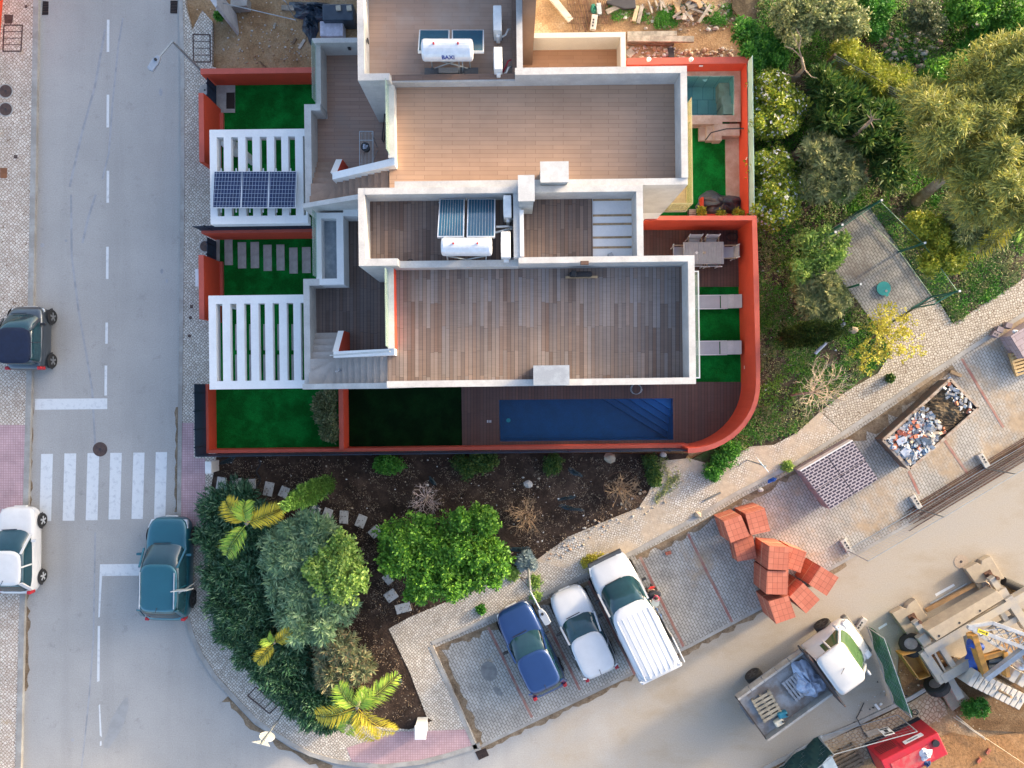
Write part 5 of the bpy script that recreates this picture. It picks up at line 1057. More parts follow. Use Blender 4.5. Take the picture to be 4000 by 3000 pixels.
# ================================================================ STREET FURNITURE AND BUILDING SITE
def boxproj(name, c1, c2, mortar, bw, bh, ms, off=0.5, sq=1.0, zrow=None, zw=None, rough=.8, dark=False, toprot=0.0):
    """brick pattern on top (x,y) and sides (run, z) of a stack, in the stack's own frame"""
    m, n, p = _new(name); tc = n.nodes.new('ShaderNodeTexCoord'); sp = n.nodes.new('ShaderNodeSeparateXYZ'); n.links.new(tc.outputs['Object'], sp.inputs[0])
    ge = n.nodes.new('ShaderNodeSeparateXYZ'); n.links.new(tc.outputs['Normal'], ge.inputs[0])
    def brick(vec, w_, h_, ms_):
        b = n.nodes.new('ShaderNodeTexBrick'); b.offset = off; b.inputs['Scale'].default_value = 1; b.inputs['Brick Width'].default_value = w_; b.inputs['Row Height'].default_value = h_; b.inputs['Mortar Size'].default_value = ms_
        b.inputs['Color1'].default_value = c4(c1); b.inputs['Color2'].default_value = c4(c2); b.inputs['Mortar'].default_value = c4(mortar); n.links.new(vec, b.inputs['Vector']); return b.outputs[0]
    mp = n.nodes.new('ShaderNodeMapping'); mp.inputs['Rotation'].default_value = (0, 0, toprot); n.links.new(tc.outputs['Object'], mp.inputs[0])
    top = brick(mp.outputs[0], bw, bh, ms)
    ad = n.nodes.new('ShaderNodeMath'); n.links.new(sp.outputs[0], ad.inputs[0]); n.links.new(sp.outputs[1], ad.inputs[1])
    cb = n.nodes.new('ShaderNodeCombineXYZ'); n.links.new(ad.outputs[0], cb.inputs[0]); n.links.new(sp.outputs[2], cb.inputs[1])
    side = brick(cb.outputs[0], zw or bw, zrow or bh, ms)
    ab = n.nodes.new('ShaderNodeMath'); ab.operation = 'ABSOLUTE'; n.links.new(ge.outputs[2], ab.inputs[0]); gt_ = n.nodes.new('ShaderNodeMath'); gt_.operation = 'GREATER_THAN'; gt_.inputs[1].default_value = .6; n.links.new(ab.outputs[0], gt_.inputs[0])
    col = mix(n, gt_.outputs[0], side, top)
    wv = n.nodes.new('ShaderNodeTexWave'); wv.inputs['Scale'].default_value = 9.0; wv.inputs['Distortion'].default_value = .4; n.links.new(mp.outputs[0], wv.inputs['Vector'])
    col = mix(n, 1.0, col, ramp(n, wv.outputs[1], [(.1, .86), (.5, 1.0)]), 'MULTIPLY')
    col = mix(n, 1.0, col, ramp(n, noise(n, coords(n), 2.5, 5, .7), [(.3, .82), (.7, 1.05)]), 'MULTIPLY')
    n.links.new(col, p.inputs['Base Color']); p.inputs['Roughness'].default_value = rough; return m
def quadblock(px, h, z0=0.02):
    """local corners, origin and angle of a block whose top corners are given in photo pixels"""
    P = [g(x, y, h) for x, y in px]; c = sum(P, Vector())/4; a = math.atan2(P[1].y-P[0].y, P[1].x-P[0].x)
    ca, sa = math.cos(-a), math.sin(-a); L = [((p.x-c.x)*ca-(p.y-c.y)*sa, (p.x-c.x)*sa+(p.y-c.y)*ca) for p in P]
    return (c.x, c.y, z0), a, L
bpk = [boxproj('red_brick_%d' % i, (0.48, 0.135, 0.078), (0.56, 0.18, 0.108), (0.27, 0.07, 0.04), .235, .195, .008, off=0.0, zrow=.075, zw=.20, toprot=R(90*i)) for i in (0, 1)]
strapm = plain('pale_strap', (.62, .45, .28), .6)
packs = [([(140, 195), (265, 150), (330, 300), (190, 350)], 1.45, 'red brick pack at the top left of the heap, nearest the kerb', 1), ([(295, 140), (435, 100), (475, 265), (335, 295)], 1.45, 'red brick pack at the top of the heap, right of the nearest to the kerb', 0),
         ([(210, 346), (350, 298), (378, 460), (240, 485)], .72, 'low red brick pack half in shade below the two top packs', 0), ([(465, 370), (610, 380), (605, 548), (455, 540)], 1.6, 'tall red brick pack in the middle of the heap, above its twin', 1),
         ([(606, 368), (735, 415), (690, 565), (598, 532)], 1.1, 'red brick pack with a broken corner behind the tall middle pack', 0), ([(450, 548), (605, 550), (598, 722), (445, 716)], 1.55, 'tall red brick pack in the middle of the heap, lower of the twin pair', 1),
         ([(710, 635), (830, 755), (730, 855), (610, 735)], 1.45, 'red brick pack turned diagonally between the lowest and rightmost packs', 0), ([(835, 515), (965, 596), (878, 730), (748, 646)], 1.45, 'red brick pack at the right end of the heap, a dark shaded side', 1),
         ([(460, 770), (605, 725), (658, 880), (515, 930)], 1.5, 'lowest red brick pack of the heap, nearest the truck', 1)]
def brickpack(q, h, label, rot):
    loc, a, L = quadblock(q, h); rt = thing('brick_pack', label, 'brick pack', loc, 'packs of red bricks on the parking bays'); rt.rotation_euler.z = a
    L = [(u*.99, v*.99) for u, v in L]
    m = MB(); m.prism(L, 0, h-.02); o = m.build('bricks', bpk[rot]); o.parent = rt
    for e in bpy.data.objects: pass
    m = MB(); z = h*.5; L2 = [(u*1.012, v*1.012) for u, v in L]; m.prism(L2, z-.012, z+.012); o = m.build('strap', strapm); o.parent = rt
for q, h, lb, ro in packs: brickpack([(2750+x*.5462, 1930+y*.5462) for x, y in q], h, lb, ro)
# hollow grey blocks
hb = boxproj('hollow_block', (.016, .014, .036), (.026, .022, .05), (.36, .315, .345), .215, .118, .024, off=.5, zrow=.19, zw=.075)
T0, T1, T2_, T3 = [Vector(p) for p in ((3127, 1838), (3330, 1720), (3434, 1870), (3243, 1990))]
def bl(u, v): return tuple(T0.lerp(T1, u).lerp(T3.lerp(T2_, u), v))
hside = M('block_side', (.30, .245, .26), .85, scale=5, col2=(.23, .185, .195))
for i, (u0, u1, v0, v1, lb) in enumerate(((0, .495, 0, .5, 'top left'), (.505, 1, 0, .5, 'top right, nearest the kerb'), (0.0, .495, .515, 1, 'bottom left'), (.505, .985, .515, 1, 'bottom right'))):
    loc, a, L = quadblock([bl(u0, v0), bl(u1, v0), bl(u1, v1), bl(u0, v1)], .78); rt = thing('block_pack', 'pack of grey lilac hollow blocks, %s of the four together' % lb, 'block pack', loc, 'packs of hollow blocks by the kerb'); rt.rotation_euler.z = a
    m = MB(); m.prism(L, .0, .70); o = m.build('lower_blocks', hside); o.parent = rt
    m = MB(); m.prism([(x*.995, y*.995) for x, y in L], .70, .755); o = m.build('top_blocks', hb); o.parent = rt
    if v0 < .1: m = MB(); m.prism([(L[0][0]-.02, L[0][1]+.02), (L[1][0], L[1][1]+.02), (L[1][0], L[1][1]-.03), (L[0][0]-.02, L[0][1]-.03)], .45, .77); o = m.build('wrapping', plain('white_wrap', (.7, .68, .68), .4)); o.parent = rt
loc, a, L = quadblock([(3946, 1313), (4050, 1250), (4100, 1340), (4000, 1400)], .7); rt = thing('block_pack', 'pack of lilac concrete blocks at the right edge behind the pallets', 'block pack', loc); rt.rotation_euler.z = a
m = MB(); m.prism(L, 0, .7); o = m.build('blocks', boxproj('lilac_block', (.36, .28, .29), (.42, .34, .345), (.20, .15, .15), .5, .22, .01)); o.parent = rt
for i, (px, py, an, lb) in enumerate(((3884, 1306, -.45, 'lowest of three on the kerb, two dark holes up'), (3901, 1288, -.35, 'middle of three on the kerb'), (3935, 1272, -.3, 'highest of three on the kerb'))):
    rt = thing('hollow_block', 'single lilac hollow block, '+lb, 'block', g(px, py, .13), 'loose hollow blocks on the kerb'); m = MB(); a = g(px, py, .25); m.box((a.x, a.y, .25), (.26, .22, .24), an); m.build('block_body', hside, rt, bevel=.008)
    if i == 0:
        for k in (-.05, .05): m = MB(); m.box((a.x+k, a.y-k*.4, .371), (.06, .07, .006), an); m.build('hole', blackm, rt)
PG = M('yellow_pallet_wood', (.62, .43, .20), .8, var=.12, scale=4)
pa = math.atan2(-(1452-1389), 3968-3916)
pallet(Fr(tuple(g(3994, 1402, .02)), R(14)), .12, .08, .02, PG, 'new yellow pallet lying underneath at the right edge', 1.2, 1.0, 7)
pallet(Fr(tuple(g(3998, 1410, .17)), R(17)), .05, -.02, .0, PG, 'new yellow pallet lying on top at the right edge', 1.2, 1.0, 7)
# the skip
rim = [g(x, y, .80) for x, y in ((3448, 1720), (3714, 1479), (3827, 1592), (3554, 1836))]; cen = sum(rim, Vector())/4
sk = thing('skip', 'long rusty rubble skip full of debris and dark soil beside the kerb', 'skip', (cen.x, cen.y, .02)); skm = M('skip_steel', (.085, .075, .065), .8, scale=4, col2=(.16, .10, .07), patch=(.4, .6)); skr = M('skip_rim', (.44, .36, .28), .7, scale=5, col2=(.22, .13, .08), patch=(.35, .55))
def scl(P, k, z): return [(cen.x+(p.x-cen.x)*k, cen.y+(p.y-cen.y)*k, z) for p in P]
m = MB(); o1, o2, i1, i2 = scl(rim, .97, .02), scl(rim, .995, .77), scl(rim, .955, .77), scl(rim, .93, .2)
m.add(o1+o2+i1+i2, [(0, 1, 2, 3)]+[q for k in range(4) for q in ((k, (k+1) % 4, 4+(k+1) % 4, 4+k), (4+k, 4+(k+1) % 4, 8+(k+1) % 4, 8+k), (8+k, 8+(k+1) % 4, 12+(k+1) % 4, 12+k))]+[(15, 14, 13, 12)]); m.build('skip_body', skm, sk, recalc=False)
for k in range(4): m = MB(); a, b = Vector(scl(rim, .985, .785)[k]), Vector(scl(rim, .985, .785)[(k+1) % 4]); m.bar(a, b, .11, .07); m.build('rim', skr, sk)
def inskip(u, v, z): p = rim[0].lerp(rim[1], u).lerp(rim[3].lerp(rim[2], u), v); return Vector((cen.x+(p.x-cen.x)*.945, cen.y+(p.y-cen.y)*.945, z))
def heap(u0, u1, v0, v1, z0, h, seed, n=22):
    rnd = random.Random(seed); m = MB(); vs = []
    for i in range(n+1):
        for j in range(n+1):
            s_, t_ = i/n, j/n; z = z0+h*(math.sin(math.pi*s_)*math.sin(math.pi*t_))**.6*(.75+.25*math.sin(7*s_+seed)*math.cos(9*t_))+rnd.uniform(-.035, .035); vs.append(inskip(lerp(u0, u1, s_), lerp(v0, v1, t_), z))
    m.add(vs, [(i*(n+1)+j, (i+1)*(n+1)+j, (i+1)*(n+1)+j+1, i*(n+1)+j+1) for i in range(n) for j in range(n)]); return m
struct(heap(.50, 1.0, 0.0, 1.0, .66, .22, 3), 'soil_heap', soil('skip_soil', [(.055, .038, .025), (.11, .08, .05), (.19, .145, .09)], 2.5, 18, speck=(.35, .27, .18)), 'stuff')
struct(heap(0.0, .54, 0.0, 1.0, .64, .14, 9), 'rubble_bed', soil('rubble_dust', [(.16, .15, .14), (.26, .24, .22), (.36, .33, .30)], 3, 12), 'stuff')
rnd = random.Random(12); cols = [plain('rubble_%d' % i, c, .8) for i, c in enumerate(((.52, .51, .49), (.36, .37, .38), (.54, .19, .10), (.66, .62, .56), (.22, .23, .26), (.52, .42, .30), (.18, .26, .36), (.70, .68, .66)))]
m = MB()
for k in range(450):
    u = rnd.random()**1.1*.60 if k < 400 else rnd.uniform(.85, .99); v = rnd.uniform(.03, .97); s_ = rnd.uniform(.035, .14); m.cur = rnd.choice([0, 0, 1, 1, 2, 3, 4, 5, 6, 7])
    m.box(inskip(u, v, .76+rnd.uniform(-.02, .08)), (s_*rnd.uniform(.8, 2), s_, s_*rnd.uniform(.25, .8)), rnd.uniform(0, 3), rnd.uniform(-.5, .5), rnd.uniform(-.5, .5))
struct(m, 'rubble', cols, 'stuff')
one(crumple(inskip(.37, .74, .66), .42, .36, .36, 31, 22, .3, .12), 'cement_sack', M('grey_sack', (.40, .385, .36), .9, scale=6), 'round grey sack of hardened cement in the skip', 'sack', smooth=True)
for i, (u, v, s_, lb) in enumerate(((.12, .30, .36, 'largest'), (.08, .58, .40, 'lower'), (.19, .80, .24, 'smallest'))):
    m = MB(); m.box(inskip(u, v, .84), (s_, s_*.72, .04), R(28+14*i), R(6), R(-5)); one(m, 'broken_tile', M('pale_tile', (.62, .64, .68), .4, var=.04) if i == 0 else bpy.data.materials['pale_tile'], 'pale broken tile slab in the skip, %s of three' % lb, 'tile', 'pale tile slabs in the skip')
for i, (u, v) in enumerate(((.20, .22), (.26, .26), (.24, .36), (.30, .20), (.17, .12), (.28, .48), (.38, .14), (.10, .14))):
    m = MB(); m.box(inskip(u, v, .81), (.24, .13, .09), rnd.uniform(0, 3), rnd.uniform(-.3, .3), .2); one(m, 'broken_brick', bpk[0], 'broken red brick lying among the grey rubble in the skip', 'brick', 'red bricks in the skip')
# rebar, fence feet and site fences
m = MB(); rnd = random.Random(6); A, B = g(3560, 2022, .05), g(4130, 1672, .05); dd = (B-A).normalized(); sd = Vector((-dd.y, dd.x, 0))
for k in range(26): o = rnd.uniform(-.42, .42); m.tube([A+sd*o+dd*rnd.uniform(-.5, .4)+Vector((0, 0, rnd.uniform(0, .1))), B+sd*(o*.9+rnd.uniform(-.05, .05))+Vector((0, 0, rnd.uniform(0, .1)))], .017, 5)
one(m, 'rebar_bundle', rust, 'long bundle of rusty steel bars behind the mesh fence', 'rebar')
hm = M('fence_foot', (.50, .48, .44), .85, scale=5, col2=(.38, .35, .31))
def foot(px, py, ang, label):
    c = g(px, py, .07); f = Fr((c.x, c.y, .02), ang); rt = thing('fence_block', label, 'fence foot', (c.x, c.y, .02), 'concrete feet of the site fences'); m = MB(); m.box(f.p(0, 0, .075), (.62, .24, .15), ang); m.build('foot_body', hm, rt, bevel=.02)
    for x in (-.16, -.03, .09): m = MB(); m.box(f.p(x, .03, .151), (.08, .07, .006), ang); m.build('socket', blackm, rt)
def panel(name, a, b, z1, label, wires=16, mt=galv, cloth=None, n=2):
    A, B = Vector((a[0], a[1], .12)), Vector((b[0], b[1], .12)); up = Vector((0, 0, z1-.12)); rt = thing(name, label, 'fence', (A.x, A.y, .02))
    for P in (A, B): m = MB(); m.tube([P, P+up], .022, 7); m.build('post', mt, rt)
    for z in (0.0, 1.0): m = MB(); m.tube([A+up*z, B+up*z], .018, 6); m.build('rail', mt, rt)
    m = MB()
    for k in range(1, wires): p = A.lerp(B, k/wires); m.tube([p, p+up], .0035, 3)
    for k in range(1, 8): m.tube([A+up*k/8, B+up*k/8], .0035, 3)
    m.build('wire_mesh', mt, rt)
    if cloth:
        m = MB(); vs = []; N_ = 14; rnd = random.Random(5); nn = Vector((-(B-A).y, (B-A).x, 0)).normalized()
        for i in range(N_+1):
            for j in range(7): p = A.lerp(B, i/N_)+up*(j/6*.98+.01)+nn*(.03+.05*math.sin(i*1.1+j)+rnd.uniform(-.02, .02)); vs.append(p)
        m.add(vs, [(i*7+j, i*7+j+1, (i+1)*7+j+1, (i+1)*7+j) for i in range(N_) for j in range(6)]); m.build('netting', cloth, rt, recalc=False)
    return rt
fa = R(-58)
foot(3575, 1960, fa, 'concrete fence foot at the near end of the rusty bars'); foot(3838, 1798, fa, 'concrete fence foot beside the rusty bars, nearer the skip'); foot(3303, 2132, fa, 'lone concrete fence foot right of the brick heap'); foot(3360, 2438, R(55), 'concrete fence foot ahead of the truck cab'); foot(3738, 2700, R(-60), 'concrete foot lying beside the crane tyre')
P1, P2, P3, P4 = g(3308, 2150, .1), g(3584, 1988, .1), g(3846, 1830, .1), g(4100, 1680, .1)
panel('mesh_fence', P2[:2], P3[:2], 1.95, 'galvanised mesh fence standing along the rusty bars', 22); panel('mesh_fence', P3[:2], P4[:2], 1.95, 'galvanised mesh fence running out at the right edge', 22); panel('mesh_fence', P1[:2], P2[:2], 1.9, 'thin mesh fence between brick heap and rusty bars', 22)
gnet = M('green_netting', (.055, .19, .075), .8, scale=3, col2=(.035, .14, .055)); dnet = M('dark_netting', (.008, .055, .05), .8, scale=3)
a, b = g(3386, 2448, .1), g(3488, 2742, .1); panel('netting_fence', a[:2], b[:2], 1.5, 'green netting fence panel between the truck and the crane', 6, galv, gnet)
a, b = g(3100, 2990, .1), g(3194, 2878, .1); panel('netting_fence', (a.x-1.0, a.y-.4), b[:2], 1.6, 'dark green netting fence at the bottom edge below the truck', 8, galv, dnet)
a, b = g(3196, 2877, .1), g(3506, 2792, .1); mf = panel('mesh_fence', a[:2], b[:2], 1.55, 'white framed mesh fence in front of the red generator', 18)
d = (b-a).normalized(); an = math.atan2(d.y, d.x); c = a.lerp(b, .72); m = MB(); m.box((c.x+.02, c.y-.03, .95), (.42, .012, .55), an); m.build('sign_board', whitep, mf)
for k, (zz, hh) in enumerate(((1.12, .10), (.93, .2), (.75, .06))): m = MB(); m.box((c.x+.02-d.y*-.008, c.y-.03+d.x*.0085, zz), (.34 if k != 1 else .14, .012, hh), an); m.build('sign_print', blackm, mf)
# the red generator
top = [(3442, 2974), (3665, 2862), (3706, 2948), (3482, 3062)]; loc, a, L = quadblock(top, 1.45, .0); gen = thing('generator', 'red canopied generator dusty on top with a black exhaust', 'generator', loc); gen.rotation_euler.z = a
gred = M('generator_red', (.55, .014, .028), .45, scale=2.5, col2=(.46, .02, .03), coat=.2)
def gp(mb, nm, mt, bv=0.0): o = mb.build(nm, mt, bevel=bv); o.parent = gen; return o
m = MB(); m.prism(L, .26, 1.43); gp(m, 'canopy', gred, .04); m = MB(); m.prism([(x*.985, y*.985) for x, y in L], 0, .26); gp(m, 'base_frame', plain('navy_base', (.02, .025, .04), .6))
w_ = L[1][0]-L[0][0]; m = MB(); m.prism([(L[0][0]+.3, L[0][1]-.25), (L[1][0]-.55, L[1][1]-.25), (L[2][0]-.55, L[2][1]+.12), (L[3][0]+.3, L[3][1]+.12)], 1.43, 1.445); gp(m, 'dusty_lid', M('dusty_red', (.50, .12, .11), .7, scale=4, col2=(.55, .035, .05)))
m = MB(); m.cyl((L[1][0]-.28, L[1][1]-.32, 1.40), (L[1][0]-.28, L[1][1]-.32, 1.50), .14, 18); gp(m, 'exhaust', blackm)
for k in range(6): m = MB(); m.box((L[0][0]+.55, L[0][1]+.012, .62+.09*k), (.75, .02, .045)); gp(m, 'grille_slat', plain('grille_dark', (.16, .01, .015), .6) if k == 0 else bpy.data.materials['grille_dark'])
for x in (L[0][0]+1.05, L[0][0]+1.75): m = MB(); m.box((x, L[0][1]+.008, .86), (.02, .012, 1.0)); gp(m, 'door_seam', plain('seam_red', (.3, .01, .02), .5))
m = MB(); m.box((L[0][0]+1.62, L[0][1]+.016, 1.12), (.82, .02, .2)); pl = gp(m, 'name_plate', whitep)
for k in range(9): m = MB(); m.box((L[0][0]+1.37+.052*k, L[0][1]+.027, 1.13+.008*(k % 3)), (.036, .004, .06+.012*(k % 2))); gp(m, 'plate_print', plain('grey_print', (.18, .18, .20), .5) if k == 0 else bpy.data.materials['grey_print'])
gc = Vector(loc); ca, sa = math.cos(a), math.sin(a)
def gw_(x, y, z): return (gc.x+x*ca-y*sa, gc.y+x*sa+y*ca, z)
one(crumple(gw_(.45, -.05, 1.445), .26, .24, .10, 41, 20, .6), 'plastic_bag', plain('white_bag', (.62, .60, .62), .5), 'crumpled white plastic bag on the red generator', 'bag')
one(crumple(gw_(.35, -.42, 1.445), .14, .12, .10, 43, 16, .2), 'work_glove', plain('blue_cloth', (.02, .05, .15), .8), 'dark blue rag beside the white bag on the generator', 'rag')
# tower crane base with folded mast
cs = M('crane_steel', (.36, .34, .31), .75, .2, scale=2.5, col2=(.46, .40, .31), patch=(.4, .62)); cc = M('crane_concrete', (.44, .36, .255), .85, scale=2.5, col2=(.36, .295, .215), bmp=.1); amber = M('amber_paint', (.52, .27, .05), .6, scale=3, col2=(.40, .20, .05)); bluet = M('blue_tarpaulin', (.012, .085, .40), .4, scale=4, col2=(.01, .06, .30))
def slab(name, px, z0, z1, mt, parent=None, label=None, cat=None, notch=False):
    m = MB(); m.prism([tuple(g(x, y, z1))[:2] for x, y in px], z0, z1)
    return m.build(name, mt, parent, bevel=.015) if parent else one(m, name, mt, label, cat, bevel=.015)
slab('concrete_slab', [(3485, 2397), (3524, 2374), (3540, 2378), (3548, 2362), (3577, 2340), (3641, 2437), (3552, 2490)], .01, .30, cc, None, 'square concrete slab under the left crane outrigger, a hole in its edge', 'slab')
slab('concrete_slab', [(3772, 2224), (3818, 2198), (3832, 2206), (3836, 2190), (3870, 2172), (3926, 2262), (3812, 2280)], .01, .30, cc, None, 'concrete slab under the upper crane outrigger at the road', 'slab'); slab('concrete_slab', [(3812, 2282), (3872, 2262), (3880, 2292), (3838, 2318)], .01, .22, cc, None, 'small concrete block with a shiny bag on it beside the upper outrigger', 'slab')
one(crumple(g(3853, 2285, .22), .2, .2, .18, 51, 16), 'sack', M('shiny_bag', (.38, .30, .24), .3, scale=6), 'shiny brown bag on the small concrete block', 'bag')
cr = thing('tower_crane', 'self-erecting tower crane base with folded grey lattice mast at the right edge', 'crane', g(3750, 2500, 0))
def beam(a, b, w, h, z, nm='beam', mt=cs): m = MB(); m.bar(g(*a, z), g(*b, z), w, h); return m.build(nm, mt, cr)
zf = .95
beam((3610, 2545), (3785, 2442), .36, .3, zf); beam((3675, 2648), (3800, 2575), .36, .3, zf); beam((3600, 2540), (3680, 2660), .34, .3, zf-.02); beam((3668, 2520), (3720, 2600), .22, .24, zf-.03); beam((3645, 2545), (3690, 2625), .08, .2, zf-.05); beam((3775, 2450), (3805, 2580), .28, .3, zf-.02)
beam((3785, 2442), (4050, 2290), .30, .3, zf+.01); beam((3930, 2330), (4010, 2450), .34, .3, zf); beam((3905, 2385), (3940, 2442), .2, .2, zf-.05); beam((3870, 2465), (4010, 2390), .22, .25, zf-.03)
beam((3572, 2425), (3640, 2525), .24, .22, .75, 'outrigger'); beam((3868, 2255), (3945, 2370), .24, .22, .75, 'outrigger'); beam((3592, 2480), (3640, 2545), .36, .26, .85, 'outrigger_sleeve'); beam((3905, 2300), (3950, 2375), .36, .26, .85, 'outrigger_sleeve'); beam((3700, 2640), (3748, 2725), .3, .24, .6, 'outrigger')
for px, py in ((3563, 2412), (3860, 2244)): m = MB(); a_ = g(px, py, .3); m.cyl((a_.x, a_.y, .3), (a_.x, a_.y, .92), .07, 10); m.box((a_.x, a_.y, .33), (.3, .3, .05), .5); m.build('jack', rust, cr)
slab('ballast_beam', [(3622, 2465), (3895, 2306), (3922, 2340), (3658, 2503)], .55, 1.22, cc, cr); slab('ballast_beam', [(3660, 2506), (3922, 2344), (3938, 2372), (3780, 2440), (3668, 2522)], .4, 1.02, cc, cr)
for px, py in ((3748, 2433), (3828, 2386), (3668, 2484)): m = MB(); m.disc(g(px, py, 1.221), .05, .004, 10); m.build('lifting_hole', blackm, cr)
def ctyre(px, py, z, ax, nm='tyre'):
    c = g(px, py, z); n = 24; ax = Vector(ax).normalized(); u = ax.cross(Vector((0, 0, 1))).normalized(); v = ax.cross(u); rows = [(-.17, .25), (-.17, .40), (-.12, .47), (.12, .47), (.17, .40), (.17, .25)]; m = MB()
    m.add([c+ax*w2+u*(q*(1+.02*(k % 2)))*math.cos(2*math.pi*k/n)+v*(q*(1+.02*(k % 2)))*math.sin(2*math.pi*k/n) for w2, q in rows for k in range(n)], [(i*n+k, i*n+(k+1) % n, (i+1)*n+(k+1) % n, (i+1)*n+k) for i in range(5) for k in range(n)]); t_ = m.build('wheel', rubber, cr, recalc=True)
    m = MB(); m.cyl(c-ax*.12, c+ax*.12, .26, 18); m.build('rim', M('hub_steel', (.40, .38, .38), .6, .3) if 'hub_steel' not in bpy.data.materials else bpy.data.materials['hub_steel'], t_)
ctyre(3562, 2520, .48, (-.55, .6, .55)); ctyre(3660, 2678, .48, (-.55, .75, .25))
slab('tool_box', [(3524, 2560), (3580, 2546), (3632, 2640), (3590, 2654)], .35, .40, amber, cr); m = MB()
q = [tuple(g(x, y, .9))[:2] for x, y in ((3526, 2562), (3584, 2547), (3636, 2641), (3594, 2656))]
for k in range(4): m.bar((*q[k], .62), (*q[(k+1) % 4], .62), .03, .52)
m.build('box_side', amber, cr)
# folded mast: two lattice faces
def lattice(nm, A, B, C, D, n, r1=.026, ch=(1, 1)):
    """A-B and C-D are chords; braces zigzag between"""
    A, B, C, D = map(Vector, (A, B, C, D))
    for p, q in [c_ for c_, k_ in zip(((A, B), (C, D)), ch) if k_]: m = MB(); m.bar(p, q, .13, .13); m.build('chord', M('crane_grey', (.50, .51, .52), .5, .3, scale=3) if 'crane_grey' not in bpy.data.materials else bpy.data.materials['crane_grey'], cr)
    m = MB()
    for k in range(n): m.tube([A.lerp(B, k/n), C.lerp(D, (k+.5)/n), A.lerp(B, (k+1)/n)], r1, 6)
    m.build(nm, bpy.data.materials['crane_grey'], cr)
zA, zB = 1.6, 2.5
a1, b1 = g(3780, 2448, zB), g(4080, 2560, zB); a2, b2 = g(3785, 2452, zA), g(4080, 2640, zA-.2); a3, b3 = g(3875, 2432, zB), g(4090, 2510, zB); a4, b4 = g(3850, 2650, 1.9), g(4060, 2490, 2.6)
lattice('lattice', a1, b1, a2, b2, 9); lattice('lattice', a1, b1, a3, b3, 6, .026, (0, 1)); lattice('lattice', a3, b3, g(3990, 2600, 1.7), g(4120, 2560, 1.7), 5, .026, (0, 1))
m = MB(); m.bar(a4, b4, .2, .2); m.build('strut', bpy.data.materials['crane_grey'], cr); m = MB(); m.bar(a1, a3, .12, .12); m.build('end_chord', bpy.data.materials['crane_grey'], cr)
an = math.atan2((b1-a1).y, (b1-a1).x); c = a1.lerp(b1, .19); m = MB(); m.box((c.x-.02, c.y+.02, c.z+.072), (.42, .15, .006), an); m.build('yellow_plate', plain('yellow_plate', (.80, .62, .02), .5), cr)

for k in range(7): m = MB(); q_ = (-.15+.045*k if k < 6 else .15); m.box((c.x-.02+q_*math.cos(an), c.y+.02+q_*math.sin(an), c.z+.077), (.03 if k < 6 else .06, .045 if k < 6 else .09, .004), an); m.build('plate_print', blackm, cr)
beam((3795, 2475), (3848, 2640), .22, .4, 1.5, 'winch_frame', amber); beam((3843, 2568), (3920, 2545), .18, .2, 1.5, 'winch_frame', amber); beam((3920, 2545), (3930, 2640), .16, .3, 1.5, 'winch_frame', amber); beam((3775, 2478), (3805, 2474), .1, .05, 1.6, 'winch_frame', amber)
for k, py in enumerate((2580, 2604)): m = MB(); m.cyl(g(3856, py, 1.45), g(3912, py-8, 1.45), .13, 16); m.build('winch_drum', plain('drum_black', (.04, .05, .055), .4) if k == 0 else bpy.data.materials['drum_black'], cr)
m = MB(); m.ell(g(3980, 2598, 1.2), (.2, .2, .3), 14, 8); m.build('motor', alu, cr, smooth=True)
m1 = MB(); m1.cyl(g(3785, 2508, 1.5), g(3835, 2530, 1.5), .17, 14); one(m1, 'tarpaulin_roll', bluet, 'blue tarpaulin roll across the amber winch frame', 'tarpaulin', bevel=.03)
one(crumple(g(3808, 2570, .95), .42, .78, .6, 61, 26, R(8), .12), 'tarpaulin', bluet, 'blue tarpaulin wrapped over the crane motor beside the amber frame', 'tarpaulin')
# ballast row: pale blocks standing side by side
for k in range(10):
    t = k/9; px = lerp(3800, 3985, t); py = lerp(2648, 2738, t); c = g(px, py, 1.4); m = MB(); f = Fr((c.x, c.y, 0), R(-32)); m.box(f.p(0, 0, .75), (.20, .66, 1.45), f.a); m.box(f.p(0, .06, 1.49), (.09, .12, .03), f.a)
    one(m, 'ballast_block', M('ballast_white', (.60, .55, .46), .85, scale=3, col2=(.50, .47, .42)) if k == 0 else bpy.data.materials['ballast_white'], 'pale concrete ballast block standing in the row, %s counted from the blue tarpaulin' % ['first', 'second', 'third', 'fourth', 'fifth', 'sixth', 'seventh', 'eighth', 'ninth', 'last'][k], 'ballast', 'pale ballast blocks in a row', bevel=.02)
for k in range(4):
    t = k/3; c = g(lerp(3960, 4060, t), lerp(2640, 2690, t), 1.3); m = MB(); f = Fr((c.x, c.y, 0), R(-32)); m.box(f.p(0, 0, .7), (.26, .5, 1.3), f.a); one(m, 'ballast_block', bpy.data.materials['ballast_white'], 'shorter ballast block of the second row at the right edge, %s' % ('nearest the mast', 'second out', 'third out', 'farthest out')[k], 'ballast', 'shorter ballast blocks behind', bevel=.02)
m = MB(); a = g(3905, 2700, 1.5); m.tube([(a.x, a.y, 1.45), (a.x+.05, a.y+.02, 2.1)], .05, 8); one(m, 'timber_stake', wood, 'round timber stake upright on the pale ballast row', 'stake')
slab('concrete_slab', [(3676, 2700), (3735, 2668), (3790, 2730), (3722, 2778)], .02, .2, cc, None, 'pale concrete slab under the lower crane outrigger by brown cobbles', 'slab')
m = MB(); m.bar(g(3618, 2384, .08), g(3816, 2278, .12), .14, .12); one(m, 'timber_beam', M('orange_timber', (.50, .29, .13), .8, scale=3), 'long orange timber lying between the two crane slabs', 'beam')
m = MB(); m.tube([g(3634, 2358, .05), g(3776, 2280, .05)], .03, 8); one(m, 'steel_tube', galv, 'grey steel tube lying beside the orange timber', 'tube')
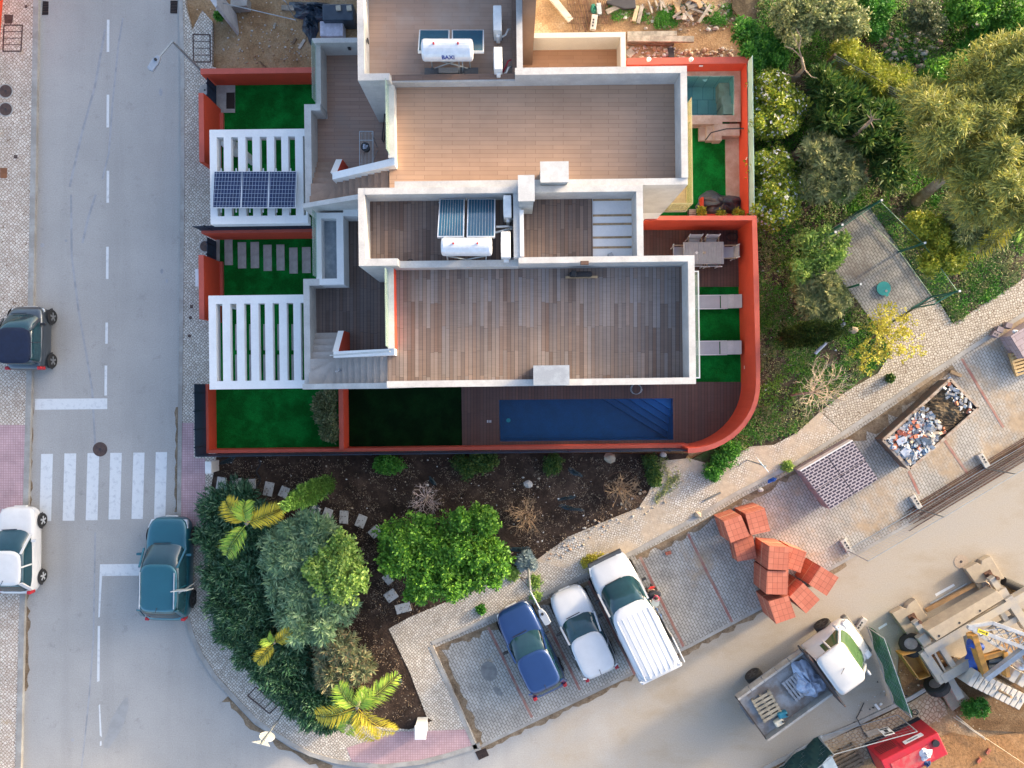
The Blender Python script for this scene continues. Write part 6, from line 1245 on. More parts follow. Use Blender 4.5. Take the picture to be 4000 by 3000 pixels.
m = MB(); a = g(3772, 2370, .05); m.disc((a.x, a.y, .02), .3, .04, 20); one(m, 'tub', plain('blue_tub', (.02, .07, .2), .4), 'dark blue tub half under the crane ballast beam', 'tub')
m = MB(); A = g(3920, 2270, .3); B = g(3990, 2300, .3); m.cyl(A, B, .17, 16); one(m, 'roller_tyre', rubber, 'worn black tyre lying by the upper crane slab', 'tyre')
one(crumple(g(3945, 2310, .05), .42, .3, .3, 71, 18, .5, .3), 'scrap_pile', M('rusty_scrap', (.20, .11, .05), .8, scale=6, col2=(.32, .22, .10)), 'heap of rusty brown scrap beside the worn tyre', 'scrap')
# poles, lamps, signs, cabinets
def street_lamp(label, base, top, zt, bend, zb2, head):
    b = g(*base, .12); rt = thing('street_lamp', label, 'street lamp', b); P = Vector((b.x, b.y, zt)); 
    m = MB(); m.tube([b, P], .06, 10, .045); m.build('pole', galv, rt); H = g(*head, zb2); m = MB(); m.tube([P, P.lerp(H, .92)], .035, 8); m.build('arm', galv, rt)
    d = (H-P); d.z = 0; d.normalize(); an = math.atan2(d.y, d.x); m = MB(); f = Fr((H.x, H.y, 0), an)
    m.prism([f.p(-.18, .07, 0)[:2], f.p(-.18, -.07, 0)[:2], f.p(.05, -.14, 0)[:2], f.p(.42, -.13, 0)[:2], f.p(.46, 0, 0)[:2], f.p(.42, .13, 0)[:2], f.p(.05, .14, 0)[:2]], zb2-.05, zb2+.06); m.build('lamp_head', plain('lamp_grey', (.36, .40, .45), .4, .2) if 'lamp_grey' not in bpy.data.materials else bpy.data.materials['lamp_grey'], rt, bevel=.02)
    m = MB(); m.cyl((H.x, H.y, zb2+.06), (H.x, H.y, zb2+.12), .05, 12); m.build('photocell', blackm, rt)
street_lamp('grey street lamp leaning over the street at the red wall corner', (790, 280), (683, 174), 2.75+.0, None, 2.9, (612, 236))
P_ = None
street_lamp('grey street lamp over the parking bays between blue and white cars', (2063, 2215), (2076, 2312), 3.6, None, 3.75, (2118, 2396))
def sign(label, base, zp, parts):
    b = g(*base, .12); rt = thing('road_sign', label, 'road sign', b); m = MB(); m.tube([b, (b.x, b.y, zp)], .03, 8); m.build('pole', galv, rt); return rt, b
tin_ = plain('sign_back', (.62, .63, .60), .5, .3)
rt, b = sign('rectangular road sign seen from behind beside the teal crossover', (808, 2248), 2.6, None)
m = MB(); m.box((b.x, b.y+.03, 2.35), (.62, .03, .62), R(4), R(-8)); m.build('plate', tin_, rt, bevel=.008)
rt, b = sign('road sign pole with a disc and a triangle at the corner kerb', (1112, 2776), 2.95, None)
m = MB(); n = 26; c = Vector((b.x-.02, b.y-.05, 2.2)); ax = Vector((-.25, -1, .0)).normalized(); u = Vector((ax.y, -ax.x, 0)); 
m.add([c+u*.30*math.cos(2*math.pi*k/n)+Vector((0, -.12, 1)).normalized()*.30*math.sin(2*math.pi*k/n)+ax*s_ for s_ in (0, .02) for k in range(n)], [tuple(range(n-1, -1, -1)), tuple(range(n, 2*n))]+[(k, (k+1) % n, n+(k+1) % n, n+k) for k in range(n)]); m.build('round_plate', tin_, rt)
m = MB(); c = Vector((b.x-.02, b.y-.05, 2.62)); T = [c+u*.36+Vector((0, .05, .28)), c-u*.36+Vector((0, .05, .28)), c+Vector((0, -.07, -.32))]; m.add(T+[p+ax*.02 for p in T], [(0, 1, 2), (5, 4, 3), (0, 3, 4, 1), (1, 4, 5, 2), (2, 5, 3, 0)]); m.build('triangle_plate', tin_, rt)
rt, b = sign('small square road sign standing in the sandy pavement corner', (2918, 1797), 2.35, None)
m = MB(); m.box((b.x-.03, b.y+.02, 2.05), (.62, .03, .5), R(-50), R(12)); m.build('plate', plain('blue_white_sign', (.60, .68, .72), .4), rt, bevel=.01)
def cabinet(label, pa, pb, z):
    r_ = rect(pa, pb, z); c = tow((r_[0]+r_[2])/2, (r_[1]+r_[3])/2); rt = thing('utility_cabinet', label, 'cabinet', (*c, .12)); m = MB(); m.lbox(r_[0]+.02, r_[1]+.02, r_[2]-.02, r_[3]-.02, .12, z-.06); m.build('casing', whitep, rt, bevel=.01); m = MB(); m.lbox(*r_, z-.06, z); m.build('lid', whitep, rt, bevel=.015)
cabinet('white utility cabinet beside the pink crossing under the red wall corner', (800, 1803), (826, 1850), .95); cabinet('white utility cabinet beside the pink corner paving near the palms', (1619, 2836), (1664, 2890), .95)
# covers and drains
iron = M('cast_iron', (.075, .05, .045), .7, .3, scale=6, col2=(.12, .075, .06))
def manhole(px, py, r, label, z=.121, mt=iron, rim=True):
    c = g(px, py, z); rt = thing('manhole_cover', label, 'manhole cover', c); m = MB(); m.disc((c.x, c.y, c.z), r, .006, 26); m.build('cover', mt, rt)
    if rim: m = MB(); ring_ = MB(); m.disc((c.x, c.y, c.z-.001), r*1.18, .004, 26); m.build('frame', concrete, rt)
    m = MB(); m.disc((c.x, c.y, c.z+.006), r*.2, .004, 12); m.build('boss', plain('boss_iron', (.04, .03, .03), .6) if 'boss_iron' not in bpy.data.materials else bpy.data.materials['boss_iron'], rt)
manhole(22, 356, .26, 'round iron cover on the left pavement, upper of two'); manhole(22, 427, .26, 'round iron cover on the left pavement, lower of two'); manhole(391, 1755, .30, 'large round iron cover in the road at the zebra crossing', .003, iron, False)
manhole(802, 962, .22, 'round cover half hidden by the gate of the slab-path lawn'); manhole(800, 352, .2, 'round stone cover at the tan villa gate', .121, concrete); manhole(3754, 2194, .29, 'dusty round cover in the road by the upper crane slab', .003, M('dusty_iron', (.42, .33, .24), .85, scale=14, col2=(.34, .26, .19)), False)
manhole(744, 1241, .07, 'tiny round cap on the pavement, upper of two by the red wall', .121, iron, False); manhole(740, 1312, .07, 'tiny round cap on the pavement, lower of two by the pergola', .121, iron, False)
def inlaid(q, label, n=4):
    P = [g(x, y, .121) for x, y in q]; rt = thing('inlaid_cover', label, 'access cover', sum(P, Vector())/4)
    for k in range(4): m = MB(); m.bar(P[k], P[(k+1) % 4], .05, .02); m.build('frame', iron, rt)
    for k in range(1, n): m = MB(); m.bar(P[0].lerp(P[3], k/n), P[1].lerp(P[2], k/n), .022, .018); m.build('rib', iron, rt)
inlaid([(16, 98), (88, 98), (82, 200), (12, 200)], 'cobble-filled access cover on the left pavement by the red wall'); inlaid([(754, 134), (820, 136), (822, 242), (756, 242)], 'cobble-filled access cover beside the tan villa wall on bare soil'); inlaid([(968, 2718), (1000, 2684), (1085, 2756), (1052, 2787)], 'cobble-filled access cover half under the dark hedge')
for q, lb, z in (([(167, 5), (190, 7), (189, 57), (164, 58)], 'black gutter grating at the top left kerb', .004), ([(666, 3), (694, 4), (692, 52), (665, 51)], 'black gutter grating at the top right kerb', .004), ([(1856, 2938), (1897, 2922), (1910, 2950), (1870, 2968)], 'gutter grating at the corner of the parking bays', .006)):
    P = [g(x, y, z) for x, y in q]; rt = thing('drain_grate', lb, 'drain', sum(P, Vector())/4); m = MB(); m.sheet([tuple(p)[:2] for p in P], z); m.build('pit', plain('pit_black', (.008, .008, .009), .9) if 'pit_black' not in bpy.data.materials else bpy.data.materials['pit_black'], rt)
    for k in range(9): m = MB(); m.bar(P[0].lerp(P[3], k/8)+Vector((0, 0, .008)), P[1].lerp(P[2], k/8)+Vector((0, 0, .008)), .016, .014); m.build('bar', iron, rt)
for q, lb, mt in (([(16, 56), (52, 58), (48, 92), (18, 92)], 'brown square iron plate on the left pavement, higher one', iron), ([(0, 656), (28, 656), (27, 696), (0, 696)], 'rusty square plate at the left picture edge', M('orange_rust', (.25, .10, .04), .8)), ([(96, 20), (107, 20), (107, 31), (96, 31)], 'tiny dark square cap on the left pavement at the top', iron), ([(54, 605), (68, 605), (68, 619), (54, 619)], 'tiny dark square cap on the left pavement, lower one', iron), ([(742, 1191), (754, 1191), (754, 1205), (742, 1205)], 'tiny dark square cap on the pavement by the red wall', iron)):
    m = MB(); P = [tuple(g(x, y, .124))[:2] for x, y in q]; m.prism(P, .119, .126); one(m, 'iron_plate', mt, lb, 'access cover')
# stepping stones in the planted corner
st = M('stepping_stone', (.55, .53, .49), .8, scale=9, col2=(.10, .08, .06), patch=(.36, .46))
ss = [(864, 1888, 36, 48, -9), (925, 1888, 34, 40, 0), (981, 1890, 36, 38, 3), (1049, 1910, 36, 54, -12), (1109, 1922, 34, 42, -24), (1160, 1946, 32, 40, -22), (1228, 2000, 34, 46, -30), (1278, 2008, 34, 44, -22), (1343, 2020, 34, 50, -3), (1410, 2036, 36, 48, -22), (1465, 2077, 36, 46, -48), (1527, 2327, 46, 40, 35), (1575, 2375, 60, 36, 15), (1292, 2468, 32, 50, -15), (1515, 2262, 30, 40, 40)]
od = ['first from the cabinet', 'second from the cabinet', 'third from the cabinet', 'fourth from the cabinet', 'fifth, before the slim conifer', 'sixth, half under the slim conifer', 'just past the slim conifer, upper', 'just past the slim conifer, lower', 'third past the slim conifer', 'fourth past the slim conifer', 'last before the round bush', 'under the round bush, lower left', 'broad one beside the pavement', 'alone between the grey shrubs', 'at the round bush foot']
for i, (x, y, w_, h_, a_) in enumerate(ss):
    c = g(x, y, .13); m = MB(); m.box((c.x, c.y, .115), (w_*.0106, h_*.0106, .05), R(a_), 0, 0); one(m, 'stepping_stone', st, 'mulch-spattered stepping stone, '+od[i], 'stone', 'stepping stones through the dark mulch', bevel=.01)
# ================================================================ PLANTS
RG = np.random.default_rng(11)
def nmesh(name, V, F4, mt, parent, loc):
    """quads from numpy arrays, linked as one object"""
    me = bpy.data.meshes.new(name); V = V-np.array(loc, dtype=float)
    me.vertices.add(len(V)); me.vertices.foreach_set('co', V.astype(np.float32).ravel())
    n = len(F4); me.loops.add(4*n); me.loops.foreach_set('vertex_index', F4.astype(np.int32).ravel())
    me.polygons.add(n); me.polygons.foreach_set('loop_start', np.arange(0, 4*n, 4, dtype=np.int32)); me.update(calc_edges=True)
    me.materials.append(mt); o = bpy.data.objects.new(name, me); COL.objects.link(o)
    if parent is not None: o.parent = parent
    else: o.location = loc
    return o
def norm(a): return a/np.maximum(1e-9, np.linalg.norm(a, axis=1, keepdims=True))
def leaves(P, D, U, ln, wd, bend=0.25):
    """diamond leaves: base P, direction D, face normal U"""
    S = norm(np.cross(D, U)); n = len(P); ln = np.broadcast_to(np.asarray(ln).reshape(-1, 1), (n, 1)); wd = np.broadcast_to(np.asarray(wd).reshape(-1, 1), (n, 1))
    M_ = P+D*ln*.5+U*ln*bend*.3
    V = np.stack([P, M_+S*wd*.5, P+D*ln, M_-S*wd*.5], 1).reshape(-1, 3); F = np.arange(4*n).reshape(n, 4); return V, F
def shellpts(blobs, n, lo=.62, up=-.35, rng=RG):
    """points near the skin of a union of ellipsoids (cx,cy,cz,rx,ry,rz); gives points and outward directions"""
    B = np.array(blobs); w_ = (B[:, 3]*B[:, 4])**.8; k = rng.choice(len(B), n, p=w_/w_.sum())
    d = norm(rng.normal(size=(n, 3))); d[:, 2] = np.where(d[:, 2] < up, -d[:, 2], d[:, 2])
    q = lo+(1.04-lo)*rng.random(n)**.55
    lump = 1+.13*np.sin(5*d[:, 0]+3*k)+.10*np.sin(7*d[:, 1]+1.7*k)+.07*np.sin(11*d[:, 2]+k)
    P = B[k, :3]+d*B[k, 3:6]*(q*lump)[:, None]; return P, norm(d/B[k, 3:6]*B[k, 3:4])
def crown(blobs, n, kind, ls=1.0, rng=RG, lo=.62):
    if kind == 'leafy':
        C, O = shellpts(blobs, n, lo, rng=rng); m_ = 9; P = np.repeat(C, m_, 0)+rng.normal(size=(n*m_, 3))*.055*ls; O = np.repeat(O, m_, 0)
        D = norm(O*.55+rng.normal(size=P.shape)*.75+np.array([0, 0, .12])); U = norm(np.array([0, 0, .8])+O*.5+rng.normal(size=P.shape)*.45)
        return leaves(P, D, U, rng.uniform(.09, .16, n*m_)*ls, rng.uniform(.055, .09, n*m_)*ls)
    if kind == 'rosette':
        C, O = shellpts(blobs, n, lo, rng=rng); m_ = 10; O = norm(O*.7+np.array([0, 0, .7])+rng.normal(size=O.shape)*.3); P = np.repeat(C, m_, 0); A = np.repeat(O, m_, 0)
        T = norm(np.cross(A, rng.normal(size=A.shape))); D = norm(T*.9+A*.42); U = norm(A+T*-.3)
        return leaves(P, D, U, rng.uniform(.17, .27, n*m_)*ls, rng.uniform(.034, .052, n*m_)*ls)
    if kind == 'spike':
        C, O = shellpts(blobs, n, lo, rng=rng); m_ = 5; P = np.repeat(C, m_, 0)+rng.normal(size=(n*m_, 3))*.05*ls; A = np.repeat(norm(O*.9+rng.normal(size=O.shape)*.35), m_, 0)
        D = norm(A+rng.normal(size=A.shape)*.38+np.array([.10, .12, .25])); U = norm(np.array([0, 0, 1.])+rng.normal(size=A.shape)*.5)
        return leaves(P, D, U, rng.uniform(.20, .38, n*m_)*ls, rng.uniform(.034, .060, n*m_)*ls, .6)
    if kind == 'feather':
        C, O = shellpts(blobs, n, lo, rng=rng); m_ = 14; A = np.repeat(norm(O+rng.normal(size=O.shape)*.6), m_, 0); P = np.repeat(C, m_, 0)+A*rng.uniform(-.16, .16, (n*m_, 1))*ls+rng.normal(size=(n*m_, 3))*.07*ls
        D = norm(A*.7+rng.normal(size=A.shape)*.45+np.array([0, 0, -.45])); U = norm(np.array([0, 0, .5])+rng.normal(size=A.shape)*.6)
        return leaves(P, D, U, rng.uniform(.17, .28, n*m_)*ls, rng.uniform(.028, .046, n*m_)*ls, .3)
    if kind == 'scale':
        C, O = shellpts(blobs, n, lo, rng=rng); m_ = 6; P = np.repeat(C, m_, 0)+rng.normal(size=(n*m_, 3))*.05; A = np.repeat(O, m_, 0)
        D = norm(A*.6+np.array([0, 0, .9])+rng.normal(size=A.shape)*.35); U = norm(A+rng.normal(size=A.shape)*.4)
        return leaves(P, D, U, rng.uniform(.08, .15, n*m_)*ls, rng.uniform(.04, .06, n*m_)*ls)
Lround = leaf('leaf_citrus', (.035, .105, .012), (.08, .205, .022), (.17, .31, .035)); Lgrey = leaf('leaf_greygreen', (.07, .135, .07), (.135, .225, .11), (.24, .32, .17)); Lhedge = leaf('leaf_hedge', (.014, .052, .024), (.034, .095, .045), (.10, .17, .10), .15)
Lyel = leaf('leaf_yellowgreen', (.11, .20, .035), (.19, .29, .06), (.29, .37, .09)); Loli = leaf('leaf_olive', (.10, .135, .05), (.165, .19, .075), (.30, .29, .12)); Ltree = leaf('leaf_wattle', (.12, .155, .045), (.19, .205, .055), (.33, .30, .06), .3, nscale=.5)
Lflow = leaf('leaf_shrub', (.07, .13, .014), (.17, .22, .022), (.32, .31, .035)); Ldark = leaf('leaf_dark', (.015, .05, .012), (.04, .09, .018), (.11, .145, .03)); Lbright = leaf('leaf_bright', (.02, .10, .012), (.05, .17, .02), (.09, .24, .03)); Lgold = leaf('leaf_golden', (.14, .19, .022), (.23, .26, .03), (.36, .33, .04))  # Lflow is yellowed to stand in for sunlight on its shrubs
Lsparse = leaf('leaf_flowering', (.22, .22, .03), (.40, .34, .05), (.60, .44, .06)); Lcyp = leaf('leaf_cypress', (.055, .125, .025), (.09, .18, .035), (.14, .24, .05)); Ldcyp = leaf('leaf_dark_cypress', (.01, .026, .008), (.02, .045, .010), (.06, .085, .015)); Lpalm = leaf('leaf_palm', (.13, .26, .03), (.24, .36, .045), (.38, .42, .06)); Lpalmy = leaf('leaf_palm_yellow', (.30, .26, .025), (.46, .36, .03), (.58, .42, .05)); Lblue = leaf('leaf_bluegrey', (.11, .16, .17), (.17, .225, .225), (.24, .29, .28)); Lolivegrey = leaf('leaf_brownish', (.05, .075, .03), (.085, .105, .045), (.14, .14, .07))
flower = leaf('petal', (.60, .60, .66), (.70, .70, .74), (.78, .77, .80), .3); yflower = leaf('petal_yellow', (.6, .40, .02), (.7, .5, .03), (.75, .6, .05), .3)
bark = M('bark', (.26, .18, .115), .9, scale=6, col2=(.15, .10, .065), bmp=.4); palebark = M('pale_bark', (.40, .33, .25), .9, scale=6, col2=(.27, .20, .14), bmp=.3)
def wblobs(bl, h, hz=None):
    out = []; r_ = random.Random(int(bl[0][0]*7+bl[0][1]*3))
    sprigs = [(b[0]+b[2]*q*math.cos(a), b[1]+b[2]*q*math.sin(a), b[2]*r_.uniform(.16, .34), (b[3] if len(b) > 3 else 1.0)*(1.08-.35*q*q+r_.uniform(-.08, .10))) for b in bl if b[2] > 30 for q, a in [(r_.uniform(.25, 1.02), r_.uniform(0, 6.28)) for _ in range(7)]]
    for b in list(bl)+sprigs:
        x, y, r = b[:3]; ht = h*(b[3] if len(b) > 3 else 1.0); rz = min(ht*.48, r*.0105*.9); zc = ht-rz; c = g(x, y, zc); R_ = r*(HCAM-zc)/FPX; out.append((c.x, c.y, zc, R_, R_, rz))
    return out
def shrub(name, label, cat, bl, h, n, kind, mt, ls=1.0, trunk=None, lo=.62, flowers=None, group=None, z0=.09, fill=True):
    B = wblobs(bl, h); w_ = np.array([b[3]**2 for b in B]); cx = sum(b[0]*q for b, q in zip(B, w_))/w_.sum(); cy = sum(b[1]*q for b, q in zip(B, w_))/w_.sum()
    if trunk: t0 = g(trunk[0], trunk[1], z0); cx, cy = t0.x, t0.y
    rt = thing(name, label, cat, (cx, cy, z0), group); V, F = crown(B, n, kind, ls, lo=lo)
    if fill:                                              # inner leaves keep the crown from being see-through
        V2, F2 = crown([(b[0], b[1], b[2]-.1*b[5], b[3]*.78, b[4]*.78, b[5]*.8) for b in B], max(60, n//3), kind, ls*1.25, lo=.3); F = np.concatenate([F, F2+len(V)]); V = np.concatenate([V, V2])
    nmesh('crown' if trunk else 'foliage', V, F, mt, rt, rt.location)
    if flowers:
        C, O = shellpts(B, flowers[0], .96); P = np.repeat(C, 5, 0); A = np.repeat(O, 5, 0); T = norm(np.cross(A, RG.normal(size=A.shape))); V, F = leaves(P+A*.04, norm(T+A*.25), A, flowers[2], flowers[2]*.8); nmesh('blossom', V, F, flowers[1], rt, rt.location)
    m = MB(); top = max(B, key=lambda b: b[2]); r0 = max(.04, min(.22, top[3]*.09)); base = (cx, cy, z0-.02)
    rnd = random.Random(int(cx*97+cy*13))
    big = sorted(B, key=lambda b: -b[3])[:5]
    mid = (lerp(cx, big[0][0], .5)+rnd.uniform(-.08, .08), lerp(cy, big[0][1], .5), z0+(big[0][2]-z0)*.5)
    m.tube([base, mid, (big[0][0], big[0][1], big[0][2])], r0, 7, r0*.45)
    m.build('trunk' if trunk else 'stem', bark, rt, smooth=True)
    for b in big[1:]: m = MB(); m.tube([mid, (lerp(mid[0], b[0], .55), lerp(mid[1], b[1], .55), lerp(mid[2], b[2], .7)), b[:3]], r0*.5, 6, r0*.2); m.build('limb', bark, rt, smooth=True)
    return rt
shrub('hedge', 'long dark green spiky hedge curving along the corner pavement', 'hedge', [(905, 1985, 100), (868, 2110, 72), (955, 2100, 85), (1010, 2020, 45), (885, 2230, 72), (950, 2220, 75), (905, 2340, 82), (975, 2320, 70), (950, 2440, 82), (1020, 2400, 60), (1010, 2530, 78), (1075, 2590, 90), (1130, 2560, 70), (1160, 2680, 92), (1235, 2700, 85), (1225, 2770, 60), (1290, 2790, 55, .8)], 1.35, 7500, 'spike', Lhedge, 1.0)
shrub('shrub', 'large grey green shrub with starry leaf tufts beside the palm in the hedge', 'shrub', [(1150, 2140, 112), (1225, 2080, 72), (1100, 2190, 60), (1245, 2010+150, 70)], 2.2, 1000, 'rosette', Lgrey, 1.35, lo=.72); shrub('shrub', 'broad grey green tufted shrub between the hedge and the yellow green bush', 'shrub', [(1140, 2300, 85), (1230, 2290, 105), (1310, 2340, 92), (1190, 2420, 95), (1250, 2440, 60)], 2.1, 1150, 'rosette', Lgrey, 1.35, lo=.72)
shrub('shrub', 'yellow green bushy shrub standing out of the grey green shrubs', 'shrub', [(1330, 2180, 80), (1300, 2255, 85), (1385, 2240, 55), (1225, 2215, 38), (1360, 2300, 50), (1340, 2120, 40)], 2.7, 700, 'leafy', Lyel, 1.15)
shrub('shrub', 'small round olive grey shrub with reddish tips behind the lower palm', 'shrub', [(1330, 2580, 98), (1300, 2520, 60), (1390, 2600, 62), (1300, 2640, 60)], 1.7, 620, 'rosette', leaf('leaf_redtip', (.10, .12, .06), (.13, .165, .085), (.25, .18, .09)), 1.2)
shrub('shrub', 'big round bright green bush in the middle of the dark mulch', 'shrub', [(1600, 2110, 105), (1700, 2190, 135), (1830, 2110, 125), (1870, 2215, 92), (1560, 2180, 72), (1905, 2050, 38), (1760, 2280, 72), (1650, 2280, 62), (1940, 2190, 55), (1800, 2030, 40)], 2.3, 2600, 'leafy', Lround, 1.1)
for i, (bl, lb) in enumerate((([(1288, 1548, 30), (1265, 1585, 44)], 'upper'), ([(1282, 1640, 40), (1270, 1615, 32)], 'middle'), ([(1292, 1690, 30)], 'lower'))): shrub('shrub', 'brownish olive shrub along the red cross wall of the corner lawn, %s of three' % lb, 'shrub', bl, 1.3, 260, 'leafy', Lolivegrey, .8, group='shrubs along the cross wall')
for bl, h, lb, mt, n in (([(1505, 1812, 38), (1545, 1815, 28)], .7, 'low dark green bush under the red south wall, below the cross wall', Lbright, 260), ([(1800, 1806, 30), (1830, 1830, 38), (1880, 1800, 44), (1920, 1795, 26)], .6, 'low green creeper under the red south wall below the pool left end', Ldark, 420), ([(2165, 1805, 32), (2150, 1830, 24)], .55, 'low green tuft under the red south wall below the pool middle', Ldark, 200), ([(2540, 1800, 26), (2550, 1850, 30), (2560, 1880, 20)], .5, 'weedy green patch beside the end of the dark wall screen', Ldark, 240), ([(2780, 1840, 36), (2820, 1800, 40), (2850, 1760, 40)], .45, 'bright green weeds along the foot of the curved red wall', Lbright, 420), ([(2055, 2180, 26), (2040, 2200, 20), (2075, 2205, 20)], .5, 'blue grey succulent rosette at the base of the street lamp', Lblue, 160), ([(3075, 1820, 16)], .3, 'small weed tuft on the kerb near the grey blocks', Lyel, 60), ([(3477, 1476, 9)], .3, 'tiny dark weed in the cream cobbles', Ldark, 40), ([(3820, 2760, 34), (3780, 2770, 26)], .7, 'bright green weeds beside the pale ballast row', Lbright, 260), ([(2741, 832, 7), (2738, 822, 6)], .9, 'small yellow plant by the grey wooden box', Lgold, 40), ([(2815, 838, 12), (2880, 836, 12), (2900, 838, 8)], .8, 'row of small flowering plants in the red planter', Lgold, 90), ([(1880, 2380, 12)], .25, 'green weed in the cobbles behind the dark blue car', Lbright, 50), ([(2000, 2240, 26), (2090, 2270, 22), (2095, 2330, 18)], .25, 'dry grass tufts in the cobbles beside the street lamp', Lyel, 150), ([(2310, 2200, 34), (2350, 2190, 26)], .3, 'dry yellow grass in front of the white van', Lsparse, 150), ([(855, 64, 10)], .3, 'tiny green weed at the foot of the concrete pillar', Lbright, 40)):
    shrub('weed', lb, 'plant', bl, h, n, 'leafy' if mt is not Lblue else 'rosette', mt, .7)
# conifers stand upright: seen from above they lean away from the picture centre
def conifer(label, base, h, r, mt, n):
    b = g(*base, .1); rt = thing('conifer', label, 'tree', b); B = []
    for k in range(9): t = (k+.5)/9; q = r*(math.sin(math.pi*min(1, t*.80+.17)))**.9; B.append((b.x, b.y, .2+(h-.3)*t, q, q, h/9*.85))
    V, F = crown(B, n, 'scale', 1.0, lo=.8); nmesh('crown', V, F, mt, rt, rt.location); m = MB(); m.tube([(b.x, b.y, .05), (b.x, b.y, h*.8)], .09, 8, .03); m.build('trunk', bark, rt)
conifer('slim bright green conifer rising from the dark mulch over the stepping stones', (1292, 1882), 6.1, .33, Lcyp, 2000); conifer('slim dark conifer beside the paved enclosure', (3048, 1325), 5.8, .40, Ldcyp, 1900)
# palms
def palm(label, ctr, zc, tips, base=None, sc=1.0):
    C = g(*ctr, zc); b = g(*base, .1) if base else Vector((C.x, C.y, .1)); rt = thing('palm', label, 'palm', b); m = MB(); m.tube([b, C], .12*sc, 10, .07*sc); m.build('trunk', palebark, rt, smooth=True)
    for i, (tx, ty, zt, arch, mt) in enumerate(tips):
        T = g(tx, ty, zt); n = 48; ts = np.linspace(.10, 1.0, n); c, t_ = np.array(C), np.array(T); L = np.linalg.norm(t_-c)
        cur = c[None]+(t_-c)[None]*ts[:, None]; cur[:, 2] += arch*np.sin(np.pi*ts*.9)
        d = norm(np.gradient(cur, axis=0)); s_ = norm(np.cross(d, np.array([[0, 0, 1.]]))); ll = .52*sc*np.sin(np.pi*np.clip(ts*.86+.10, 0, 1))**.65+.06
        Ps, Ds, Us, Ls = [], [], [], []
        for sg in (1, -1):
            for rep in range(1):
                j = RG.normal(size=(n, 3))*.10; Ps.append(cur+d*(rep*.5*L/n)); Ds.append(norm(s_*sg*.85+d*.62+np.array([[0, 0, .12]])+j)); Us.append(norm(np.array([[0, 0, 1.]])+s_*sg*-.4+j)); Ls.append(ll*RG.uniform(.8, 1.08, n))
        V, F = leaves(np.concatenate(Ps), np.concatenate(Ds), np.concatenate(Us), np.concatenate(Ls), .034*sc, -.35)
        fr = nmesh('frond', V, F, mt, rt, rt.location); m = MB(); m.tube([Vector(c)-Vector((0, 0, .03))]+[Vector(q)-Vector((0, 0, .03)) for q in cur[::6]], .014*sc, 5, .004); rr = m.build('midrib', mt, rt); rr.parent = fr
palm('palm with four feathery fronds rising out of the dark hedge', (963, 2045), 2.9, [(885, 1955, 2.7, .25, Lpalmy), (962, 1958, 2.9, .3, Lpalm), (1108, 1985, 2.6, .3, Lpalmy), (890, 2168, 2.4, .35, Lpalm)], (975, 2020))
palm('bright yellow green palm at the bottom corner of the planted bed', (1395, 2765), 2.4, [(1238, 2790, 1.8, .35, Lpalmy), (1325, 2672, 2.3, .3, Lpalm), (1555, 2632, 2.1, .4, Lpalm), (1545, 2850, 1.6, .45, Lpalmy), (1468, 2885, 1.5, .4, Lpalmy), (1350, 2860, 1.4, .3, Lpalm), (1440, 2700, 2.5, .2, Lpalm)], (1415, 2690))
palm('small yellow palm tip poking out of the dark hedge', (1072, 2512), 1.9, [(1005, 2585, 1.8, .15, Lpalmy), (1045, 2490, 2.0, .15, Lpalm), (1155, 2448, 2.0, .2, Lpalmy)], (1050, 2460), .7)
palm('yellow green palm at the right edge below the great tree', (3965, 850), 2.6, [(3775, 1010, 1.4, .5, Lpalmy), (3990, 930, 2.2, .3, Lpalm), (4040, 840, 2.6, .3, Lpalm), (3905, 835, 2.6, .3, Lpalm), (4000, 780, 2.6, .3, Lpalm)], (3900, 860))
# the wild plot
shrub('flowering_shrub', 'white flowered shrub outside the rear wall beside the plunge pool', 'shrub', [(3005, 350, 66), (3045, 420, 86), (2990, 480, 58), (3060, 490, 40)], 1.9, 1300, 'leafy', Lflow, .95, flowers=(420, flower, .07)); shrub('flowering_shrub', 'white flowered shrub outside the rear wall beside the black tarpaulin', 'shrub', [(3005, 660, 76), (3035, 750, 88), (2995, 830, 66), (3060, 820, 50)], 1.8, 1500, 'leafy', Lflow, .95, flowers=(520, flower, .07))
shrub('shrub', 'pale olive shrub with narrow leaves right of the lower white flowered shrub', 'shrub', [(3190, 590, 58), (3245, 645, 88), (3285, 700, 78), (3200, 720, 70), (3310, 640, 44)], 2.0, 900, 'rosette', Loli, 1.25); shrub('shrub', 'pale leafy shrub beside the dark conifer and the enclosure', 'shrub', [(3195, 1150, 74), (3245, 1180, 54), (3160, 1195, 42), (3230, 1110, 40)], 1.7, 560, 'rosette', Loli, 1.25); shrub('shrub', 'green lobed shrub overhanging the left corner of the enclosure', 'shrub', [(3150, 950, 44), (3200, 1025, 56), (3260, 985, 38), (3130, 1060, 44), (3290, 940, 26), (3220, 920, 30)], 1.6, 520, 'leafy', Lyel, 1.0)
shrub('shrub', 'dark green upright bush under the leaning dead trunk', 'shrub', [(3240, 400, 66), (3300, 420, 78), (3255, 470, 60), (3215, 330, 48)], 1.9, 900, 'spike', Ldark, 1.2); shrub('shrub', 'dark green bush between the second dead trunk and the great tree', 'shrub', [(3420, 480, 64), (3480, 530, 66), (3400, 555, 58), (3500, 610, 66), (3470, 670, 52), (3530, 520, 40)], 2.1, 1300, 'spike', Ldark, 1.25)
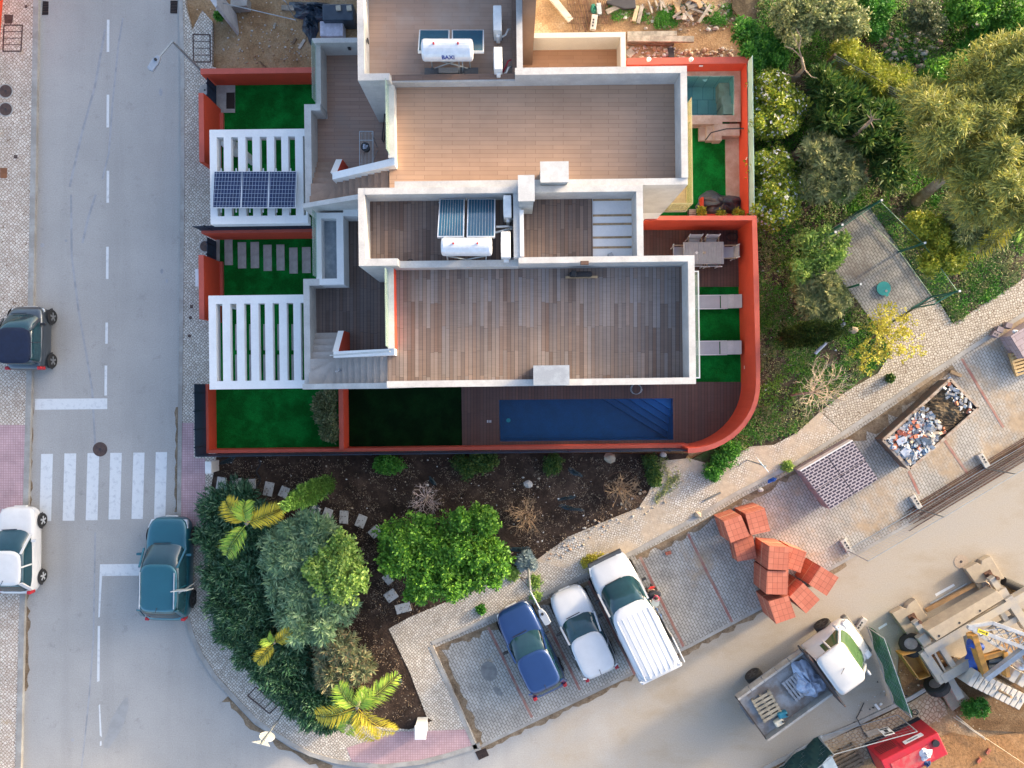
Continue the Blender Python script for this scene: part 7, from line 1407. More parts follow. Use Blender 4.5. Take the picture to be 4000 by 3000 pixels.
shrub('shrub', 'yellow green bush behind the wire fence posts', 'shrub', [(3350, 265, 60), (3420, 315, 66), (3495, 345, 70), (3555, 400, 56), (3300, 205, 44)], 1.5, 1400, 'feather', Lgold, .8); shrub('shrub', 'tall mixed green bush at the top left of the wild plot', 'shrub', [(3090, 70, 74), (3165, 45, 84), (3255, 55, 86), (3330, 90, 54), (3115, 140, 44)], 2.4, 1500, 'leafy', Loli, 1.0); shrub('shrub', 'bright green creeper patch at the top of the wild plot', 'shrub', [(3425, 50, 56), (3420, 120, 32), (3400, 0, 50)], 1.0, 800, 'leafy', Lbright, .8)
shrub('shrub', 'dark bush at the top edge left of the pale boulders', 'shrub', [(3605, 65, 54), (3640, 100, 40)], 1.6, 500, 'leafy', Lolivegrey, .9); shrub('shrub', 'green bush between the orange soil and the red wall corner', 'shrub', [(2905, 125, 44), (2950, 190, 56), (3000, 165, 50), (2965, 235, 38), (3040, 220, 40)], 1.5, 900, 'leafy', Lbright, .9); shrub('shrub', 'leafy green bush in the top right corner', 'shrub', [(3765, 15, 66), (3830, 55, 56), (3900, 35, 76), (3985, 80, 86), (3970, 160, 56)], 1.7, 1500, 'leafy', Lround, 1.0); shrub('shrub', 'green bush below the pale boulders', 'shrub', [(3830, 190, 54), (3870, 210, 40), (3780, 215, 36)], 1.1, 650, 'spike', Lbright, 1.1); shrub('shrub', 'bright green bush at the upper left of the great tree', 'shrub', [(3700, 290, 66), (3650, 285, 44), (3740, 320, 50)], 1.6, 700, 'leafy', Lround, 1.0)
shrub('shrub', 'yellow green rounded bush beside the paved enclosure', 'shrub', [(3600, 880, 48), (3660, 930, 76), (3705, 1000, 58), (3640, 1020, 46)], 2.0, 1100, 'leafy', Lgold, 1.0)
shrub('shrub', 'thin yellow flowering shrub hanging over the cream cobbles', 'shrub', [(3420, 1330, 72), (3480, 1270, 74), (3385, 1410, 58), (3525, 1350, 66), (3440, 1240, 50)], 1.8, 230, 'leafy', Lsparse, .9, fill=False, flowers=(140, yflower, .04))
GT = shrub('tree', 'great feathery golden wattle tree filling the right edge', 'tree', [(3700, 520, 140), (3820, 430, 165), (3910, 320, 150), (3830, 640, 120), (3905, 560, 170), (3960, 700, 130), (3640, 440, 70), (4000, 250, 100), (3850, 770, 105), (3590, 385, 54, .8), (4060, 500, 170), (4080, 800, 120)], 7.2, 8200, 'feather', Ltree, 1.0, trunk=(3574, 790), lo=.55)
m = MB(); m.tube([g(3574, 790, .05), g(3640, 735, 1.5), g(3720, 672, 3.0), g(3790, 620, 4.6)], .24, 9, .12); m.build('limb', palebark, GT, smooth=True)
for P_l in (([(3720, 672, 3.0), (3690, 600, 4.2), (3650, 540, 5.0)]), ([(3740, 660, 3.2), (3820, 700, 4.2), (3880, 740, 4.8)])): m = MB(); m.tube([g(*q) for q in P_l], .1, 7, .03); m.build('limb', palebark, GT, smooth=True)
shrub('shrub', 'grey green feathery bush under the great tree beside the palm', 'shrub', [(3800, 880, 80), (3880, 900, 60), (3760, 820, 60)], 2.4, 700, 'feather', Loli, .95)
def twigs(label, base, top, r, seed, mt, n=26, h=1.5, cat='bush', nm='bare_shrub', trunk=False):
    rnd = random.Random(seed); b = g(*base, .08); T = g(*top, h); rt = thing(nm, label, cat, b); m = MB()
    def grow(p, d, ln, rad, dep):
        q = p+d*ln; m.tube([p, p.lerp(q, .5)+Vector((rnd.uniform(-.05, .05)*ln, rnd.uniform(-.05, .05)*ln, 0)), q], rad, 4 if dep > 1 else 3, rad*.6)
        if dep > 0:
            for _ in range(rnd.choice((2, 3))): grow(q, (d+Vector((rnd.uniform(-.8, .8), rnd.uniform(-.8, .8), rnd.uniform(-.35, .5)))).normalized(), ln*rnd.uniform(.6, .85), rad*.62, dep-1)
    ax = (T-b).normalized()
    for k in range(n): a = 2*math.pi*k/n; grow(b if not trunk else b.lerp(T, .7), (ax*.8+Vector((math.cos(a), math.sin(a), .15))*rnd.uniform(.3, .9)).normalized(), r*.42, .024, 3)
    m.build('twigs', mt, rt)
    mm = MB(); mm.tube([b, b.lerp(T, .75)], .05, 7, .03); mm.build('stem', palebark, rt); return rt
tw1 = plain('grey_twig', (.60, .49, .45), .9); tw2 = plain('brown_twig', (.46, .31, .18), .9)
twigs('bare grey shrub above the round green bush', (1665, 1945), (1655, 1960), .9, 3, tw1, 14, 1.2); twigs('bare brown shrub right of the round green bush', (2052, 2010), (2052, 2035), 1.0, 5, tw2, 18, 1.3); twigs('bare brown shrub at the sandy end of the mulch bed', (2420, 1912), (2432, 1925), .95, 7, tw2, 18, 1.2); twigs('bare twisted pale tree beside the cream cobbles', (3090, 1545), (3215, 1525), 1.6, 9, plain('pale_twig', (.60, .49, .35), .9), 20, 3.0, 'tree', 'bare_tree', True)
def snag(label, pts, r0, r1, br, mt=palebark, nm='dead_trunk', cat='dead tree'):
    P = [g(x, y, z) for x, y, z in pts]; rt = thing(nm, label, cat, P[0]); m = MB(); m.tube(P, r0, 8, r1); m.build('trunk', mt, rt, smooth=True)
    for b in br: m = MB(); m.tube([g(x, y, z) for x, y, z in b], .03, 5, .008); m.build('branch', mt, rt)
snag('leaning dead trunk with bare branches outside the rear wall corner', [(3062, 348, .1), (3105, 305, 1.2), (3140, 268, 2.0), (3132, 225, 2.4)], .11, .05, [[(3132, 225, 2.4), (3115, 170, 2.8), (3090, 125, 3.0)], [(3132, 225, 2.4), (3095, 190, 2.7), (3065, 180, 2.8)], [(3140, 268, 2.0), (3170, 300, 2.3), (3192, 305, 2.4)], [(3120, 190, 2.7), (3130, 150, 3.0), (3110, 110, 3.1)], [(3105, 305, 1.2), (3080, 290, 1.7), (3050, 295, 1.8)]])
snag('second dead trunk with a tuft of twigs, below the dark green bush', [(3280, 578, .1), (3340, 530, 1.6), (3405, 468, 3.0)], .10, .06, [[(3405, 468, 3.0), (3385, 445, 3.2)], [(3405, 468, 3.0), (3420, 440, 3.3)], [(3405, 468, 3.0), (3440, 465, 3.1)], [(3400, 475, 2.9), (3412, 500, 3.0)], [(3405, 468, 3.0), (3400, 430, 3.2)]])
snag('thick fibrous brown palm stump between the white and olive shrubs', [(3068, 636, .1), (3108, 606, .9), (3148, 584, 1.7)], .2, .17, [], bark, 'palm_stump', 'stump')
# wire fence posts in the wild plot
FP = []
for px, py, tx, ty, lb in ((3194, 282, 3261, 211, 'wooden fence post with strung wires beside the yellow green bush'), (3518, 472, 3608, 402, 'wooden fence post with strung wires left of the great tree')):
    b = g(px, py, .09); s_ = ((tx-2000)**2+(ty-1500)**2)**.5/((px-2000)**2+(py-1500)**2)**.5; h = HCAM-(HCAM-.09)/s_; m = MB(); m.tube([b, (b.x, b.y, h)], .06, 9); one(m, 'fence_post', bark, lb, 'post'); FP.append((b, h))
m = MB()
for k in range(11): t = .25+.72*k/10; a, b = FP[0], FP[1]; m.tube([(a[0].x, a[0].y, a[1]*t), (b[0].x, b[0].y, b[1]*t)], .011, 3)
one(m, 'fence_wire', plain('fence_wire', (.42, .40, .34), .6), 'parallel fence wires strung between the two wooden posts', 'wire')
# enclosure fence, lid and its green posts
gp_ = plain('green_steel', (.012, .13, .085), .5)
E = [(3389, 800), (3640, 1155), (3432, 1283), (3172, 945)]
def epost(px, py, lb, h=1.9): b = g(px, py, .13); rt = thing('green_post', lb, 'post', b, 'green posts of the paved enclosure'); m = MB(); m.box((b.x, b.y, .13+h/2), (.07, .07, h)); m.build('shaft', gp_, rt); m = MB(); m.box((b.x, b.y, .13+h+.015), (.08, .08, .03)); m.build('post_cap', whitep, rt); return b
pA = epost(3352, 828, 'green post with a white cap, at the top corner of the enclosure'); pB = epost(3208, 918, 'green post with a white cap, on the left edge of the enclosure'); pC = epost(3510, 984, 'green post with a white cap, leaning over the right edge of the enclosure'); pD = epost(3637, 1160, 'green post with a white cap, at the gate of the enclosure'); pE = epost(3275, 1135, 'green post with a white cap, beside the pale leafy shrub'); pF = epost(3183, 944, 'green post with a white cap, at the left corner of the enclosure')
def gfence(a, b, lb, h=1.7):
    A, B = Vector((a.x, a.y, .2)), Vector((b.x, b.y, .2)); rt = thing('wire_fence', lb, 'fence', A); 
    for z in (0, h): m = MB(); m.tube([A+Vector((0, 0, z)), B+Vector((0, 0, z))], .016, 5); m.build('rail', gp_, rt)
    m = MB(); k = int((B-A).length/.16)
    for i in range(1, k): p = A.lerp(B, i/k); m.tube([p, p+Vector((0, 0, h))], .004, 3)
    for i in range(1, 10): z = Vector((0, 0, h*i/10)); m.tube([A+z, B+z], .004, 3)
    m.build('wire_mesh', gp_, rt)
gfence(pA, pF, 'green mesh fence along the top left edge of the enclosure'); gfence(pA, pC, 'thin green mesh fence from the top corner of the enclosure'); gfence(pC, pD, 'thin green mesh fence down to the enclosure gate')
gt_ = thing('metal_gate', 'open green gate leaf at the lower corner of the enclosure', 'gate', g(3560, 1205, .13)); A, B = g(3560, 1205, .2), g(3637, 1160, .2)
for z in (0, 1.6): m = MB(); m.tube([A+Vector((0, 0, z)), B+Vector((0, 0, z))], .03, 6); m.build('rail', gp_, gt_)
for k in range(2): m = MB(); p = (A, B)[k]; m.tube([p, p+Vector((0, 0, 1.6))], .03, 6); m.build('stile', gp_, gt_)
m = MB(); m.tube([A, B+Vector((0, 0, 1.6))], .02, 6); m.build('brace', gp_, gt_)
m = MB(); c = g(3451, 1127, .17); m.disc(c, .29, .03, 30); m.box((c.x+.14, c.y-.27, .185), (.12, .10, .028), .5); lid = thing('tank_lid', 'round turquoise tank lid in the paved enclosure', 'lid', c); m.build('lid_plate', plain('turquoise_plastic', (.012, .30, .29), .5), lid); m = MB(); m.disc((c.x+.10, c.y-.10, .201), .05, .008, 14); m.build('boss', concrete, lid)
# ground cover
def cover(name, n, polys, mt, ln, seed, dens=.5, scale=.6, z=.09):
    rng = np.random.default_rng(seed); P = []
    for poly, k in polys:
        W = np.array(gl(poly, z)); lo, hi = W.min(0), W.max(0); Q = rng.uniform(lo, hi, (int(n*k*2.2), 2)); x, y = Q[:, 0], Q[:, 1]; ins = np.zeros(len(Q), bool); j = len(W)-1
        for i in range(len(W)):
            c = ((W[i, 1] > y) != (W[j, 1] > y)) & (x < (W[j, 0]-W[i, 0])*(y-W[i, 1])/(W[j, 1]-W[i, 1]+1e-12)+W[i, 0]); ins ^= c; j = i
        f = np.sin(x*1.3*scale+seed)*np.cos(y*1.7*scale)+.7*np.sin(x*3.1*scale+y*2.3*scale+seed)+.5*np.sin(x*6.7*scale-y*5.1*scale); ins &= f > dens*2-1+rng.normal(size=len(x))*.35; P.append(Q[ins][:int(n*k)])
    Q = np.concatenate(P); m_ = 6; C = np.repeat(np.column_stack([Q, np.full(len(Q), z)]), m_, 0)+np.column_stack([rng.normal(size=(len(Q)*m_, 2))*.05, rng.uniform(0, .05, len(Q)*m_)]); D = norm(np.column_stack([rng.normal(size=(len(C), 2))*.9, np.full(len(C), .55)])); U = norm(np.column_stack([rng.normal(size=(len(C), 2))*.4, np.ones(len(C))]))
    V, F = leaves(C, D, U, rng.uniform(.5, 1.1, len(C))*ln, rng.uniform(.4, .7, len(C))*ln*.5); o = nmesh(name, V, F, mt, None, (0, 0, 0)); o['kind'] = 'stuff'
WP = [(2960, 850), (3160, 900), (3180, 960), (3430, 1290), (3480, 1390), (3310, 1520), (3200, 1600), (3110, 1685), (2930, 1740), (2870, 1775), (2780, 1810), (2880, 1690), (2955, 1520)]
WQ = [(2960, 0), (4000, 0), (4000, 700), (3560, 860), (3390, 800), (3160, 930), (2950, 840), (2950, 230)]; WR = [(3400, 810), (3640, 1150), (3680, 1180), (3725, 1262), (4000, 1085), (4000, 700), (3600, 780)]
cover('grass', 8000, [(WP, .62), (WQ, .75), (WR, .4)], Lbright, .12, 3, .55); cover('ground_ivy', 6500, [(WP, .5), (WQ, .9), (WR, .3)], Lround, .13, 8, .60, .8); cover('dry_grass', 5200, [(WP, .6), (WQ, .8), (WR, .5), ([(2500, 1780), (2700, 1790), (2700, 1850), (2560, 1960)], .06)], Loli, .14, 14, .52, 1.1)
cover('leaf_litter', 5200, [(WP, .4), (WQ, .6), (WR, .5), ([(820, 1790), (2560, 1790), (2500, 1980), (2100, 2180), (1500, 2450), (1660, 2800), (1350, 2830), (1300, 2400), (1000, 2000)], .9)], leaf('dead_leaf_brown', (.05, .03, .02), (.14, .095, .06), (.34, .27, .19), .1), .075, 21, .35, 1.5, .10)
cover('site_weeds', 900, [([(2560, 30), (2680, 30), (2680, 100), (2560, 110)], .5), ([(2740, 20), (2860, 20), (2860, 100), (2740, 90)], .35), ([(2330, 20), (2450, 20), (2560, 60), (2540, 90), (2380, 80)], .2)], Lbright, .11, 5, .35, 2.0, -.05)
# ================================================================ LOOSE THINGS ON THE GROUND
rnd = random.Random(23)
def plank(a, b, w_, h, label, z=.0, mt=None, name='plank', cat='plank', group=None): m = MB(); m.bar(g(*a, z+h/2), g(*b, z+h/2), w_, h); return one(m, name, mt or woodg, label, cat, group, bevel=.006)
Z0 = -.05
plank((2155, -10), (2230, 82), .26, .12, 'broad pale plank lying diagonally at the top beside the rusty bars', Z0, M('pale_plank', (.55, .48, .40), .85, var=.12)); plank((2450, 152), (2710, 154), .24, .1, 'long grey plank over two others beside the small balcony', .12); plank((2450, 134), (2643, 132), .2, .1, 'upper long plank beside the small balcony, half covered', Z0); plank((2450, 164), (2632, 168), .22, .1, 'dark lower long plank beside the small balcony', Z0, bark); plank((2450, 218), (2472, 198), .3, .08, 'short pale board at the balcony corner', Z0)
plank((2475, 84), (2490, 24), .16, .1, 'yellowish post beside its grey twin on the soil', Z0, M('yellow_timber', (.60, .48, .30), .85)); plank((2492, 92), (2508, 24), .15, .1, 'grey post lying beside the yellowish one', Z0); plank((2368, 50), (2438, 16), .2, .12, 'stack of weathered boards left of the two posts', Z0); plank((2770, 66), (2802, 28), .2, .06, 'loose brownish board right of the scrap wood', Z0, wood); plank((2735, 78), (2768, 46), .09, .06, 'thin pale lath right of the scrap wood', Z0, whitep)
for i in range(26): a = rnd.uniform(0, 3.14); x, y = rnd.uniform(2640, 2755), rnd.uniform(-15, 70); l = rnd.uniform(14, 44); plank((x-l*math.cos(a), y-l*math.sin(a)), (x+l*math.cos(a), y+l*math.sin(a)), rnd.uniform(.06, .17), .07, 'grey offcut of scrap wood in the heap at the top edge', Z0+rnd.uniform(0, .2), rnd.choice([woodg, woodg, wood, bpy.data.materials['pale_plank']]), 'scrap_wood', 'scrap wood', 'offcuts in the scrap wood heap')
for i in range(7): a = rnd.uniform(.9, 2.1); x, y = rnd.uniform(2535, 2600), rnd.uniform(-5, 30); plank((x-26*math.cos(a), y-26*math.sin(a)), (x+26*math.cos(a), y+26*math.sin(a)), .07, .06, 'thin pale lath thrown on the soil at the top edge', Z0+rnd.uniform(0, .12), woodg, 'scrap_wood', 'scrap wood', 'laths at the top edge')
plank((2660, 40), (2675, 36), .26, .03, 'square dark rusty plate in the scrap wood', .3, bark, 'rusty_plate', 'plate'); m = MB(); a = g(2620, 213, Z0); m.box((a.x, a.y, 0), (.24, .5, .08), .1); one(m, 'tile_stack', M('black_slab', (.03, .028, .03), .8), 'black slab lying on the rubble behind the red wall', 'slab'); slab('pallet_board', [(2370, 0), (2480, -10), (2485, 30), (2440, 34), (2372, 12)], Z0, .12, M('dark_board', (.05, .05, .06), .8), None, 'dark sheet with bags at the top edge', 'sheet')
# rusty bar mats at the top
for i, (x0, x1, lb) in enumerate(((2226, 2272, 'left'), (2278, 2305, 'middle'), (2335, 2370, 'right'))):
    m = MB()
    for k in range(7): t = k/6; m.tube([g(lerp(x0, x1, t)-14+rnd.uniform(-4, 4), -30, .05), g(lerp(x0, x1, t)+18+rnd.uniform(-4, 4), 122-28*(i == 2)+rnd.uniform(-10, 6), .05)], .014, 5)
    for k in range(5): m.tube([g(x0-10, -5+24*k, .07), g(x1+4, -5+24*k, .07)], .01, 4)
    one(m, 'rebar_mat', rust, 'rusty tied steel bars on the orange soil, %s bundle' % lb, 'rebar', 'rusty bar bundles at the top edge')
foot(2319, 90, R(82), 'concrete fence foot among the rusty bars at the top'); m = MB(); a = g(2339, 40, 0); m.box((a.x, a.y, .05), (.18, .45, .2), .1); one(m, 'concrete_block', M('blue_grey_block', (.42, .48, .50), .8), 'pale blue grey block right of the rusty bars', 'block'); one(crumple(g(2318, 36, Z0), .14, .22, .16, 81, 16), 'green_bag', plain('green_bag', (.05, .32, .22), .5), 'small green bag on the rusty bars', 'bag')
# tarpaulin heap, pillar and fence rails at the top left
btp = M('blue_black_tarp', (.012, .03, .055), .35, scale=3, col2=(.03, .05, .075), spec=.7)
one(crumple(g(1235, 45, Z0), 1.1, .42, .45, 91, 30, R(-4), .3), 'tarpaulin', btp, 'crumpled blue black tarpaulin spread at the top beside the white wall', 'tarpaulin'); one(crumple(g(1215, 105, Z0), .34, .62, .35, 93, 24, 0, .3), 'tarpaulin', btp, 'lower fold of blue black tarpaulin hanging beside the pale sheet', 'tarpaulin'); bx_ = thing('covered_stack', 'stack covered by a dark blue sheet weighed down with two stones', 'stack', g(1320, 50, Z0)); m = MB(); m.pbox((1258, 15), (1380, 78), Z0, .75); m.build('cover', btp, bx_, bevel=.05)
for px in (1322, 1364): m = MB(); a = g(px, 32, .8); m.box((a.x, a.y, .80), (.2, .2, .1), .1); one(m, 'stone', M('cream_stone', (.62, .56, .44), .85) if px == 1322 else bpy.data.materials['cream_stone'], 'cream stone holding down the dark blue sheet, %s one' % ('left' if px == 1322 else 'right'), 'stone', bevel=.02)
m = MB(); m.pbox((1249, 82), (1340, 140), Z0, .5); one(m, 'wrapped_pallet', M('pale_lilac_sheet', (.58, .57, .66), .5, scale=4), 'pallet stack wrapped in pale lilac sheet behind the terrace wall', 'stack', bevel=.03); plank((1100, 30), (1150, 33), .2, .1, 'short pale board under the blue black tarpaulin', Z0); plank((1168, 190), (1190, 155), .12, .04, 'thin pale board on the bare soil behind the red wall', Z0, bpy.data.materials['pale_plank']); plank((1145, 168), (1156, 148), .1, .05, 'small dark offcut on the bare soil', Z0, bark); plank((1070, 112), (1076, 90), .08, .04, 'small lath on the bare soil', Z0); plank((1015, 240), (1040, 263), .03, .05, 'thin rusty stake by the red wall', Z0, rust)
m = MB(); m.prism([tuple(g(x, y, 2.2))[:2] for x, y in ((780, -60), (838, -60), (848, 20), (842, 30))], -.05, 2.2); one(m, 'concrete_pillar', M('pillar_render', (.55, .56, .58), .85, scale=2), 'pale concrete wall end at the top beside the street', 'pillar'); foot(865, 20, R(70), 'concrete fence foot beside the pale wall end at the top')
m = MB(); m.tube([g(870, 12, 1.6), g(1155, 78, 1.6)], .02, 6); m.tube([g(1100, -5, 1.6), g(1118, 8, 1.6)], .02, 6); m.tube([g(1118, 10, 1.6), g(1158, 84, .0)], .018, 6); one(m, 'fence_rail', galv, 'thin grey fence rail leaning over the bare soil at the top', 'rail'); slab('concrete_block', [(900, -10), (965, -14), (964, 22), (900, 26)], Z0, .45, concrete, None, 'pale concrete block beside the fence foot at the top', 'block')
m = MB(); a = g(920, 2020, 0)
# stones and litter
def rocks(name, n, poly_pts, s0, s1, mt, seed, z, kind='stuff', label=None):
    r_ = random.Random(seed); m = MB(); xs = [p[0] for p in poly_pts]; ys = [p[1] for p in poly_pts]; k = 0
    while k < n:
        x, y = r_.uniform(min(xs), max(xs)), r_.uniform(min(ys), max(ys)); ins = False; j = len(poly_pts)-1
        for i in range(len(poly_pts)):
            xi, yi = poly_pts[i]; xj, yj = poly_pts[j]
            if (yi > y) != (yj > y) and x < (xj-xi)*(y-yi)/(yj-yi+1e-9)+xi: ins = not ins
            j = i
        if not ins: continue
        k += 1; s_ = r_.uniform(s0, s1)*r_.choice((.5, .7, 1, 1.3)); p = g(x, y, z); m.cur = r_.randrange(len(mt)); m.ell((p.x, p.y, z+s_*.2), (s_*r_.uniform(.7, 1.3), s_*r_.uniform(.6, 1), s_*.55), 6, 4, .25, r_)
    struct(m, name, mt, kind)
rk1 = [M('rock_%d' % i, c, .9, var=.1, scale=5) for i, c in enumerate(((.52, .42, .30), (.46, .40, .34), (.58, .55, .50), (.42, .27, .17)))]
rocks('rubble_stones', 170, [(2450, 180), (2860, 190), (2900, 225), (2460, 235)], .03, .085, rk1, 3, Z0); rocks('rubble_stones', 170, [(2400, 20), (2900, 20), (2900, 110), (2560, 130), (2400, 80)], .03, .09, rk1, 4, Z0); rocks('rubble_stones', 230, [(3420, 130), (3640, 110), (3700, 220), (3640, 330), (3560, 350), (3480, 260)], .04, .12, rk1, 5, .09); rocks('gravel', 150, [(2480, 1930), (2640, 1840), (2700, 1900), (2560, 2000), (2300, 2120), (2150, 2200), (2120, 2160)], .02, .06, rk1, 6, .12); rocks('gravel', 130, [(900, 60), (1200, 120), (1200, 250), (860, 250)], .015, .05, rk1, 7, Z0)
rocks('litter', 120, [(830, 1790), (2560, 1790), (2480, 1990), (2080, 2190), (1960, 2000), (1500, 2050), (1000, 1850)], .015, .045, [bpy.data.materials['rock_2'], bpy.data.materials['rock_0'], whitep], 8, .10); rocks('litter', 130, [(2960, 850), (3160, 930), (3400, 1300), (3300, 1520), (2960, 1700)], .02, .05, [whitep, bpy.data.materials['rock_2'], bpy.data.materials['rock_0']], 9, .09); rocks('litter', 80, [(3500, 2560), (3640, 2700), (3560, 2760), (3100, 2960), (2990, 2990), (3300, 2820)], .015, .05, [whitep, bpy.data.materials['rock_0'], blackm], 10, .01)
def boulder(px, py, r, label, mt, z=.1, sq=.8):
    r_ = random.Random(int(px*3+py)); c = g(px, py, z); m = MB(); m.ell((c.x, c.y, z+r*.3), (r, r*sq, r*.6), 9, 6, .16, r_); one(m, 'boulder', mt, label, 'rock')
for px, py, r, lb, k in ((2380, 1788, .26, 'large pale boulder under the red south wall', 0), (2063, 1890, .20, 'pale pointed stone in the middle of the mulch bed', 2), (2560, 1884, .19, 'greenish pale boulder at the sandy end of the bed', 1), (2590, 1775, .15, 'pale stone at the very end of the dark wall screen', 2), (2100, 1902, .06, 'small tan stone right of the pointed pale one', 0), (3810, 105, .22, 'largest pale boulder at the top right', 2), (3850, 125, .16, 'pale boulder lower right of the largest at the top right', 2), (3835, 88, .14, 'flat pale stone upper right of the largest one', 2), (3845, 33, .1, 'small pale stone at the top edge, right', 1), (2970, 1913, .12, 'white stone at the kerb beside the brick heap', 2), (3330, 1290, .2, 'pale flat stone beside the yellow flowering shrub', 0), (1640, 2030, .11, 'square pale stone above the round green bush', 1), (2725, 2010, .16, 'tan broken stone on the kerb above the brick heap', 0)): boulder(px, py, r, lb, rk1[k])
tarpc = M('dark_membrane', (.012, .035, .045), .5, scale=4)
for i, (px, py, rx, ry, an, lb) in enumerate(((2245, 1845, .38, .12, -.5, 'scrap of dark sheeting below the pool end'), (2215, 1945, .42, .09, .2, 'upper strip of dark sheeting beside the bare brown shrub'), (2230, 1985, .62, .10, -.2, 'lower strip of dark sheeting beside the bare brown shrub'), (2030, 2145, .5, .12, .05, 'dark sheeting strip beside the blue grey succulent'), (1690, 1880, .25, .1, -.9, 'dark sheeting scrap above the bare grey shrub'), (890, 1800, .4, .12, .4, 'black hose end and sheeting beside the white cabinet'), (1240, 1990, .14, .22, .2, 'dark sheeting scrap at the foot of the slim conifer'), (1560, 2660, .12, .16, .8, 'dark plastic scrap in the mulch right of the lower palm'), (3140, 410, .3, .1, -.9, 'blue grey sheet in the dark soil beside the white flowered shrub'))):
    one(crumple(g(px, py, .09), rx, ry, .08, 100+i, 20, an, .3), 'sheeting_scrap', tarpc, lb, 'sheeting')
m = MB(); P = [g(1010+8*math.sin(t*.8), 1795+t*8, .13) for t in range(16)]; m.tube(P, .03, 6); one(m, 'irrigation_hose', blackm, 'black irrigation hose in the mulch below the navy screen', 'hose')
m = MB(); P = [g(2430+72*math.cos(t*.16+2.6), 1905+62*math.sin(t*.16+2.6), .12) for t in range(22)]; m.tube(P, .012, 5); one(m, 'wire_loop', rust, 'thin wire hoop around the bare shrub at the sandy end', 'wire')
m = MB(); m.tube([g(2752, 1955, .14), g(2815, 1924, .14)], .04, 6); one(m, 'metal_bar', plain('bar_grey', (.16, .17, .17), .6), 'short grey metal bar on the sandy pavement', 'bar')
m = MB(); m.tube([g(3183, 1382, .15), g(3240, 1325, .2), g(3300, 1262, .2)], .07, 8); one(m, 'pipe', plain('blue_grey_pipe', (.38, .44, .55), .5), 'pale blue grey pipe lying under the dark conifer', 'pipe')
plank((3712, 1452), (3755, 1468), .13, .08, 'short timber lying on the pavers behind the skip', .03, wood); slab('blue_cover', [(3700, 1478), (3712, 1470), (3740, 1500), (3728, 1506)], .02, .06, plain('blue_crate', (.25, .33, .45), .5), None, 'blue grey lid at the top corner of the skip', 'lid')
one(crumple(g(3015, 1875, .03), .2, .1, .06, 120, 16, .4), 'plastic_bag', plain('blue_bag', (.02, .12, .45), .5), 'bright blue plastic bag at the kerb above the brick heap', 'bag'); one(crumple(g(3967, 1297, .6), .14, .1, .1, 121, 14), 'plastic_bag', whitep, 'white plastic bag by the lilac block pack', 'bag')
m = MB(); a = g(3010, 2202, .03); m.box((*g(3010-400, 2160, .05)[:2], .06), (.24, .12, .09), .3); one(m, 'broken_brick', bpk[0], 'lone broken brick on the pavers left of the brick heap', 'brick')
pallet(Fr(tuple(g(3300, 2965, .04)), R(28)), 0, 0, 0, M('brown_pallet', (.22, .15, .09), .85, var=.2), 'brown broken pallet at the bottom edge by the red generator', 1.2, 1.0, 6); m = MB(); m.bar(g(3070, 2980, .1), g(3110, 2940, .1), .15, .1); one(m, 'timber', woodg, 'grey timber at the bottom edge below the truck', 'timber'); m = MB(); m.box((*g(3235, 2985, .3)[:2], .3), (.5, .8, .5), R(28)); one(m, 'sheet_stack', M('pale_blue_sheet', (.50, .60, .64), .4), 'pale blue sheets stacked beside the dark green netting', 'stack')
plank((3418, 2750), (3436, 2772), .1, .03, 'pale lath on the road by the green netting', .01, whitep); slab('cardboard', [(3380, 2860), (3430, 2842), (3440, 2862), (3392, 2882)], .05, .07, M('cardboard', (.52, .44, .34), .85), None, 'flat pale cardboard in front of the red generator', 'cardboard')
m = MB(); P = [g(3365+20*math.cos(t*.25), 2880-6*t+10*math.sin(t*.5), .06) for t in range(22)]; m.tube(P, .018, 5); P = [g(3575+12*math.cos(t*.4), 2782+10*math.sin(t*.4), .06) for t in range(17)]; one(m, 'cable', blackm, 'black cable snaking on the brown cobbles to the generator', 'cable'); m = MB(); m.tube(P, .018, 5); one(m, 'cable', blackm, 'black cable loop at the generator corner', 'cable')
for i, (x0, y0, x1, y1) in enumerate(((3735, 2795, 3850, 2890), (3750, 2815, 3845, 2880), (3725, 2800, 3830, 2875))): m = MB(); m.tube([g(x0, y0, .1), g(x1, y1, .12)], .025, 5); one(m, 'stick', woodg, 'weathered stick at the muddy edge below the ballast row', 'stick', 'sticks at the muddy edge')
m = MB(); m.tube([g(3845, 2880, .1), g(4010, 2990, .1)], .014, 4); one(m, 'rope', plain('pale_rope', (.5, .38, .25), .9), 'pale rope stretched over the orange mud', 'rope')
for px, py in ((3860, 2935), (3825, 2970)): m = MB(); a = g(px, py, 0); m.box((a.x, a.y, -.0), (.22, .12, .07), 1.0); one(m, 'broken_brick', bpk[1], 'broken brick sunk in the orange mud, %s one' % ('right' if px == 3860 else 'left'), 'brick')
m = MB(); a = g(2010+0, 2890, .0)
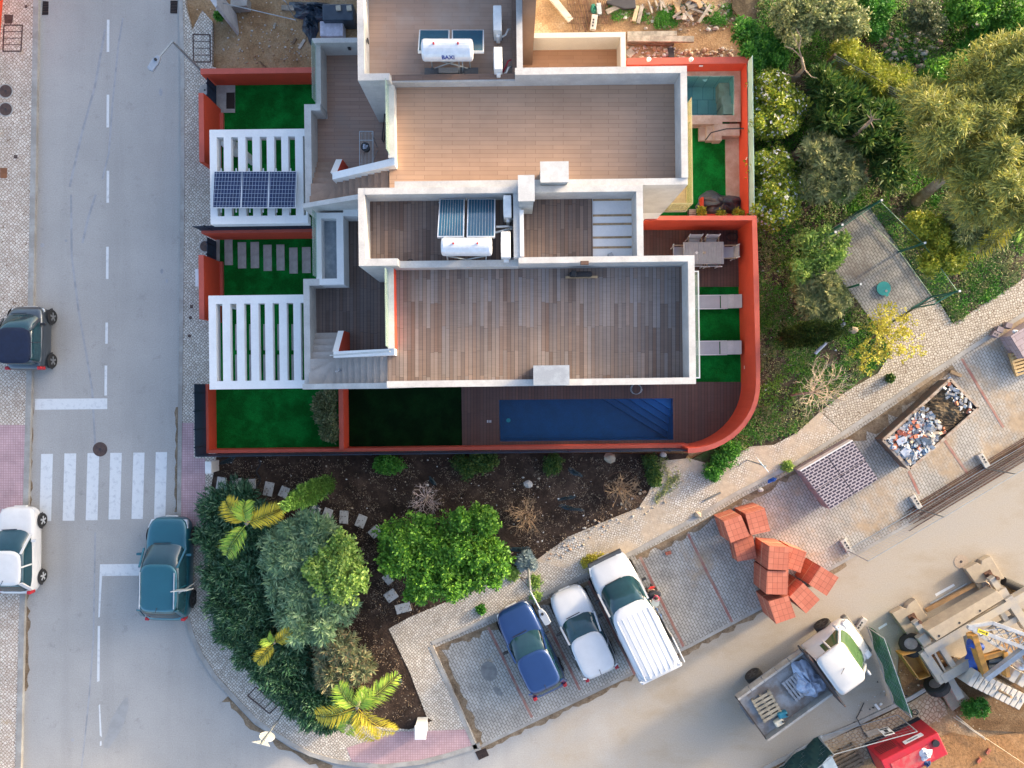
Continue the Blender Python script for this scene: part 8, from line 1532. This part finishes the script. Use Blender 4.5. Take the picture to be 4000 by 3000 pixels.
# ================================================================ PEOPLE
skin = plain('skin', (.50, .29, .20), .55)
def skinned(name, verts, edges, rad, mt, parent, root=0, sub=1):
    me = bpy.data.meshes.new(name); me.from_pydata([tuple(Vector(v)-parent.location) for v in verts], edges, []); o = bpy.data.objects.new(name, me); COL.objects.link(o); o.parent = parent; me.materials.append(mt)
    md = o.modifiers.new('skin', 'SKIN'); md.use_smooth_shade = True
    if not me.skin_vertices: return o
    for i, r_ in enumerate(rad): me.skin_vertices[0].data[i].radius = (r_, r_) if not isinstance(r_, tuple) else r_
    for i in range(len(verts)): me.skin_vertices[0].data[i].use_root = (i == root)
    s_ = o.modifiers.new('sub', 'SUBSURF'); s_.levels = sub; s_.render_levels = sub; return o
def person(label, o, ang, J, jacket, trousers, shoes, hairm, hand_dir=(1, 0, 0), sleeves=True):
    """J: joints in the person's own frame (x ahead, y left)"""
    f = Fr((o.x, o.y, o.z), ang); rt = thing('person', label, 'person', o); P = lambda k: f.p(*J[k])
    order = ['pelvis', 'chest', 'neck', 'head', 'crown']; V = [P(k) for k in order]; E = [(0, 1), (1, 2), (2, 3), (3, 4)]; Rr = [.10, .11, .05, .095, .06]
    def chain(start, keys, rs):
        i = start
        for k, r_ in zip(keys, rs): V.append(f.p(*k) if isinstance(k, tuple) else P(k)); Rr.append(r_); E.append((i, len(V)-1)); i = len(V)-1
        return i
    for s_ in ('l', 'r'):
        chain(0, ['hip_'+s_, 'knee_'+s_, 'ankle_'+s_, 'toe_'+s_], [.09, .06, .042, .04]); w_ = chain(1, ['sh_'+s_, 'elbow_'+s_, 'wrist_'+s_], [.05, .04, .03]); sg = 1 if s_ == 'l' else -1
        hw_ = J['wrist_'+s_]; hd = Vector(hand_dir); pm = tuple(Vector(hw_)+hd*.07); V.append(f.p(*pm)); Rr.append((.038, .018)); E.append((w_, len(V)-1)); pi_ = len(V)-1
        for k, ln in enumerate((.055, .075, .082, .075, .06)):
            if k == 0: q1 = Vector(hw_)+hd*.05+Vector((0, -sg*.045, .0)); q2 = q1+hd*.04+Vector((0, -sg*.012, -.01))
            else: q1 = Vector(pm)+hd*.03+Vector((0, sg*(.028-.019*(k-1)), 0)); q2 = q1+hd*(ln*.55)+Vector((0, 0, -.022))
            chain(pi_, [tuple(q1), tuple(q2)], [.010, .008])
    skinned('body', V, E, Rr, skin, rt)
    def piece(nm, keys, edges, rs, mt): return skinned(nm, [P(k) if isinstance(k, str) else f.p(*k) for k in keys], edges, rs, mt, rt)
    mid = tuple((Vector(J['sh_l'])+Vector(J['sh_r']))/2)
    piece('jacket', ['pelvis', 'chest', mid, 'sh_l', 'elbow_l', 'wrist_l', 'sh_r', 'elbow_r', 'wrist_r'], [(0, 1), (1, 2), (2, 3), (3, 4), (4, 5), (2, 6), (6, 7), (7, 8)], [(.19, .15), (.20, .16), (.16, .13), .105, .078, .05, .105, .078, .05], jacket)
    piece('trousers', ['pelvis', 'hip_l', 'knee_l', 'ankle_l', 'hip_r', 'knee_r', 'ankle_r'], [(0, 1), (1, 2), (2, 3), (0, 4), (4, 5), (5, 6)], [.135, .105, .078, .06, .105, .078, .06], trousers)
    for s_ in 'lr': piece('shoe', ['ankle_'+s_, 'toe_'+s_], [(0, 1)], [.055, .05], shoes)
    h = Vector(J['head']); c = Vector(J['crown']); up = (c-h).normalized(); m = MB(); q = f.p(*(h+up*.045+Vector((-.025, 0, 0)))); m.ell(q, (.112, .105, .115), 12, 8); m.build('hair', hairm, rt, smooth=True)
    m = MB(); q = f.p(*(h+Vector((.105, 0, 0)))); m.ell(q, (.018, .014, .02), 6, 4); m.build('nose', skin, rt)
    for s_ in (1, -1): m = MB(); m.ell(f.p(*(h+Vector((.088, s_*.035, .025)))), (.012, .014, .01), 6, 4); m.build('eye', blackm, rt); m = MB(); m.ell(f.p(*(h+Vector((0, s_*.098, .0)))), (.02, .012, .03), 6, 4); m.build('ear', skin, rt)
    return rt, f
St = dict(pelvis=(0, 0, .95), chest=(.02, 0, 1.27), neck=(.03, 0, 1.46), head=(.07, 0, 1.57), crown=(.06, 0, 1.66), hip_l=(0, .10, .90), knee_l=(.03, .11, .50), ankle_l=(-.02, .12, .09), toe_l=(.13, .13, .05), hip_r=(0, -.10, .90), knee_r=(.10, -.11, .52), ankle_r=(.10, -.12, .09), toe_r=(.25, -.12, .05), sh_l=(.02, .18, 1.38), elbow_l=(.06, .25, 1.12), wrist_l=(.28, .12, 1.10), sh_r=(.02, -.18, 1.38), elbow_r=(.06, -.25, 1.12), wrist_r=(.28, -.12, 1.10))
o = g(2531, 2284, .03); jk = M('navy_jacket', (.018, .021, .034), .85, scale=8); rt, f = person('person standing beside the van in a navy jacket and pink headband holding a grey bowl', o, R(-78), St, jk, plain('brown_trousers', (.085, .065, .055), .9), plain('brown_boot', (.06, .035, .025), .7), plain('brown_hair', (.085, .042, .022), .6))
m = MB(); h = Vector(St['head']); n = 16; vs = [f.p(h.x+.005+q*.122*math.cos(2*math.pi*k/n), q*.113*math.sin(2*math.pi*k/n), h.z+.06+dz) for q, dz in ((1, 0), (1, .055), (.86, .07)) for k in range(n)]; m.add(vs, [(i*n+k, i*n+(k+1) % n, (i+1)*n+(k+1) % n, (i+1)*n+k) for i in range(2) for k in range(n)]); m.build('headband', plain('pink_cloth', (.62, .03, .14), .8), rt, recalc=False)
m = MB(); p0 = f.p(0, 0, .93); m.tube([f.p(0, 0, .90), f.p(0, 0, .97)], .19, 14); m.build('red_hem', plain('red_cloth', (.55, .02, .02), .8), rt)
bw_ = thing('bowl', 'shallow grey bowl held by the person in the pink headband', 'bowl', f.p(.42, 0, 1.10)); m = MB(); m.tube([f.p(.42, 0, 1.08), f.p(.42, 0, 1.12), f.p(.42, 0, 1.14)], .13, 18, .155); m.build('bowl_body', plain('grey_bowl', (.36, .41, .43), .4), bw_)
Be = dict(pelvis=(0, 0, .90), chest=(.36, 0, 1.06), neck=(.52, 0, 1.05), head=(.62, 0, 1.0), crown=(.70, 0, 1.0), hip_l=(0, .10, .87), knee_l=(.05, .12, .48), ankle_l=(-.05, .14, .09), toe_l=(.10, .15, .05), hip_r=(0, -.10, .87), knee_r=(.03, -.12, .47), ankle_r=(-.12, -.13, .09), toe_r=(.03, -.14, .05), sh_l=(.44, .18, 1.05), elbow_l=(.60, .24, .86), wrist_l=(.80, .16, .80), sh_r=(.44, -.18, 1.05), elbow_r=(.60, -.24, .86), wrist_r=(.80, -.16, .80))
person('person in a tan jacket and blue jeans bending into the side door of the van', g(2557, 2388, .03), R(192), Be, M('tan_jacket', (.30, .20, .10), .85, scale=6), plain('blue_jeans', (.10, .17, .32), .9), plain('blue_white_shoe', (.30, .42, .52), .6), plain('dark_hair', (.03, .02, .015), .6))
